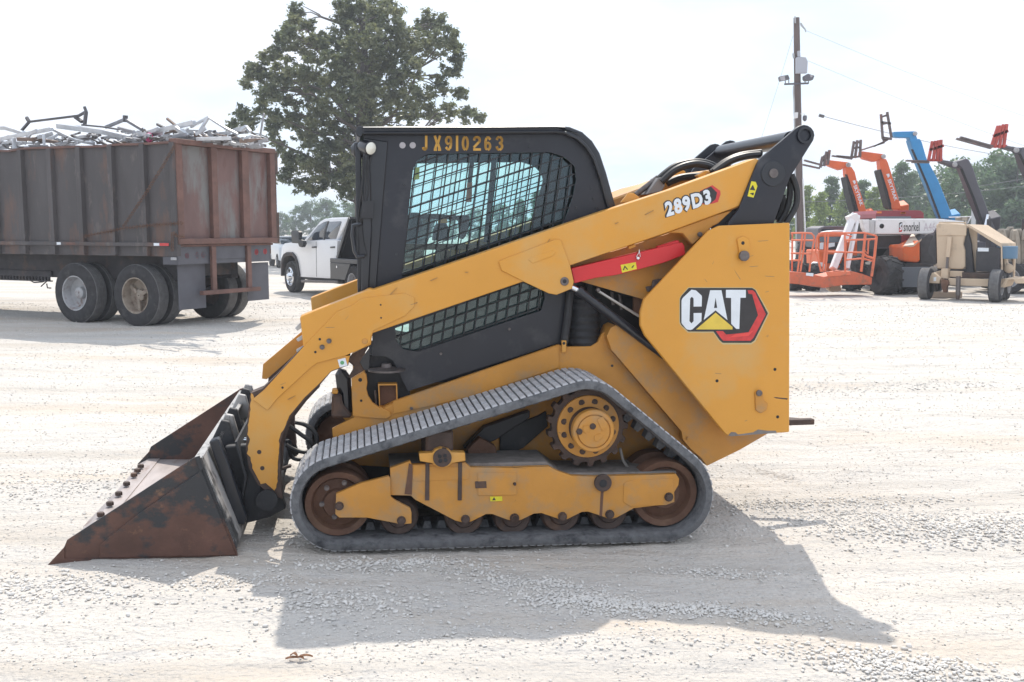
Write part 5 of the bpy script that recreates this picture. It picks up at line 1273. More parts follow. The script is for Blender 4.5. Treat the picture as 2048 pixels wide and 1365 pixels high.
# ---------------- scrap, piece by piece
def W(p): return TF.m @ p
heap = MB()
random.seed(5)
nx, ny = 34, 9
gridp = []
for i in range(nx + 1):
    row = []
    for j in range(ny + 1):
        u = i / nx; v = j / ny
        h = 0.22 * math.sin(math.pi * v) * (0.4 + 0.6 * math.sin(math.pi * min(1, max(0, (u - 0.02) / 0.9))))
        row.append((XL + 0.1 + (-0.15 - XL) * u, 0.08 + (TW - 0.16) * v, ZT - 0.22 + h + random.random() * 0.10))
    gridp.append(row)
heap.add([p for r_ in gridp for p in r_], [(i*(ny+1)+j, (i+1)*(ny+1)+j, (i+1)*(ny+1)+j+1, i*(ny+1)+j+1) for i in range(nx) for j in range(ny)])
hb = heap.build("scrap_fill", m_scrapd, None, mw=TF.m); tag(hb, "loose jumbled scrap filling the trailer bed", "scrap metal", kind="stuff")
def scrap(name, pts, d, w, m, label, cat="scrap bar", h=None, group="scrap metal heaped in the trailer"):
    b = MB()
    q = [TF.P(p[0], p[1], d + (p[2] if len(p) > 2 else 0)) for p in pts]
    for a, c in zip(q[:-1], q[1:]):
        e = (c - a).normalized() * (w * 0.25)
        b.beam(a - e, c + e, w * 0.75, (h or w) * 0.75, (0.3, 1, 0.2))
    o = b.build(name, m, None, 0.002, mw=TF.m)
    return tag(o, label, cat, group)
scrap("bent_frame", [za(185, 330), za(285, 215), za(770, 155), za(840, 115), za(825, 75)], 1.0, 0.055, m_scrapd, "dark bent steel frame rising highest above the trailer load", "scrap frame")
bf = bpy.data.objects["bent_frame"]
q = [TF.P(*za(*p), 1.0) for p in ((285, 215), (258, 172), (840, 115), (825, 250), (730, 165), (800, 215))]
for i in (0, 2, 4):
    a_, c_ = q[i], q[i+1]
    MB().beam(a_, c_, 0.05, 0.05, (0.3, 1, 0.2)).build("frame_stub", m_scrapd, bf)
scrap("angle_iron", [za(800, 245), za(1010, 265), za(1160, 290)], 0.9, 0.035, m_scrapd, "thin dark rod sloping down right of the bent frame", "scrap rod")
scrap("aluminium_channel", [za(0, 385), za(500, 285)], 0.5, 0.085, m_alu, "long pale aluminium channel at the far left of the load")
scrap("aluminium_channel", [za(510, 285), za(740, 395), za(900, 425)], 0.6, 0.06, m_alu, "curved pale aluminium strip bending down behind the side wall")
scrap("aluminium_channel", [za(575, 255), za(1000, 310), za(1260, 370)], 0.8, 0.11, m_alu, "broad pale aluminium plank lying across the heap")
scrap("peaked_bracket", [za(1040, 265), za(1222, 190), za(1380, 285)], 1.2, 0.07, m_alu2, "grey peaked bracket with a dark knob on top", "scrap bracket")
scrap("dark_knob", [za(1222, 165), za(1222, 205)], 1.2, 0.09, m_scrapd, "dark square knob on the peaked grey bracket", "knob")
scrap("corner_tube", [za(1160, 275), za(1300, 310), za(1330, 395)], 0.5, 0.06, m_alu2, "light tube bent down at its right end over the wall")
scrap("aluminium_bar", [zb_(0, 215), zb_(400, 130), zb_(580, 85)], 0.6, 0.10, m_alu, "long bright bar slanting up to the right above the wall")
scrap("aluminium_bar", [zb_(300, 45), zb_(400, 125)], 1.0, 0.05, m_scrapbr, "short brown bar sticking up left of the triangle frame")
scrap("aluminium_bar", [zb_(190, 105), zb_(260, 140), zb_(480, 215)], 0.9, 0.05, m_scrapd, "dark bar under the long bright slanting bar")
scrap("aluminium_bar", [zb_(400, 145), zb_(520, 225)], 0.5, 0.07, m_alu, "short bright bar sloping down left of the triangle frame")
scrap("triangular_truss", [zb_(560, 130), zb_(745, 30), zb_(620, 235)], 0.7, 0.055, m_alu, "bright triangle frame peaking over the tailgate corner", "scrap frame")
scrap("triangle_brace", [zb_(760, 35), zb_(940, 150), zb_(1060, 210)], 0.7, 0.05, m_alu, "long bright brace running right from the triangle peak")
scrap("brown_bar", [zb_(210, 220), zb_(380, 175)], 0.8, 0.04, m_scrapbr, "brown bar lying low behind the rusty corner post")
scrap("brown_bar", [zb_(760, 205), zb_(820, 180)], 1.0, 0.05, m_scrapd, "stubby dark bar end showing inside the triangle frame")
scrap("grey_bar", [zb_(640, 200), zb_(820, 270)], 0.6, 0.07, m_alu2, "grey bar lying low over the tailgate, left one")
scrap("grey_bar", [zb_(780, 210), zb_(940, 235)], 1.0, 0.04, m_scrapbr, "thin brown bar lying level over the tailgate")
scrap("grey_bar", [zb_(900, 300), zb_(1050, 215), zb_(1150, 130)], 1.3, 0.06, m_alu, "bright strip rising to a curl near the trailer's right end")
scrap("crumpled_sheet", [zb_(1000, 180), zb_(1080, 150), zb_(1160, 135), zb_(1200, 180)], 1.5, 0.07, m_alu, "crumpled bright foil strip at the right end of the load", "scrap sheet")
scrap("grey_bar", [zb_(1150, 310), zb_(1195, 240)], 1.8, 0.03, m_alu2, "thin grey rod leaning beside the crumpled foil strip")
scrap("upright_pole", [zb_(1295, 345), zb_(1350, 0), (528, 228)], 2.0, 0.035, m_alu2, "tall thin pole standing up from the tailgate against the tree", "pole")
scrap("curved_tube", [za(0, 275), za(60, 275), za(150, 300), za(230, 330)], 0.9, 0.09, m_alu, "fat pale tube curving down at the far left of the load")
scrap("white_post", [za(135, 380), za(140, 465)], 0.25, 0.075, m_alu, "short white post upright against the wall at far left")
scrap("white_post", [za(425, 340), za(430, 440)], 0.3, 0.05, m_alu, "short pale post upright beside the dark tangle")
pk = MB().lathe((0, 0), [(0.01, 0.0), (0.07, 0.01), (0.085, 0.05), (0.04, 0.10)], 10, Matrix.Translation(TF.P(*za(1435, 365), 0.5))).build("pink_cap", mat("pink_plastic", (0.8, 0.08, 0.25), 0.5), None, 0, True, mw=TF.m)
tag(pk, "small bright pink plastic cap among the scrap", "plastic cap")
random.seed(21)
tang = MB(); ind = 0
cols = (("bright", m_alu), ("bright", m_alu), ("bright", m_alu), ("grey", m_alu2), ("grey", m_alu2), ("dark", m_scrapd), ("brown", m_scrapbr))
where = ("at the far left of the load", "left of the bent dark frame's right end", "behind the middle of the side wall", "near the rusty corner post", "over the tailgate")
for k in range(230):
    px = random.uniform(-20, 505); base = 296 - px * 0.045
    if px > 355: base = 280 + (px - 355) * 0.09
    d = random.uniform(0.15, 1.9); big = k < 40
    l_ = random.uniform(30, 70) if big else random.uniform(10, 45); an = random.gauss(0.0, 0.45)
    y = base - random.uniform(-3, 20 - (0 if px < 300 else 4))
    dx, dy = l_ * math.cos(an), l_ * math.sin(an) * 0.5
    if y - dy < 246 or y - dy > base + 6: continue
    cn_, m = random.choice(cols); w_ = random.uniform(0.02, 0.06)
    a_, c_ = TF.P(px, y, d), TF.P(min(px + dx, 535), y - dy, d + random.uniform(-0.2, 0.2))
    if big:
        ind += 1
        o = MB().beam(a_, c_, w_, w_ * random.uniform(0.5, 1.2), (0.3, 1, 0.2)).build("metal_offcut", m, None, 0.002, mw=TF.m)
        wh = where[0 if px < 60 else 1 if px < 150 else 2 if px < 270 else 3 if px < 360 else 4]
        tag(o, f"{cn_} metal offcut lying in the scrap heap {wh}", "scrap offcut", "metal offcuts in the heap")
    else:
        md = a_.lerp(c_, 0.5) + Vector((0, 0, random.gauss(0, 0.03)))
        tang.beam(a_, md, w_, w_ * 0.5, (0.3, 1, 0.2)); tang.beam(md, c_, w_, w_ * 0.5, (0.3, 1, 0.2))
m_tang = mat("mixed_scrap_metal", (0.50, 0.51, 0.53), 0.42, metal=0.4, var=0.25, vscale=2, col2=(0.10, 0.085, 0.08), c2=(0.50, 0.56), c2scale=1.7)
tg_ = tang.build("scrap_tangle", m_tang, None, mw=TF.m); tag(tg_, "tangle of thin scrap strips filling the top of the load", "scrap metal", kind="stuff")
# ================================================================ white pickup with flat bed
m_wpaint = mat("white_car_paint", (0.80, 0.81, 0.83), 0.25, coat=0.6, var=0.03, vscale=1)
m_carglass = mat("dark_car_glass", (0.035, 0.05, 0.07), 0.05, spec=0.9, coat=0.5)
m_blackplas = mat("black_trim_plastic", (0.022, 0.022, 0.024), 0.5, var=0.2, vscale=10)
m_bedpaint = mat("black_flatbed_steel", (0.016, 0.016, 0.018), 0.28, var=0.2, vscale=4)
zp = zf(530, 400, 6.825)
PF = Frame(ground_pt(585, 586), R(-56))
pick = empty("pickup_truck", PF.m, "white crew cab pickup with black flat bed parked behind the trailer", "pickup truck")
def pp(name, pts, d0, d1, m, par=pick, bev=0.01, holes=(), seg=2):
    b = MB().prism(lp([zp(*p) for p in pts], d0, PF), d0, d1, [lp([zp(*q) for q in h], d0, PF) for h in holes])
    return b.build(name, m, par, 0 if holes else bev, True, seg)
PWD = 2.0
body = pp("body", [(212, 870, 8), (218, 760), (232, 640, 10), (270, 595, 10), (520, 560), (960, 550), (990, 560), (960, 1080), (500, 1052), (470, 1040), (440, 860), (415, 790), (370, 740, 12), (290, 730, 12), (245, 780), (222, 900), (222, 1040), (212, 1040)], 0.0, PWD, m_wpaint, bev=0.05, seg=3)
cabp = pp("cab_upper", [(520, 565), (560, 510), (740, 300, 12), (800, 262, 20), (900, 245), (1120, 238, 8), (1150, 245), (985, 560), (700, 565)], 0.10, PWD - 0.10, m_wpaint, bev=0.06, seg=3)
pp("side_window", [(560, 560), (625, 480), (720, 355, 8), (800, 305), (845, 292), (810, 425), (790, 545)], 0.095, 0.12, m_carglass, cabp, bev=0.004)
pp("side_window", [(812, 540), (830, 430), (875, 300, 3), (1035, 292, 5), (1045, 305), (970, 535)], 0.095, 0.12, m_carglass, cabp, bev=0.004)
pp("window_pillar", [(795, 548), (812, 425), (850, 292), (872, 292), (830, 425), (810, 548)], 0.09, 0.12, m_blackplas, cabp, bev=0.002)
for u in (665, 915): pp("door_handle", [(u - 28, 640), (u + 30, 636), (u + 30, 655), (u - 28, 660)], -0.02, 0.0, m_blackplas, pick, bev=0.004)
pp("door_seam", [(695, 570), (700, 570), (705, 1050), (700, 1050)], -0.002, 0.002, m_chas, pick, bev=0)
pp("mirror", [(355, 440, 6), (372, 422, 6), (450, 425, 6), (462, 445), (460, 540), (515, 560), (525, 600), (500, 650, 8), (465, 640, 8), (450, 595), (365, 590, 6)], -0.22, -0.13, m_blackplas, pick, bev=0.015)
pp("wheel_arch", [(212, 870), (222, 800), (250, 740), (290, 715), (365, 715), (410, 770), (440, 860), (470, 1040), (455, 1040), (425, 870), (400, 800), (360, 760), (290, 765), (255, 800), (235, 880), (232, 1040), (214, 1040)], -0.035, 0.1, m_chas, pick, bev=0.01)
pp("running_board", [(490, 1095), (990, 1105), (990, 1140), (495, 1130)], -0.12, 0.1, m_bolt, pick, bev=0.01)
pp("sill", [(470, 1040), (975, 1075), (1010, 1150), (500, 1080)], 0.12, 1.8, m_blackplas, pick, bev=0.01)
def pwheel(u, v, y, side, r=0.40):
    p = PF.P(*zp(u, v), max(y, 0.0)); c = (p.x, r)
    ty = road_wheel(c, y, r, 0.26, m_chas, pick, side)
    return ty, c
ty, c = pwheel(350, 1080, -0.02, 1)
hub = MB().lathe(c, [(0.24, -0.015), (0.215, -0.03), (0.20, 0.02), (0.12, 0.0), (0.10, -0.06), (0.07, -0.085), (0.01, -0.09)], 28, cap=False).build("wheel_trim", m_chrome, ty, 0, True)
for k in range(6):
    t_ = 2 * math.pi * k / 6
    MB().lathe((c[0] + 0.16 * math.cos(t_), c[1] + 0.16 * math.sin(t_)), [(0.032, 0.0), (0.03, 0.012)], 10).build("trim_hole", m_dark, ty)
pwheel(350, 1080, PWD - 0.24, -1)
p = PF.P(*zp(1240, 1060), 0.0)
for y, s in ((-0.1, 1), (0.18, 1), (PWD - 0.42, -1), (PWD - 0.14, -1)):
    road_wheel((p.x, 0.40), y, 0.40, 0.24, m_rim_w, pick, s)
# flat bed: head rack, skirt box, deck
hx = PF.P(*zp(1010, 800), -0.05).x
hxt = PF.P(*zp(1180, 250), -0.05).x
zs0, zs1, zs2 = PF.P(*zp(1000, 1085), -0.05).z, PF.P(*zp(1000, 800), -0.05).z, PF.P(*zp(1180, 250), -0.05).z
fb = MB().box(hx - 0.35, hx + 3.2, -0.12, PWD + 0.12, zs1 - 0.1, zs1).build("flat_bed", m_bedpaint, pick, 0.01)
MB().prism([(hx - 0.35, zs1 - 0.1), (hx + 0.75, zs1 - 0.1), (hx + 0.45, zs0), (hx - 0.35, zs0)], -0.12, 0.35).build("skirt_box", m_bedpaint, fb, 0.01)
MB().lathe((hx + 0.05, (zs0 + zs1) / 2 + 0.05), [(0.03, -0.121), (0.03, -0.135)], 10).build("box_latch", m_chrome, fb)
rbx, rtx = PF.P(*zp(975, 800), -0.10).x, PF.P(*zp(1140, 248), -0.10).x
hr = MB()
for y in (-0.10, PWD + 0.02): hr.beam((rbx, y + 0.04, zs1), (rtx, y + 0.04, zs2), 0.08, 0.07, (0, 1, 0))
for k in (0, 3, 6): hr.beam((rbx + (rtx - rbx) * k / 6, -0.06, zs1 + (zs2 - zs1) * k / 6), (rbx + (rtx - rbx) * k / 6, PWD + 0.06, zs1 + (zs2 - zs1) * k / 6), 0.06, 0.06)
hr.build("head_rack", m_bedpaint, fb, 0.004)
MB().prism([(rbx + 0.02, zs1), (rtx + 0.02, zs2 - 0.02), (rtx + 0.05, zs2 - 0.02), (rbx + 0.05, zs1)], -0.02, PWD).build("rack_sheet", m_bedpaint, fb)
MB().box(PF.P(*zp(230, 640), 0).x - 0.06, PF.P(*zp(230, 640), 0).x + 0.1, 0.1, PWD - 0.1, 0.55, 1.15).build("front_bumper", m_blackplas, pick, 0.03)

# ---------------- pale car farther back, partly hidden by the trailer
CF = Frame(ground_pt(548, 534), R(-70))
car = empty("parked_car", CF.m @ Matrix.Diagonal((0.9, 0.9, 0.78, 1)), "pale silver car far back between the trailer and the pickup", "car")
m_silver = mat("pale_silver_paint", (0.62, 0.65, 0.68), 0.3, coat=0.4)
MB().prism([(-2.3, 0.35), (-2.3, 0.95), (-2.1, 1.1), (-0.9, 1.25), (1.9, 1.25), (2.1, 1.1), (2.1, 0.4)], 0, 1.9).build("body", m_silver, car, 0.08, True, 3)
MB().prism([(-1.0, 1.24), (-0.3, 1.60), (1.2, 1.62), (1.8, 1.24)], 0.12, 1.78).build("cabin", m_carglass, car, 0.08, True, 2)
MB().prism([(-0.35, 1.59), (-0.25, 1.65), (1.15, 1.67), (1.25, 1.61)], 0.14, 1.76).build("roof", m_silver, car, 0.02, True)
for x in (-1.5, 1.4):
    for y, s in ((-0.03, 1), (1.70, -1)): road_wheel((x, 0.38), y, 0.38, 0.23, m_rim_w, car, s, seg=24)
# ================================================================ machines standing on the right
m_orange = mat("orange_machine_paint", (0.70, 0.13, 0.03), 0.45, var=0.1, vscale=3, col2=(0.45, 0.20, 0.10), c2=(0.6, 0.8), c2scale=3)
m_orange_rust = mat("worn_orange_paint", (0.55, 0.12, 0.05), 0.55, var=0.12, vscale=4, col2=(0.28, 0.12, 0.07), c2=(0.52, 0.68), c2scale=5)
m_basket = mat("basket_orange_paint", (0.70, 0.17, 0.08), 0.5, var=0.1, vscale=4, col2=(0.36, 0.13, 0.07), c2=(0.56, 0.72), c2scale=4)
m_blue = mat("blue_machine_paint", (0.03, 0.26, 0.55), 0.45, var=0.08, vscale=3)
m_grey = mat("charcoal_machine_paint", (0.105, 0.10, 0.115), 0.5, var=0.12, vscale=3)
m_white_m = mat("white_machine_paint", (0.76, 0.75, 0.75), 0.45, var=0.06, vscale=2, col2=(0.45, 0.42, 0.40), c2=(0.58, 0.8), c2scale=3)
m_cream = mat("cream_hood_paint", (0.62, 0.50, 0.40), 0.5, var=0.06, vscale=2)
m_maroon = mat("maroon_paint", (0.28, 0.035, 0.05), 0.4, var=0.1, vscale=2)
m_carr = mat("red_carriage_paint", (0.42, 0.06, 0.045), 0.55, var=0.2, vscale=5)
m_carr_d = mat("worn_dark_carriage", (0.13, 0.10, 0.095), 0.6, var=0.3, vscale=5, col2=(0.25, 0.10, 0.07), c2=(0.55, 0.7), c2scale=5)
m_tan = mat("tan_army_paint", (0.58, 0.45, 0.32), 0.65, var=0.06, vscale=2, col2=(0.33, 0.25, 0.18), c2=(0.6, 0.8), c2scale=3)
m_tank = mat("slate_grey_tank", (0.16, 0.175, 0.20), 0.45, var=0.05, vscale=2)
m_tarp = mat("dark_tarp", (0.05, 0.048, 0.052), 0.8, var=0.2, vscale=6)
m_hose_tan = mat("tan_canvas_hose", (0.36, 0.31, 0.25), 0.85, var=0.2, vscale=5)
m_amber = mat("amber_lens", (0.75, 0.20, 0.04), 0.3)
zr1 = zf(1570, 420, 7.185); zr2 = zf(1790, 420, 7.186); zr3 = zf(1560, 220, 3.4125); zr4 = zf(1780, 220, 3.414)
def fplate(fr, par):
    def f(name, pts, d0, d1, m, p=None, bev=0.01, z=None, parent=None):
        if z: pts = [z(*q) for q in pts]
        return MB().prism(lp(pts, d0, fr), d0, d1).build(name, m, parent or par, bev)
    return f
def big_wheel(fr, par, px, py, r, y, w, rim_m=m_cream, side=1, seg=28, lugs=14):
    p = fr.P(px, py, y); c = (p.x, r)
    return lug_wheel(c, r, y, w, par, rim_m, side, seg, lugs)
def lug_wheel(c, r, y, w, par, rim_m=m_cream, side=1, seg=28, lugs=14, z0=0.0):
    f = lambda d: y + d if side == 1 else y + w - d
    ty = MB().lathe(c, [(r*0.5, f(0.05*w)), (r*0.6, f(0)), (r*0.85, f(0)), (r*0.95, f(0.08*w)), (r*0.95, f(0.92*w)), (r*0.85, f(w)), (r*0.6, f(w)), (r*0.5, f(0.95*w))], seg, cap=False).build("tyre", m_tyre, par, 0, True)
    MB().lathe(c, [(r*0.53, f(0.04*w)), (r*0.5, f(0.3*w)), (r*0.2, f(0.35*w)), (0.01, f(0.3*w))], seg, cap=False).build("rim", rim_m, ty, 0, True)
    lg = MB()
    for k in range(lugs):
        for s2 in (0, 1):
            t = 2 * math.pi * (k + 0.5 * s2) / lugs; dt = 2 * math.pi / lugs * 0.55
            a = (c[0] + r*0.965*math.cos(t), f(0.02*w if s2 == 0 else 0.98*w), c[1] + r*0.965*math.sin(t))
            b = (c[0] + r*0.965*math.cos(t + dt), f(0.52*w if s2 == 0 else 0.48*w), c[1] + r*0.965*math.sin(t + dt))
            lg.beam(a, b, r*0.10, r*0.07, (math.cos(t + dt/2), 0, math.sin(t + dt/2)))
    l = lg.build("tyre_lugs", m_tyre, ty); l["kind"] = "stuff"
    return ty

# ---------------- telehandlers with raised booms
def body_tele(fr, par, x, paint, cab=True):
    """carrier under the boom: chassis, four lugged wheels, cab, counterweight (x = local middle)"""
    MB().box(x - 0.65, x + 0.65, 0.2, 4.6, 0.55, 1.25).build("chassis", paint, par, 0.04)
    MB().box(x - 0.9, x + 0.3, 3.6, 4.9, 0.7, 1.5).build("counterweight", m_grey, par, 0.06)
    if cab:
        cb = MB().prism([(x - 1.15, 1.0), (x - 1.15, 1.62), (x - 0.95, 1.70), (x - 0.25, 1.70), (x - 0.2, 1.0)], 1.6, 3.0).build("cab", m_grey, par, 0.03)
        MB().box(x - 1.05, x - 0.35, 1.585, 1.60, 1.25, 1.6).build("cab_window", m_carglass, cb)
    for yy in (0.5, 3.3):
        for xx, s in ((x - 1.2, 1), (x + 0.78, -1)):
            q = lug_wheel((0, 0), 0.62, 0, 0.42, par, m_cream, s, 24, 12)
            q.matrix_local = Matrix.Translation((xx, yy, 0.62)) @ Matrix.Rotation(R(-90), 4, 'Z') @ Matrix.Translation((0, 0, 0))
            q.location = (xx, yy + 0.0, 0.62)
    for yy in (0.5, 3.3): MB().box(x - 0.9, x + 0.9, yy - 0.12, yy + 0.12, 0.5, 0.74).build("axle", m_chas, par, 0.02)
def carriage(pl, fr, z, frame_pts, tines, m, forks, par, d=-0.35, back=None):
    cr = MB()
    for k in range(len(frame_pts) - 1): pass
    pts = frame_pts["plate"]; cx_ = sum(q[0] for q in pts) / len(pts); lo_ = max(q[1] for q in pts); hi_ = min(q[1] for q in pts)
    low = [(cx_ + (q[0] - cx_) * 0.96, q[1] if q[1] > lo_ - (lo_ - hi_) * 0.14 else lo_ - (lo_ - hi_) * 0.14) for q in pts]
    c = pl("fork_carriage", low, d, d + 0.08, m, z=z, bev=0)
    b0_, b1_ = frame_pts["bars"][0], frame_pts["bars"][min(len(frame_pts["bars"]), 4) - 1 if len(frame_pts["bars"]) != 4 else 1]
    for u_ in (0.12, 0.42):
        e0 = [b0_[0][i] + (b0_[1][i] - b0_[0][i]) * u_ for i in (0, 1)]; e1 = [b1_[0][i] + (b1_[1][i] - b1_[0][i]) * u_ for i in (0, 1)]
        MB().beam(fr.P(*z(*e0), d), fr.P(*z(*e1), d), 0.06, 0.05, (0, 1, 0)).build("carriage_rail", m, c)
    for t in frame_pts.get("bars", []):
        MB().beam(fr.P(*z(*t[0]), d - 0.06), fr.P(*z(*t[1]), d - 0.06), 0.07, 0.06, (0, 1, 0)).build("carriage_bar", m, c)
    for k, t in enumerate(forks):
        MB().beam(fr.P(*z(*t[0]), d - 0.05), fr.P(*z(*t[1]), d - 0.05 - (0.0 if len(t) < 3 else t[2])), 0.10, 0.045, (0, 0, 1)).build("fork_tine", m_carr_d, c)
    return c
def telehandler(label, Y, basepx, paint, boom, head, z, car, forks, carm, side=None, text=None, group="telehandlers with raised booms", sleeve=None, cab=True):
    p0 = at_depth(basepx, 565, Y); fr = Frame((p0.x, Y, 0), R(0))
    root = empty("telehandler", fr.m, label, "telehandler", group)
    pl = fplate(fr, root)
    bm_ = pl("boom", boom, -0.18, 0.18, paint, z=z, bev=0.02)
    if side: pl("boom_side", side, -0.19, 0.3, m_dark, z=z, parent=bm_, bev=0.01)
    hd = pl("boom_head", head, -0.14, 0.14, paint, z=z, bev=0.015)
    if sleeve: pl("boom_sleeve", sleeve, -0.15, 0.15, paint, z=z, bev=0.01)
    carriage(pl, fr, z, car, None, carm, forks, root)
    e0, e1 = fr.P(*z(*boom[-1]), -0.21), fr.P(*z(*boom[len(boom) // 2 + 2]), -0.21)
    for o_ in (-0.04, 0.0): MB().tube([e0 + Vector((o_, 0, 0)), e0.lerp(e1, 0.5) + Vector((o_ + 0.03, 0, 0)), e1 + Vector((o_, 0, 0))], 0.018, 5).build("boom_hose", m_hose, bm_)
    h0 = fr.P(*z(*head[1]), -0.15); MB().lathe((h0.x, h0.z - 0.08), [(0.07, -0.16), (0.07, -0.20), (0.03, -0.22)], 12).build("head_pin", m_rim_w, hd)
    # the lower boom runs on down to its pivot on the carrier
    body_tele(fr, root, 0.3, paint, cab)
    b0 = fr.P(*z(*boom[len(boom)//2]), 0)
    MB().beam((b0.x, 0.0, b0.z + 0.1), (b0.x + 0.25, 0.6, 1.0), 0.36, 0.4, (0, 1, 0)).build("boom_foot", paint, root, 0.02)
    if text:
        s, a, b_, c_ = text
        text_on("lettering", s, fr.P(*z(*a), -0.18), fr.P(*z(*b_), -0.18), fr.P(*z(*c_), -0.18), m_white_print, bm_, bold=0.03, lift=0.004)
    return root, fr, pl
# front orange one (nearer the loader)
ra, fa, pla = telehandler("orange telehandler with boom raised left, the one nearer the utility pole", 30.0, 1722, m_orange,
    [(452, 385), (490, 390), (512, 425), (530, 500), (600, 720), (600, 742), (545, 742), (500, 600), (455, 440)],
    [(328, 342), (465, 358), (478, 375), (472, 395), (440, 392), (415, 412), (345, 385), (322, 372)], zr3,
    {"plate": [(320, 275), (340, 278), (335, 340), (320, 378), (272, 390), (275, 350)], "bars": [((338, 275), (325, 375)), ((318, 285), (300, 385)), ((290, 320), (275, 395))], "dark": [[(300, 320), (315, 300), (310, 350), (295, 370)]]},
    [((270, 400), (155, 375)), ((275, 375), (165, 345))], m_carr_d, side=[(450, 460), (460, 455), (520, 690), (520, 720), (505, 690), (470, 560)],
    text=("SKYTRAK", (500, 520), (548, 660), (522, 510)))
pla("boom_emblem", [(495, 485), (512, 480), (518, 498), (508, 510)], -0.186, -0.18, m_white_print, z=zr3, bev=0)
rb_, fb_, plb = telehandler("orange telehandler with boom raised left, beside the blue boom", 32.0, 1800, m_orange,
    [(682, 335), (725, 335), (738, 360), (760, 430), (825, 660), (825, 680), (760, 680), (728, 560), (690, 420)],
    [(555, 282), (705, 302), (715, 320), (708, 338), (682, 338), (650, 355), (575, 335), (552, 312)], zr3,
    {"plate": [(498, 225), (552, 205), (555, 300), (545, 325), (485, 332), (484, 290)], "bars": [((505, 215), (487, 330)), ((528, 208), (512, 330)), ((551, 205), (545, 325))], "dark": [[(505, 260), (545, 245), (542, 275), (500, 285)]]},
    [((492, 335), (355, 315)), ((500, 325), (385, 315))], m_carr_d, side=[(678, 415), (690, 405), (760, 640), (760, 680), (742, 660), (700, 500)],
    text=("SKYTRAK", (733, 478), (782, 625), (756, 470)))
plb("boom_emblem", [(725, 440), (745, 435), (750, 452), (738, 465)], -0.186, -0.18, m_white_print, z=zr3, bev=0)
rc_, fc_, plc = telehandler("blue telehandler with tall raised boom above the white lift boom", 33.0, 1880, m_blue,
    [(135, 205), (205, 198), (218, 220), (250, 330), (330, 480), (425, 720), (430, 742), (345, 742), (290, 600), (210, 400), (155, 270)],
    [(28, 150), (170, 146), (178, 170), (190, 205), (140, 212), (130, 190), (60, 190), (30, 185)], zr4,
    {"plate": [(-62, 30), (-20, 15), (-2, 85), (10, 130), (12, 195), (-40, 225), (-52, 190)], "bars": [((-62, 30), (-50, 195)), ((-20, 15), (10, 190)), ((-60, 85), (5, 95)), ((-52, 190), (12, 200))], "dark": [[(-45, 130), (-10, 110), (0, 170), (-40, 185)]]},
    [((-40, 225), (-195, 275)), ((-35, 215), (-110, 250))], m_carr_d)
rd_, fd_, pld = telehandler("charcoal telehandler with red fork carriage and raised dark boom", 28.0, 1975, m_grey,
    [(440, 360), (520, 332), (540, 340), (570, 400), (600, 500), (690, 740), (720, 815), (650, 815), (560, 590), (500, 420), (490, 400)],
    [(350, 340), (440, 355), (520, 335), (510, 375), (470, 398), (400, 375), (352, 360)], zr4,
    {"plate": [(285, 245), (355, 225), (368, 240), (350, 352), (262, 352), (268, 290)], "bars": [((290, 215), (262, 350)), ((312, 212), (295, 352)), ((332, 208), (322, 352)), ((348, 205), (345, 350)), ((270, 275), (365, 245))], "dark": [[(285, 285), (350, 270), (342, 310), (280, 322)]]},
    [((262, 352), (110, 348)), ((265, 360), (150, 358))], m_carr, group="telehandlers with raised booms")
cyl("lift_ram", fd_.P(*zr4(668, 715), -0.25), fd_.P(*zr4(650, 800), -0.25), 0.05, m_chrome, rd_)
re_, fe_, ple = telehandler("charcoal telehandler at the right picture edge with red carriage and forks", 27.0, 2105, m_grey,
    [(905, 255), (990, 260), (1010, 300), (1120, 640), (1140, 815), (1060, 815), (960, 480), (890, 300)],
    [(775, 240), (860, 255), (920, 262), (930, 290), (900, 310), (860, 280), (785, 262)], zr4,
    {"plate": [(715, 165), (800, 120), (808, 135), (785, 255), (685, 258), (700, 200)], "bars": [((738, 110), (690, 258)), ((755, 108), (715, 260)), ((775, 100), (745, 262)), ((797, 98), (775, 258)), ((705, 180), (805, 145))], "dark": [[(720, 185), (785, 165), (775, 215), (710, 230)]]},
    [((688, 262), (455, 198)), ((700, 250), (480, 188))], m_carr, cab=False)

# ---------------- boom lift: white boom with lettering, orange hood, slate tank
SF = Frame(at_depth(1800, 590, 25.2) * Vector((1, 1, 0)) if False else Vector((at_depth(1800, 590, 25.2).x, 25.2, 0)), R(0))
lift = empty("boom_lift", SF.m, "white boom lift with lettering on its level boom and orange hood", "boom lift")
ps = fplate(SF, lift)
wb = ps("main_boom", [zr1(1305, 128), zr2(600, 128), zr2(1000, 165), zr2(1000, 215), zr2(600, 215), zr2(560, 330), zr2(460, 350), zr1(1290, 352)], -0.15, 0.15, m_white_m, bev=0.02)
ps("boom_knuckle", [(1110, 140), (1215, 140), (1225, 330), (1165, 325), (1130, 260)], -0.12, 0.12, m_white_m, z=zr1)
ps("knuckle_plate", [(1228, 145), (1290, 148), (1285, 345), (1225, 335)], -0.17, 0.17, mat("pale_grey_paint", (0.5, 0.5, 0.5), 0.5), z=zr1)
b_ = SF.P(*zr1(1390, 235), -0.15); MB().lathe((b_.x, b_.z), [(0.03, -0.15), (0.03, -0.17), (0.06, -0.155)], 14).build("boom_port", m_dark, wb)
text_on("lettering", "snorkel", SF.P(*zr2(122, 312), -0.15), SF.P(*zr2(352, 308), -0.15), SF.P(*zr2(122, 180), -0.15), m_black_print, wb, bold=0.012, lift=0.004)
ps("emblem", [(58, 195, 6), (75, 180, 6), (105, 178), (105, 300, 6), (92, 320, 6), (58, 320)], -0.155, -0.15, m_black_print, z=zr2, parent=wb, bev=0)
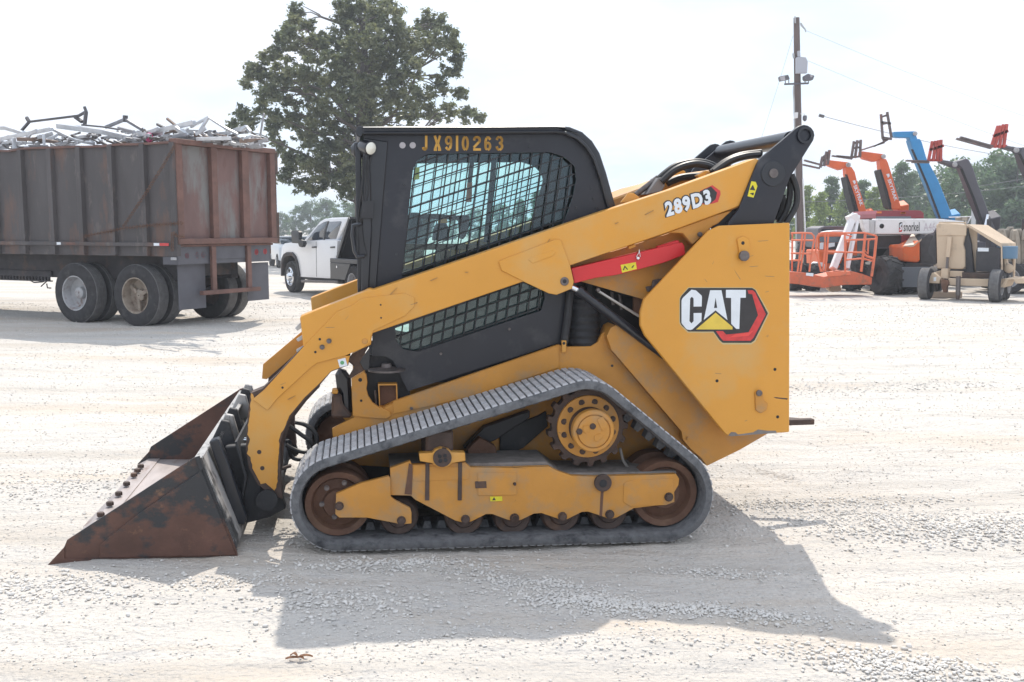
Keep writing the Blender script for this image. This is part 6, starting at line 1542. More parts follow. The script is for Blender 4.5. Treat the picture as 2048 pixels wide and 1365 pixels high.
ps("emblem_flame", [(60, 270), (100, 240), (104, 298), (92, 318), (60, 318)], -0.158, -0.154, m_red_print, z=zr2, parent=wb, bev=0)
ps("emblem_swirl", [(68, 215), (100, 190), (100, 215), (80, 235), (100, 255), (98, 285), (66, 300), (66, 280), (85, 270), (66, 245)], -0.161, -0.157, m_white_print, z=zr2, parent=wb, bev=0)
text_on("faded_lettering", "A46", SF.P(*zr2(410, 305), -0.15), SF.P(*zr2(580, 305), -0.15), SF.P(*zr2(410, 185), -0.15), mat("faded_mauve_print", (0.55, 0.48, 0.52), 0.5), wb, bold=0.0, lift=0.004)
# jib: two pale arms leaning down to the basket
for a, b2, w in (((985, 70), (690, 850), 0.15), ((1045, 95), (890, 860), 0.07)):
    MB().beam(SF.P(*zr1(*a), -0.3), SF.P(*zr1(*b2), -1.0), w, 0.16, (0, 1, 0)).build("jib_arm", m_white_m, lift, 0.01)
ps("jib_head", [(905, 100, 6), (990, 60, 8), (1040, 45), (1065, 120), (1080, 190), (1000, 200), (930, 160)], -0.45, -0.2, m_white_m, z=zr1)
# basket
BF = Frame(Vector((at_depth(1660, 590, 23.6).x, 23.6, 0)), R(8))
bsk = empty("lift_basket", BF.m, "worn orange railed platform basket of the boom lift, beside the loader", "lift basket")
pb = fplate(BF, bsk)
flo = pb("basket_floor", [(80, 890), (300, 905), (560, 965), (950, 880), (1110, 920), (1255, 975), (1245, 1075), (860, 1080), (560, 1125), (300, 1080), (80, 1060)], 0.0, 0.75, m_orange_rust, z=zr1)
pb("basket_skirt", [(590, 890), (940, 885), (945, 940), (620, 965)], -0.02, 0.0, m_basket, z=zr1, parent=flo)
pb("skirt_label", [(305, 905), (410, 912), (405, 958), (303, 945)], -0.012, -0.001, m_white_print, z=zr1, parent=flo, bev=0)
def rail(pts, d=0.0, r=0.022, name="basket_rail", d2=None):
    P = [BF.P(*zr1(*q), d if d2 is None else d + (d2 - d) * k / (len(pts) - 1)) for k, q in enumerate(pts)]
    return MB().tube(P, r, 7).build(name, m_basket, bsk, 0, True)
rail([(85, 335), (250, 332), (380, 340), (415, 380), (420, 430), (380, 640), (350, 890)])
rail([(250, 335), (235, 500), (180, 890)]); rail([(290, 340), (270, 560), (220, 890)])
rail([(85, 435), (410, 440)]); rail([(85, 625), (380, 632)]); rail([(85, 725), (230, 728)])
rail([(440, 640), (450, 430), (470, 370), (520, 335), (600, 325), (850, 335), (1140, 330), (1310, 375)])
rail([(455, 620), (520, 890)], r=0.026); rail([(575, 330), (580, 560), (540, 890)]); rail([(625, 332), (600, 700), (575, 890)])
rail([(860, 340), (865, 890)]); rail([(1155, 335), (1130, 600), (1095, 890)], r=0.032)
rail([(1315, 380), (1290, 640), (1245, 960)], r=0.032); rail([(600, 605), (1110, 615)]); rail([(860, 435), (1140, 430), (1310, 420)])
rail([(1110, 615), (1180, 670), (1270, 700)], r=0.03); rail([(1130, 560), (1190, 640), (1200, 450), (1230, 425)]); rail([(880, 720), (1110, 700), (1250, 735)])
rail([(105, 335), (100, 880)], 0.7); rail([(480, 345), (850, 350), (955, 385), (880, 450), (870, 860)], 0.7)
MB().beam(BF.P(*zr1(700, 880), 0.7), BF.P(*zr1(760, 1170), 0.7), 0.14, 0.14, (0, 1, 0)).build("basket_pivot", m_tan, bsk, 0.02)
pb("pivot_casting", [(640, 1120), (700, 1080), (790, 1080), (780, 1160), (700, 1185), (640, 1150)], 0.5, 0.7, m_tan, z=zr1)
# lift carrier
hood = ps("hood", [(112, 525), (140, 510), (270, 500), (360, 435), (362, 735), (320, 760), (120, 740)], -0.75, 0.2, m_orange, z=zr2, bev=0.03)
hp = [SF.P(*zr2(120, 520), -0.75), SF.P(*zr2(240, 350), 0.35), SF.P(*zr2(470, 345), 0.35), SF.P(*zr2(362, 432), -0.75), SF.P(*zr2(272, 500), -0.78)]
MB().add(hp + [p + Vector((0, 0.02, -0.05)) for p in hp], [(0, 1, 2, 3, 4), (9, 8, 7, 6, 5), (0, 5, 6, 1), (1, 6, 7, 2), (2, 7, 8, 3), (3, 8, 9, 4), (4, 9, 5, 0)]).build("hood_top", m_cream, hood, 0.0)
ps("engine_bay", [(362, 440), (470, 350), (580, 380), (590, 790), (370, 800)], -0.5, 0.5, m_tarp, z=zr2)
ps("fuel_tank", [(88, 850, 6), (130, 825), (560, 822, 6), (600, 850), (600, 1110, 8), (110, 1112, 8)], -0.8, -0.1, m_tank, z=zr2, bev=0.03)
ps("tank_shelf", [(150, 760), (420, 770), (560, 790), (560, 822), (150, 822)], -0.7, 0.2, m_chas, z=zr2)
ps("turntable", [(1320, 370), (1690, 365), (1690, 650), (1640, 690), (1510, 690), (1500, 560), (1320, 560)], 0.2, 1.2, m_tarp, z=zr1)
ps("turret_plate", [(1690, 365), (1800, 365), (1740, 540), (1690, 500)], 0.1, 0.3, m_maroon, z=zr1)
ps("ladder", [(1310, 550), (1500, 548), (1505, 680), (1495, 680), (1490, 560), (1320, 562), (1322, 800), (1310, 800)], 0.0, 0.08, m_chas, z=zr1)
MB().tube([SF.P(*zr1(1500, 690), -0.1), SF.P(*zr1(1600, 695), -0.1), SF.P(*zr1(1680, 650), -0.1), SF.P(*zr1(1700, 590), -0.1)], 0.035, 8).build("guard_tube", m_chrome, lift, 0, True)
ps("axle_box", [(1500, 860), (1560, 835), (1640, 850), (1660, 1080), (1560, 1115), (1490, 1080)], -0.6, 0.3, m_black_dull, z=zr1, bev=0.04)
ps("lift_chassis", [(1330, 800), (1700, 700), (1868, 760), (1868, 1100), (1330, 1000)], 0.3, 1.6, m_dark, z=zr1)
for (px, py, yy, s, r) in ((zr1(1440, 1030)[0], 560, -0.9, 1, 0.48), (zr1(1560, 1100)[0], 560, -0.4, 1, 0.44)): 
    q = lug_wheel((0, 0), r, 0, 0.42, lift, m_chas, 1, 28, 14)
    p = SF.P(px, py, yy); q.matrix_local = Matrix.Translation((p.x - 0.2, yy, r)) @ Matrix.Rotation(R(-76), 4, 'Z')
for px, yy in ((1812, -0.3), (1836, 0.3), (1990, 1.2)):
    q = lug_wheel((0, 0), 0.45, 0, 0.38, lift, m_rim_w, 1, 24, 12); p = SF.P(px, 580, yy)
    q.matrix_local = Matrix.Translation((p.x - 0.2, yy, 0.45)) @ Matrix.Rotation(R(-70), 4, 'Z')
ps("boom_cradle", [(810, 100), (1100, 90), (1105, 100), (1050, 200), (1040, 200), (1080, 105), (830, 112)], -0.1, 0.1, m_white_m, z=zr2)
ps("cradle_roll", [(960, 115, 8), (1010, 105, 8), (1050, 112, 8), (1040, 150, 8), (970, 160, 8)], -0.1, 0.3, m_hose_tan, z=zr2)

# ---------------- maroon-roofed telehandler behind the white boom
MF = Frame(Vector((at_depth(1790, 580, 27.6).x, 27.6, 0)), R(0))
mar = empty("telehandler", MF.m, "maroon roofed telehandler cab with amber lamps just above the white boom", "telehandler")
pm_ = fplate(MF, mar)
rfm = pm_("cab_roof", [zr1(1308, 60, 3), zr1(1330, 12, 3), zr1(1868, 8), zr2(370, 12), zr2(412, 50, 3), zr2(415, 122), zr1(1305, 122)], -0.6, 1.4, m_maroon, bev=0.03)
pm_("roof_light_strip", [zr1(1310, 95), zr2(230, 95), zr2(230, 125), zr1(1308, 125)], -0.62, -0.6, m_tank, parent=rfm, bev=0)
for z_, a in ((zr1, (1325, 25, 1390, 52)), (zr1, (1670, 32, 1735, 58)), (zr2, (88, 32, 150, 55))):
    pm_("amber_lamp", [z_(a[0], a[1]), z_(a[2], a[1]), z_(a[2], a[3]), z_(a[0], a[3])], -0.64, -0.6, m_amber, parent=rfm, bev=0.004)
pm_("cab_body", [zr1(1320, 128), zr2(405, 128), zr2(405, 700), zr1(1320, 760)], -0.3, 1.3, m_dark, bev=0.03)
lug_wheel((MF.P(1760, 560, -0.3).x, 0.6), 0.6, -0.3, 0.45, mar, m_cream, 1, 28, 14)
lug_wheel((MF.P(1880, 560, -0.3).x, 0.6), 0.6, -0.3, 0.45, mar, m_cream, 1, 28, 14)

# ---------------- orange machine seen through the basket
OF = Frame(Vector((at_depth(1655, 585, 26.5).x, 26.5, 0)), R(0))
orr = empty("scissor_machine", OF.m, "orange machine with black control panel seen through the basket rails", "lift machine")
po = fplate(OF, orr)
po("body", [(490, 580), (850, 575), (845, 820), (670, 880), (500, 880)], 0.0, 1.2, m_orange, z=zr1, bev=0.03)
fr_o = po("window_frame", [(470, 360), (960, 365), (955, 385), (870, 440), (860, 580), (480, 580)], 0.1, 0.18, m_orange, z=zr1)
po("panel_glass", [(500, 390), (840, 385), (835, 470), (600, 470), (500, 460)], 0.08, 0.1, m_carglass, z=zr1, parent=fr_o, bev=0)
po("control_panel", [(600, 475), (845, 475), (842, 570), (600, 572)], 0.06, 0.1, m_black_dull, z=zr1, parent=fr_o, bev=0)
po("panel_label", [(615, 480), (715, 472), (715, 525), (618, 545)], 0.05, 0.06, m_white_print, z=zr1, parent=fr_o, bev=0)
po("panel_label", [(500, 475), (555, 470), (550, 570), (500, 570)], 0.05, 0.06, m_white_print, z=zr1, parent=fr_o, bev=0)
po("black_vent", [(605, 640), (715, 640), (712, 770), (605, 770)], -0.02, 0.0, m_black_dull, z=zr1, bev=0)
po("white_arch", [(600, 320), (700, 300), (840, 292), (830, 320), (620, 332)], 0.3, 0.9, m_white_m, z=zr1)
po("side_box", [(940, 700), (1095, 700), (1085, 880), (930, 870)], -0.3, 0.3, m_black_dull, z=zr1)
po("bright_fender", [(410, 800, 6), (470, 750, 6), (540, 760), (590, 790), (560, 870), (520, 850), (470, 830), (430, 880)], -0.2, 0.2, m_white_m, z=zr1)
for px, r in ((zr1(390, 0)[0], 0.36), (zr1(970, 0)[0], 0.46), (zr1(130, 0)[0], 0.4)):
    q = lug_wheel((0, 0), r, 0, 0.36, orr, m_rim_w, 1, 24, 12); p = OF.P(px, 580, -0.5)
    q.matrix_local = Matrix.Translation((p.x - 0.18, -0.5, r)) @ Matrix.Rotation(R(-80), 4, 'Z')

# ---------------- tan pump trailer
NF = Frame(ground_pt(1851, 599), R(-36))
tan = empty("pump_trailer", NF.m, "tan equipment trailer with sloping lid and black screen, two right wheels", "trailer")
pt = fplate(NF, tan)
cab_t = pt("front_cabinet", [(590, 215), (640, 185), (1010, 215), (1020, 290), (975, 500), (1000, 580), (1005, 830), (960, 855), (605, 845)], 0.35, 1.2, m_tan, z=zr2, bev=0.02)
pt("cabinet_cap", [(630, 195), (1025, 222), (1022, 370), (600, 370)], 0.33, 0.35, m_tan, z=zr2, parent=cab_t, bev=0.004)
MB().tube([NF.P(*zr2(*q), 0.4) for q in ((630, 220), (640, 182), (1010, 185), (1025, 230))], 0.02, 6).build("cabinet_rail", m_tan, cab_t)
MB().beam(NF.P(*zr2(790, 385), 0.28), NF.P(*zr2(760, 680), 0.28), 0.09, 0.07, (0, 1, 0)).build("folded_tongue", m_tan, tan, 0.006)
MB().beam(NF.P(*zr2(758, 680), 0.28), NF.P(*zr2(745, 860), 0.28), 0.05, 0.05, (0, 1, 0)).build("tongue_rod", m_bolt, tan)
pt("tongue_mount", [(665, 845), (755, 850), (755, 995), (650, 980)], 0.05, 0.3, m_tan, z=zr2)
pt("battery_box", [(785, 880), (965, 885), (965, 975), (780, 965)], 0.2, 0.4, m_tan, z=zr2)
pt("battery_box", [(580, 890), (665, 870), (650, 960), (580, 950)], 0.2, 0.4, m_tan, z=zr2)
pt("frame_beam", [(765, 985), (1500, 1000), (1600, 985), (1590, 1110), (1500, 1110), (800, 1085), (765, 1060)], 0.0, 0.12, m_tan, z=zr2)
pt("fender", [(400, 915), (560, 905), (655, 975), (640, 1060), (375, 1050)], -0.05, 0.35, m_tan, z=zr2)
pt("fender", [(1590, 985), (1845, 980), (1845, 1060), (1730, 1060), (1700, 1000), (1620, 1010), (1570, 1120), (1510, 1110)], -0.05, 0.9, m_tan, z=zr2)
pt("marker_lamp", [(555, 970), (590, 968), (588, 1025), (553, 1025)], -0.07, -0.05, m_white_print, z=zr2, bev=0)
A_, B_, C_, D_ = NF.P(*zr2(1045, 205), 0.35), NF.P(*zr2(1522, 480), 0.35), NF.P(*zr2(1738, 482), 1.25), NF.P(*zr2(1330, 218), 1.25)
dn = Vector((0, 0, -0.055))
MB().add([A_, B_, C_, D_, A_ + dn, B_ + dn * 1.6, C_ + dn * 1.6, D_ + dn], [(0, 1, 2, 3), (7, 6, 5, 4), (0, 4, 5, 1), (1, 5, 6, 2), (2, 6, 7, 3), (3, 7, 4, 0)]).build("sloping_lid", m_tan, tan, 0.004)
pt("side_wall", [(1050, 240), (1080, 235), (1180, 330), (1180, 560), (1160, 900), (1090, 900), (1110, 600)], 0.6, 0.64, m_tan, z=zr2)
scr = pt("black_screen", [(1165, 590), (1185, 545), (1510, 545), (1505, 880), (1460, 900), (1160, 885)], 0.36, 0.9, m_tarp, z=zr2)
pt("screen_label", [(1188, 545), (1345, 550), (1345, 600), (1188, 598)], 0.35, 0.36, m_white_print, z=zr2, parent=scr, bev=0)
pt("lid_post", [(1518, 525), (1540, 525), (1545, 980), (1520, 980)], 0.36, 0.44, m_tan, z=zr2)
pt("lid_post", [(1690, 525), (1732, 525), (1715, 970), (1690, 970)], 1.1, 1.2, m_tan, z=zr2)
c_ = NF.P(*zr2(1608, 612), 0.6)
MB().tube([c_ + Vector((0, 0, -0.14)), c_ + Vector((0, 0, 0.14))], 0.22, 18).build("filter_canister", mat("blue_canister", (0.09, 0.18, 0.28), 0.45), tan, 0.01, True)
pt("pump_casing", [(1545, 690), (1590, 680), (1600, 780), (1660, 790), (1665, 880), (1600, 900), (1560, 900)], 0.6, 0.9, m_tan, z=zr2, bev=0.03)
c_ = NF.P(*zr2(1640, 845), 0.58); MB().lathe((c_.x, c_.z), [(0.10, 0.58), (0.10, 0.54), (0.06, 0.52)], 18).build("pump_pulley", m_tan, tan, 0, True)
pt("deck", [(960, 900), (1500, 920), (1480, 990), (960, 985)], 0.2, 1.1, m_rustdark, z=zr2)
pt("tarp_flap", [(580, 310), (592, 420), (590, 780), (545, 700), (490, 640), (480, 560), (510, 470)], 0.5, 0.7, m_tarp, z=zr2)
pt("tarp_flap", [(1035, 260), (1090, 480), (1105, 640), (1130, 900), (1020, 930), (1005, 600), (978, 500)], 0.45, 0.6, m_tarp, z=zr2)
jk = MB().tube([NF.P(*zr2(912, 955), -0.15), NF.P(*zr2(905, 1230), -0.15)], 0.05, 10).build("jack_post", m_bolt, tan, 0, True)
MB().tube([NF.P(*zr2(905, 1225), -0.15), NF.P(*zr2(900, 1290), -0.15)], 0.04, 10).build("jack_foot", m_rustdark, jk)
pt("coupler", [(650, 1000), (760, 1010), (770, 1060), (740, 1120), (745, 1190), (690, 1190), (660, 1100)], -0.1, 0.05, m_rust, z=zr2)
for px, yy, s in ((1851, 0.0, 1), (1868, 1.0, 1), (1992, 0.0, -1), (2006, 0.85, -1)):
    p = NF.P(px, 590, yy); q = road_wheel((0, 0), 0, 0.36, 0.24, m_rim_w, tan, -1 if s < 0 else 1, seg=28)
    q.matrix_local = Matrix.Translation((p.x - 0.12, yy, 0.36)) @ Matrix.Rotation(R(-90), 4, 'Z') @ (Matrix.Rotation(0, 4, 'Z'))
# timber under the coupler
tm = MB().box(-0.35, 0.35, -0.12, 0.12, 0.0, 0.14).build("timber_block", m_cream, None, 0.01)
tm.location = ground_pt(*zr2(720, 1262)); tag(tm, "pale timber block on the ground under the tan trailer's coupler", "timber block")

# ---------------- hose trailer behind
HF = Frame(Vector((at_depth(2025, 585, 24.6).x, 24.6, 0)), R(-15))
hos = empty("hose_trailer", HF.m, "trailer draped with tan coiled hoses at the right edge", "hose trailer")
random.seed(9)
for k, (u, top_, w) in enumerate(((1535, 300, 45), (1600, 300, 40), (1665, 270, 45), (1720, 310, 40), (1780, 300, 50), (1840, 310, 45), (1900, 300, 45))):
    d = 0.2 + 0.12 * (k % 3)
    pts = []
    for t in range(13):
        a = math.pi * t / 12
        pts.append(HF.P(*zr2(u - w * 1.2 * math.cos(a) * 0.8, top_ + 130 - 130 * math.sin(a) + (0 if t < 7 else (t - 6) * 22)), d))
    pts += [pts[-1] + Vector((0.02, 0, -0.35)), pts[-1] + Vector((0.0, 0.02, -0.7))]
    MB().tube(pts, 0.075, 9).build("coiled_hose", m_hose_tan, hos, 0, True)
MB().box(-0.75, 2.0, 0.0, 1.8, 0.55, 0.75).build("trailer_bed", m_chas, hos, 0.02)
for x in (-0.6, 0.2, 1.0): MB().box(x, x + 0.1, 0.3, 0.4, 0.75, 1.85).build("hose_rack", m_chas, hos, 0.01)
for x in (-0.1, 0.75): road_wheel((x, 0.40), -0.05, 0.40, 0.25, m_rim_w, hos, 1, seg=28)

# ---------------- utility pole, lamps, camera, wires
m_pole = mat("weathered_pole_wood", (0.13, 0.095, 0.085), 0.85, var=0.2, vscale=5, stretch=(1, 1, 0.15))
m_box = mat("grey_utility_box", (0.42, 0.43, 0.47), 0.5)
m_steel = mat("galvanised_steel", (0.42, 0.43, 0.44), 0.45, metal=0.3)
zq = zf(1480, 20, 4.55)
UY = 40.0
UF = Frame(Vector((at_depth(1598, 500, UY).x, UY, 0)), 0)
pole = empty("utility_pole", UF.m, "tall brown wooden utility pole with floodlights behind the loader", "utility pole")
pu = fplate(UF, pole)
b0, t0 = UF.P(1600, 540, 0), UF.P(1593, 36, 0)
MB().tube([(b0.x, 0, 0), ((b0.x + t0.x) / 2, 0, t0.z / 2), (t0.x, 0, t0.z)], [0.17, 0.145, 0.115], 14).build("pole_shaft", m_pole, pole, 0, True)
pu("meter_box", [(515, 435), (530, 425), (600, 432), (618, 470), (612, 575), (515, 578)], -0.32, -0.14, m_box, z=zq)
pu("junction_box", [(525, 375), (548, 370), (552, 420), (527, 425)], -0.22, -0.12, m_box, z=zq)
pu("bracket", [(478, 395), (495, 395), (500, 440), (485, 440)], -0.18, -0.1, m_steel, z=zq)
pu("camera_box", [(497, 935), (530, 932), (527, 985), (492, 990)], -0.24, -0.13, m_white_m, z=zq)
pu("cross_arm", [(405, 668), (625, 660), (627, 676), (405, 684)], -0.22, -0.14, m_grey, z=zq)
for lx, poly, lens in ((430, [(360, 605), (440, 590), (455, 630), (370, 648)], [(364, 610), (408, 602), (412, 640), (372, 645)]), (610, [(585, 600), (620, 580), (680, 600), (665, 638), (600, 645), (585, 630)], [(640, 595), (660, 592), (660, 612), (642, 615)])):
    f = pu("floodlight", poly, -0.40, -0.12, m_grey, z=zq, bev=0.02)
    pu("floodlight_lens", lens, -0.412, -0.401, m_reflector, z=zq, parent=f, bev=0)
    for o in (-18, 14):
        a, b_ = UF.P(*zq(lx + o, 635), -0.2), UF.P(*zq(lx + o, 668), -0.2)
        MB().tube([a, b_], 0.018, 6).build("lamp_stem", m_grey, f)
MB().tube([UF.P(*zq(*q), -0.15) for q in ((552, 948), (580, 945), (592, 960), (592, 975))], 0.02, 6).build("camera_arm", m_white_m, pole, 0, True)
c_ = UF.P(*zq(590, 980), -0.15); MB().tube([c_ + Vector((0, 0, 0.07)), c_, c_ - Vector((0, 0, 0.09)), c_ - Vector((0, 0, 0.15))], [0.07, 0.085, 0.08, 0.03], 12).build("dome_camera", m_grey, pole, 0, True)
MB().tube([UF.P(*zq(488, 690), -0.16), UF.P(*zq(486, 760), -0.16), UF.P(*zq(492, 830), -0.16), (b0.x - 0.16, -0.1, 0)], 0.03, 6).build("conduit", m_steel, pole)
MB().tube([(b0.x + 0.25, -0.1, 0), UF.P(*zr3(155, 470), -0.1)], 0.035, 8).build("ground_conduit", m_white_m, pole)
MB().tube([UF.P(*zq(500, 60), -0.1), UF.P(*zq(503, 120), -0.13)], 0.03, 6).build("insulator_pin", m_steel, pole)
pu("insulator", [(548, 118), (560, 118), (580, 150), (600, 175), (605, 200), (598, 205), (590, 180), (555, 145)], -0.1, -0.05, m_steel, z=zq, bev=0.005)
m_wire = mat('grey_cable', (0.16, 0.16, 0.17), 0.6)
def wire(label, p, q, sag, r=0.014, name="power_line"):
    pts = [p.lerp(q, k / 14) + Vector((0, 0, -sag * 4 * (k / 14) * (1 - k / 14))) for k in range(15)]
    o = MB().tube(pts, r, 5).build(name, m_wire, None); return tag(o, label, "power line")
top = at_depth(1613, 62, UY); mid = at_depth(1616, 122, UY); low = at_depth(1600, 218, UY)
wire("topmost thin power line running right from the pole's insulator", top, at_depth(2400, 330, 75), 0.6, 0.006)
wire("thin power line running right from the pole's meter box", mid, at_depth(2400, 390, 75), 0.6, 0.006)
wire("service cable with a round end knob above the orange booms", at_depth(1643, 232, 38), at_depth(2250, 330, 60), 0.5, 0.012)
wire("low sagging cable crossing in front of the pine trees", at_depth(1598, 405, 41), at_depth(2300, 330, 60), 0.4, 0.012)
wire("lowest thin cable crossing in front of the dark trees at right", at_depth(1940, 375, 60), at_depth(2300, 300, 60), 0.2, 0.014)
wire("thin guy wire slanting down left from the pole top", at_depth(1586, 72, UY), at_depth(1505, 330, 46), 0.1, 0.006, "guy_wire")
kn = at_depth(1643, 232, 38); kb = MB().tube([kn - Vector((0.09, 0, -0.02)), kn + Vector((0.09, 0, -0.03))], 0.06, 8).build("cable_knob", m_scrapd, bpy.data.objects["power_line.002"])
P2 = at_depth(1946, 455, 62); pl2 = MB().tube([(P2.x, 62, 0), (P2.x, 62, at_depth(1946, 395, 62).z)], 0.14, 10).build("utility_pole", m_steel, None)
tag(pl2, "distant pale utility pole in front of the dark trees", "utility pole")
# ================================================================ trees
def leaf_mat(name, c, t=0.35, c2=None):
    m = bpy.data.materials.new(name); m.use_nodes = True
    N, Lk = m.node_tree.nodes, m.node_tree.links; N.clear()
    o = N.new("ShaderNodeOutputMaterial"); d = N.new("ShaderNodeBsdfDiffuse"); tr = N.new("ShaderNodeBsdfTranslucent"); gl = N.new("ShaderNodeBsdfGlossy")
    n = N.new("ShaderNodeTexNoise"); n.inputs["Scale"].default_value = 0.9; n.inputs["Detail"].default_value = 4
    tc = N.new("ShaderNodeTexCoord"); Lk.new(tc.outputs["Object"], n.inputs["Vector"])
    r = N.new("ShaderNodeValToRGB"); r.color_ramp.elements[0].position = 0.35; r.color_ramp.elements[1].position = 0.65
    c2 = c2 or tuple(min(1, v * 1.5) for v in c)
    r.color_ramp.elements[0].color = (*c, 1); r.color_ramp.elements[1].color = (*c2, 1)
    Lk.new(n.outputs["Fac"], r.inputs[0]); Lk.new(r.outputs[0], d.inputs[0]); Lk.new(r.outputs[0], tr.inputs[0])
    gl.inputs["Roughness"].default_value = 0.45; gl.inputs[0].default_value = (0.5, 0.52, 0.5, 1)
    a = N.new("ShaderNodeMixShader"); a.inputs[0].default_value = t
    Lk.new(d.outputs[0], a.inputs[1]); Lk.new(tr.outputs[0], a.inputs[2])
    b = N.new("ShaderNodeMixShader"); b.inputs[0].default_value = 0.10
    Lk.new(a.outputs[0], b.inputs[1]); Lk.new(gl.outputs[0], b.inputs[2]); Lk.new(b.outputs[0], o.inputs[0])
    return m
m_oak = leaf_mat("oak_leaves", (0.095, 0.125, 0.055), 0.52, (0.21, 0.22, 0.10))
m_far = leaf_mat("far_green_leaves", (0.085, 0.15, 0.05), 0.55)
m_farlight = leaf_mat("pale_green_leaves", (0.20, 0.27, 0.05), 0.6)
m_farblue = leaf_mat("grey_green_leaves", (0.085, 0.14, 0.07), 0.5)
m_bark = mat("grey_brown_bark", (0.085, 0.07, 0.06), 0.9, var=0.25, vscale=4, stretch=(1, 1, 0.3))
rng = np.random.default_rng(4)
def leaf_cloud(centres, radii, counts, size, squash=0.85, shell=0.55):
    """small bent leaf quads scattered through the volume of many clumps"""
    V = []; Fc = []
    C = np.repeat(np.array(centres), counts, 0); Rr = np.repeat(np.array(radii), counts)
    n = len(C)
    d = rng.normal(size=(n, 3)); d /= np.linalg.norm(d, axis=1)[:, None]
    rad = Rr * (shell + (1 - shell) * rng.random(n)) * np.where(rng.random(n) < 0.25, rng.random(n), 1.0)
    rad *= 1 + 0.12 * rng.normal(size=n)
    P = C + d * rad[:, None] * np.array([1, 1, squash])
    a = rng.normal(size=(n, 3)); a[:, 2] *= 0.7; a /= np.linalg.norm(a, axis=1)[:, None]
    b = np.cross(a, d + 0.6 * rng.normal(size=(n, 3))); b /= np.linalg.norm(b, axis=1)[:, None] + 1e-6
    nn = np.cross(a, b)
    s = size * (0.6 + 0.8 * rng.random(n))[:, None]
    q = np.stack([P - a * s, P + b * s * 0.5 + nn * s * 0.18, P + a * s, P - b * s * 0.5 + nn * s * 0.18], 1)
    me = bpy.data.meshes.new("crown")
    me.vertices.add(n * 4); me.vertices.foreach_set("co", q.reshape(-1).astype(np.float32))
    me.loops.add(n * 4); me.loops.foreach_set("vertex_index", np.arange(n * 4, dtype=np.int32))
    me.polygons.add(n); me.polygons.foreach_set("loop_start", np.arange(0, n * 4, 4, dtype=np.int32)); me.polygons.foreach_set("loop_total", np.full(n, 4, dtype=np.int32))
    me.update(); me.validate()
    return me
# ---------------- the oak behind the cab
zo = zf(440, 0, 3.25)
OY = 45.0
ob = at_depth(728, 529, OY)
oak_m = Matrix.Translation((ob.x, OY, 0))
oak = empty("oak_tree", oak_m, "large dark oak tree rising behind the loader cab", "tree")
blobs = [(510,90,62),(560,165,45),(470,150,50),(440,200,55),(395,240,45),(930,40,120),(850,140,110),(1050,110,110),(1120,60,70),(790,60,70),(1340,140,70),(1430,150,62),(1450,250,95),(1530,310,60),(1540,380,45),(1300,280,105),(1180,200,70),(1150,280,120),(960,270,140),(760,290,110),(640,260,60),(600,330,95),(480,310,80),(350,370,70),(250,430,70),(200,480,50),(185,540,35),(300,500,60),(420,470,80),(560,470,105),(740,450,115),(920,450,130),(1100,440,120),(1230,440,90),(1500,470,60),(1420,560,75),(1560,600,45),(1300,610,100),(1150,630,120),(980,630,130),(800,610,125),(620,610,110),(450,590,100),(320,620,75),(280,690,55),(130,745,50),(90,810,35),(200,790,60),(350,780,75),(500,760,90),(650,770,105),(820,790,120),(1000,770,110),(1200,760,95),(1380,740,70),(1480,720,60),(1600,740,55),(1690,765,28),(560,880,80),(700,920,120),(850,940,110),(390,970,50),(470,1040,85),(600,1060,110),(750,1070,120),(880,1070,95),(430,1130,60),(540,1210,60),(650,1220,70),(800,1190,90),(900,1200,70),(330,860,35),(1010,900,90),(980,1050,90)]
random.seed(2)
cs, rs, cn = [], [], []
for u, v, r_ in blobs:
    dep = random.uniform(-2.6, 2.6) * (0.6 + r_ / 200)
    c = at_depth(*zo(u, v), OY + dep)
    rm_ = r_ / 3.25 / F_PX * OY * 0.98
    # each bough is itself a handful of smaller clumps
    for k in range(int(6 + 21 * math.pi * rm_ * rm_)):
        off = Vector((random.gauss(0, 1), random.gauss(0, 1), random.gauss(0, 0.9))); off = off.normalized() * rm_ * 1.12 * random.random() ** 0.45
        cs.append(tuple(c + off - Vector((ob.x, OY, 0)))); rs.append(random.uniform(0.16, 0.34)); cn.append(random.randint(26, 52))
oc = leaf_cloud(cs, rs, cn, 0.088, 0.75, 0.15)
print('oak leaves', sum(cn), len(cs))
finish("crown", oc, m_oak, oak)
tr = MB(); tz = at_depth(728, 60, OY).z
trunk_pts = [Vector((0, 0, 0)), Vector((0.05, 0, 2.0)), Vector((0.0, 0, 5.0)), Vector((0.1, 0.1, 8.0)), Vector((0.25, 0, tz))]
tr.tube(trunk_pts, [0.55, 0.42, 0.34, 0.22, 0.06], 12)
for i in range(0, len(cs), max(1, len(cs) // 46)):
    e = Vector(cs[i]); h = max(1.6, min(tz - 0.6, e.z - abs(e.x) * random.uniform(0.35, 0.9) - 0.3)); st_ = Vector((0.1, 0, h))
    pts = [st_.lerp(e, u) + Vector((random.gauss(0, 0.22), random.gauss(0, 0.2), random.gauss(0, 0.2) + 0.5 * math.sin(math.pi * u))) * (0 if u in (0, 1) else 1) for u in (0, 0.2, 0.4, 0.6, 0.8, 1)]
    tr.tube(pts, [0.11, 0.085, 0.06, 0.045, 0.03, 0.012], 6)
    for j in (i + 3, i + 7):
        if j < len(cs): tr.tube([pts[3], pts[3].lerp(Vector(cs[j]), 0.5) + Vector((0.1, 0, 0.12)), Vector(cs[j])], [0.035, 0.025, 0.008], 5)
tr.build("trunk", m_bark, oak, 0, True)
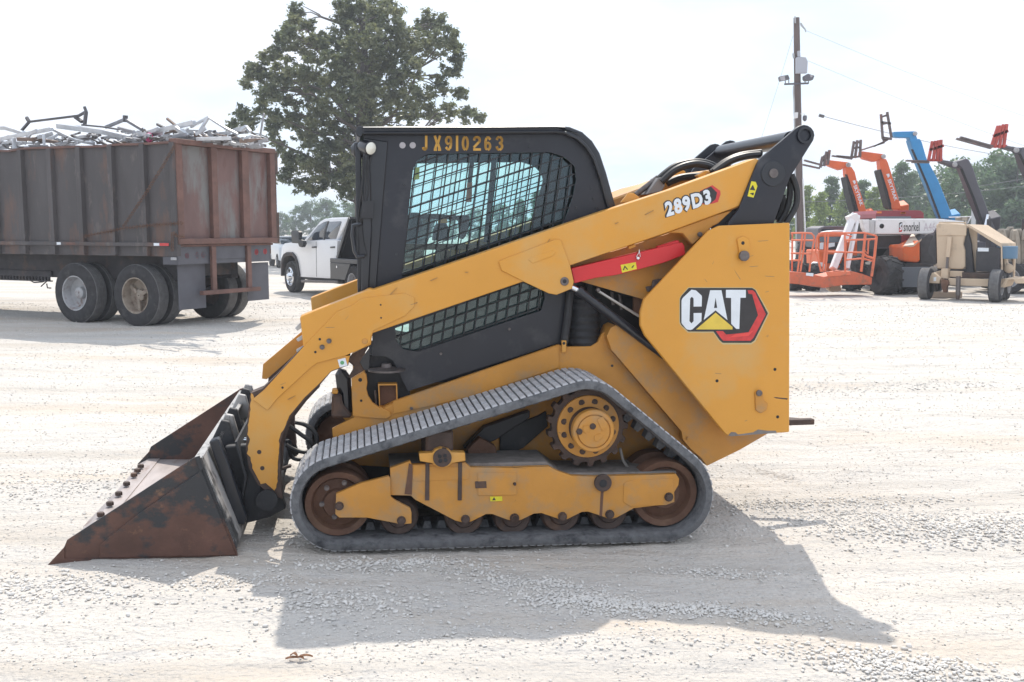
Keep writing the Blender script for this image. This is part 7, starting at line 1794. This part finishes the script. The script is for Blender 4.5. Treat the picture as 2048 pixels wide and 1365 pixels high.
# ---------------- distant trees: a few kinds, each tree a thing with its own trunk and crown
def kind_tree(seed, h, w, leafm, n, size, pine=False):
    random.seed(seed)
    cs, rs, cn = [], [], []
    for k in range(n):
        t = random.random()
        if pine:
            z = h * (0.12 + 0.86 * t); rad = w * 0.5 * (1 - t) ** 0.45 * (0.7 + 0.3 * random.random()) + 0.2
            a = random.uniform(0, 6.28); q = rad * random.uniform(0.2, 0.9)
            cs.append((q * math.cos(a), q * math.sin(a), z)); rs.append(random.uniform(0.5, 0.95)); cn.append(60)
        else:
            a = random.uniform(0, 6.28); z = h * (0.14 + 0.82 * t); rad = w * 0.5 * math.sin(math.pi * (0.18 + 0.72 * t)) ** 0.8
            q = rad * random.uniform(0.25, 0.95)
            cs.append((q * math.cos(a), q * math.sin(a), z)); rs.append(random.uniform(0.8, 1.5)); cn.append(80)
    crown = leaf_cloud(cs, rs, cn, size, 0.8, 0.3); crown.materials.append(leafm)
    b = MB().tube([(0, 0, 0), (0.1, 0, h * 0.5), (0, 0.05, h * 0.93)], [h * 0.022, h * 0.015, 0.03], 7)
    for i in range(0, len(cs), 7): b.tube([Vector((0, 0, cs[i][2] * 0.8)), Vector(cs[i])], [0.07, 0.02], 4)
    tm_ = bpy.data.meshes.new("trunk"); tm_.from_pydata(b.v, [], b.f); tm_.materials.append(m_bark); tm_.update()
    return crown, tm_, h
K_pine = kind_tree(31, 11.0, 6.2, m_farlight, 130, 0.20, True)
K_pine2 = kind_tree(32, 12.0, 5.6, m_far, 130, 0.20, True)
K_broad = kind_tree(33, 12.0, 9.0, m_far, 75, 0.26)
K_broad2 = kind_tree(34, 11.0, 8.0, m_farblue, 70, 0.26)
def far_tree(kind, px, top, Y, label, group, name):
    cr, tk, h = kind
    b = at_depth(px, 458, Y); zt_ = at_depth(px, top, Y).z
    s = zt_ / h
    m = Matrix.Translation((b.x, Y, 0)) @ Matrix.Rotation(random.uniform(0, 6.28), 4, 'Z') @ Matrix.Diagonal((s * random.uniform(0.9, 1.2), s * random.uniform(0.9, 1.2), s, 1))
    e = empty(name, m, label, "tree", group)
    for nm, me in (("crown", cr), ("trunk", tk)):
        o = bpy.data.objects.new(nm, me); COL.objects.link(o); o.parent = e
random.seed(77)
right_trees = [(K_pine, 1612, 372, 80), (K_pine, 1640, 385, 74), (K_pine2, 1660, 355, 88), (K_pine, 1690, 378, 78), (K_pine2, 1722, 362, 86), (K_pine, 1748, 375, 80), (K_pine2, 1768, 352, 90), (K_pine2, 1798, 326, 84), (K_pine2, 1822, 345, 92), (K_broad, 1850, 352, 95), (K_broad2, 1885, 335, 88), (K_broad, 1922, 318, 84), (K_broad2, 1962, 330, 80), (K_broad, 1998, 302, 78), (K_broad2, 2030, 310, 74), (K_broad, 2062, 288, 76), (K_broad2, 2110, 300, 78), (K_broad, 2170, 290, 80), (K_pine2, 1575, 380, 88), (K_pine, 1540, 385, 84)]
names = ["first", "second", "third", "fourth", "fifth", "sixth", "seventh", "eighth", "ninth", "tenth", "eleventh", "twelfth", "thirteenth", "fourteenth", "fifteenth", "sixteenth", "seventeenth", "eighteenth"]
order = sorted(range(len(right_trees)), key=lambda i: right_trees[i][1])
for i, (k, px, tp, Y) in enumerate(right_trees):
    kd = "slim light green pine" if k is K_pine else "slim dark green pine" if k is K_pine2 else "broad dark green tree" if k is K_broad else "broad grey green tree"
    same = sorted(t[1] for t in right_trees if t[0] is k)
    far_tree(k, px, tp, Y, f"{kd} beyond the yard machines, {names[same.index(px)]} of its kind from the left", "trees beyond the yard machines", "pine_tree" if "pine" in kd else "broadleaf_tree")
mid_trees = [(K_broad2, 1250, 400, 110), (K_pine2, 1205, 395, 105), (K_pine2, 1150, 372, 100), (K_broad, 1110, 378, 104), (K_pine2, 1075, 385, 98), (K_pine2, 1040, 400, 105), (K_broad2, 1000, 408, 115), (K_broad2, 950, 418, 120), (K_pine2, 905, 425, 118), (K_broad2, 850, 428, 125), (K_broad2, 790, 425, 130)]
for i, (k, px, tp, Y) in enumerate(mid_trees):
    far_tree(k, px, tp, Y, f"distant tree seen through the cab windows, {names[len(mid_trees) - 1 - i]} from the left", "distant trees behind the cab", "broadleaf_tree")
left_trees = [(K_broad2, 722, 398, 120), (K_broad, 690, 404, 125), (K_broad2, 655, 398, 140), (K_broad2, 622, 402, 150), (K_broad, 592, 412, 150), (K_broad2, 562, 425, 160), (K_broad2, 520, 424, 165), (K_broad2, 440, 425, 170), (K_broad, 340, 430, 170), (K_broad2, 220, 430, 175), (K_broad, 80, 432, 175), (K_broad2, -80, 430, 175)]
for i, (k, px, tp, Y) in enumerate(left_trees):
    far_tree(k, px, tp, Y, f"hazy distant tree left of the cab, {names[len(left_trees) - 1 - i]} from the left", "hazy trees behind the trailer", "broadleaf_tree")
# ================================================================ haze over the yard
hz = MB().box(-320, 320, -30, 330, -1.2, 24).build("haze", None)
hm = bpy.data.materials.new("pale_haze"); hm.use_nodes = True
N_, L_k = hm.node_tree.nodes, hm.node_tree.links; N_.clear()
ho = N_.new("ShaderNodeOutputMaterial"); hv = N_.new("ShaderNodeVolumePrincipled")
hv.inputs["Color"].default_value = (0.86, 0.92, 1.0, 1); hv.inputs["Density"].default_value = 0.0017; hv.inputs["Anisotropy"].default_value = 0.2
L_k.new(hv.outputs[0], ho.inputs["Volume"])
hz.data.materials.clear(); hz.data.materials.append(hm); hz["kind"] = "stuff"; hz["label"] = "pale dusty haze hanging over the whole yard"
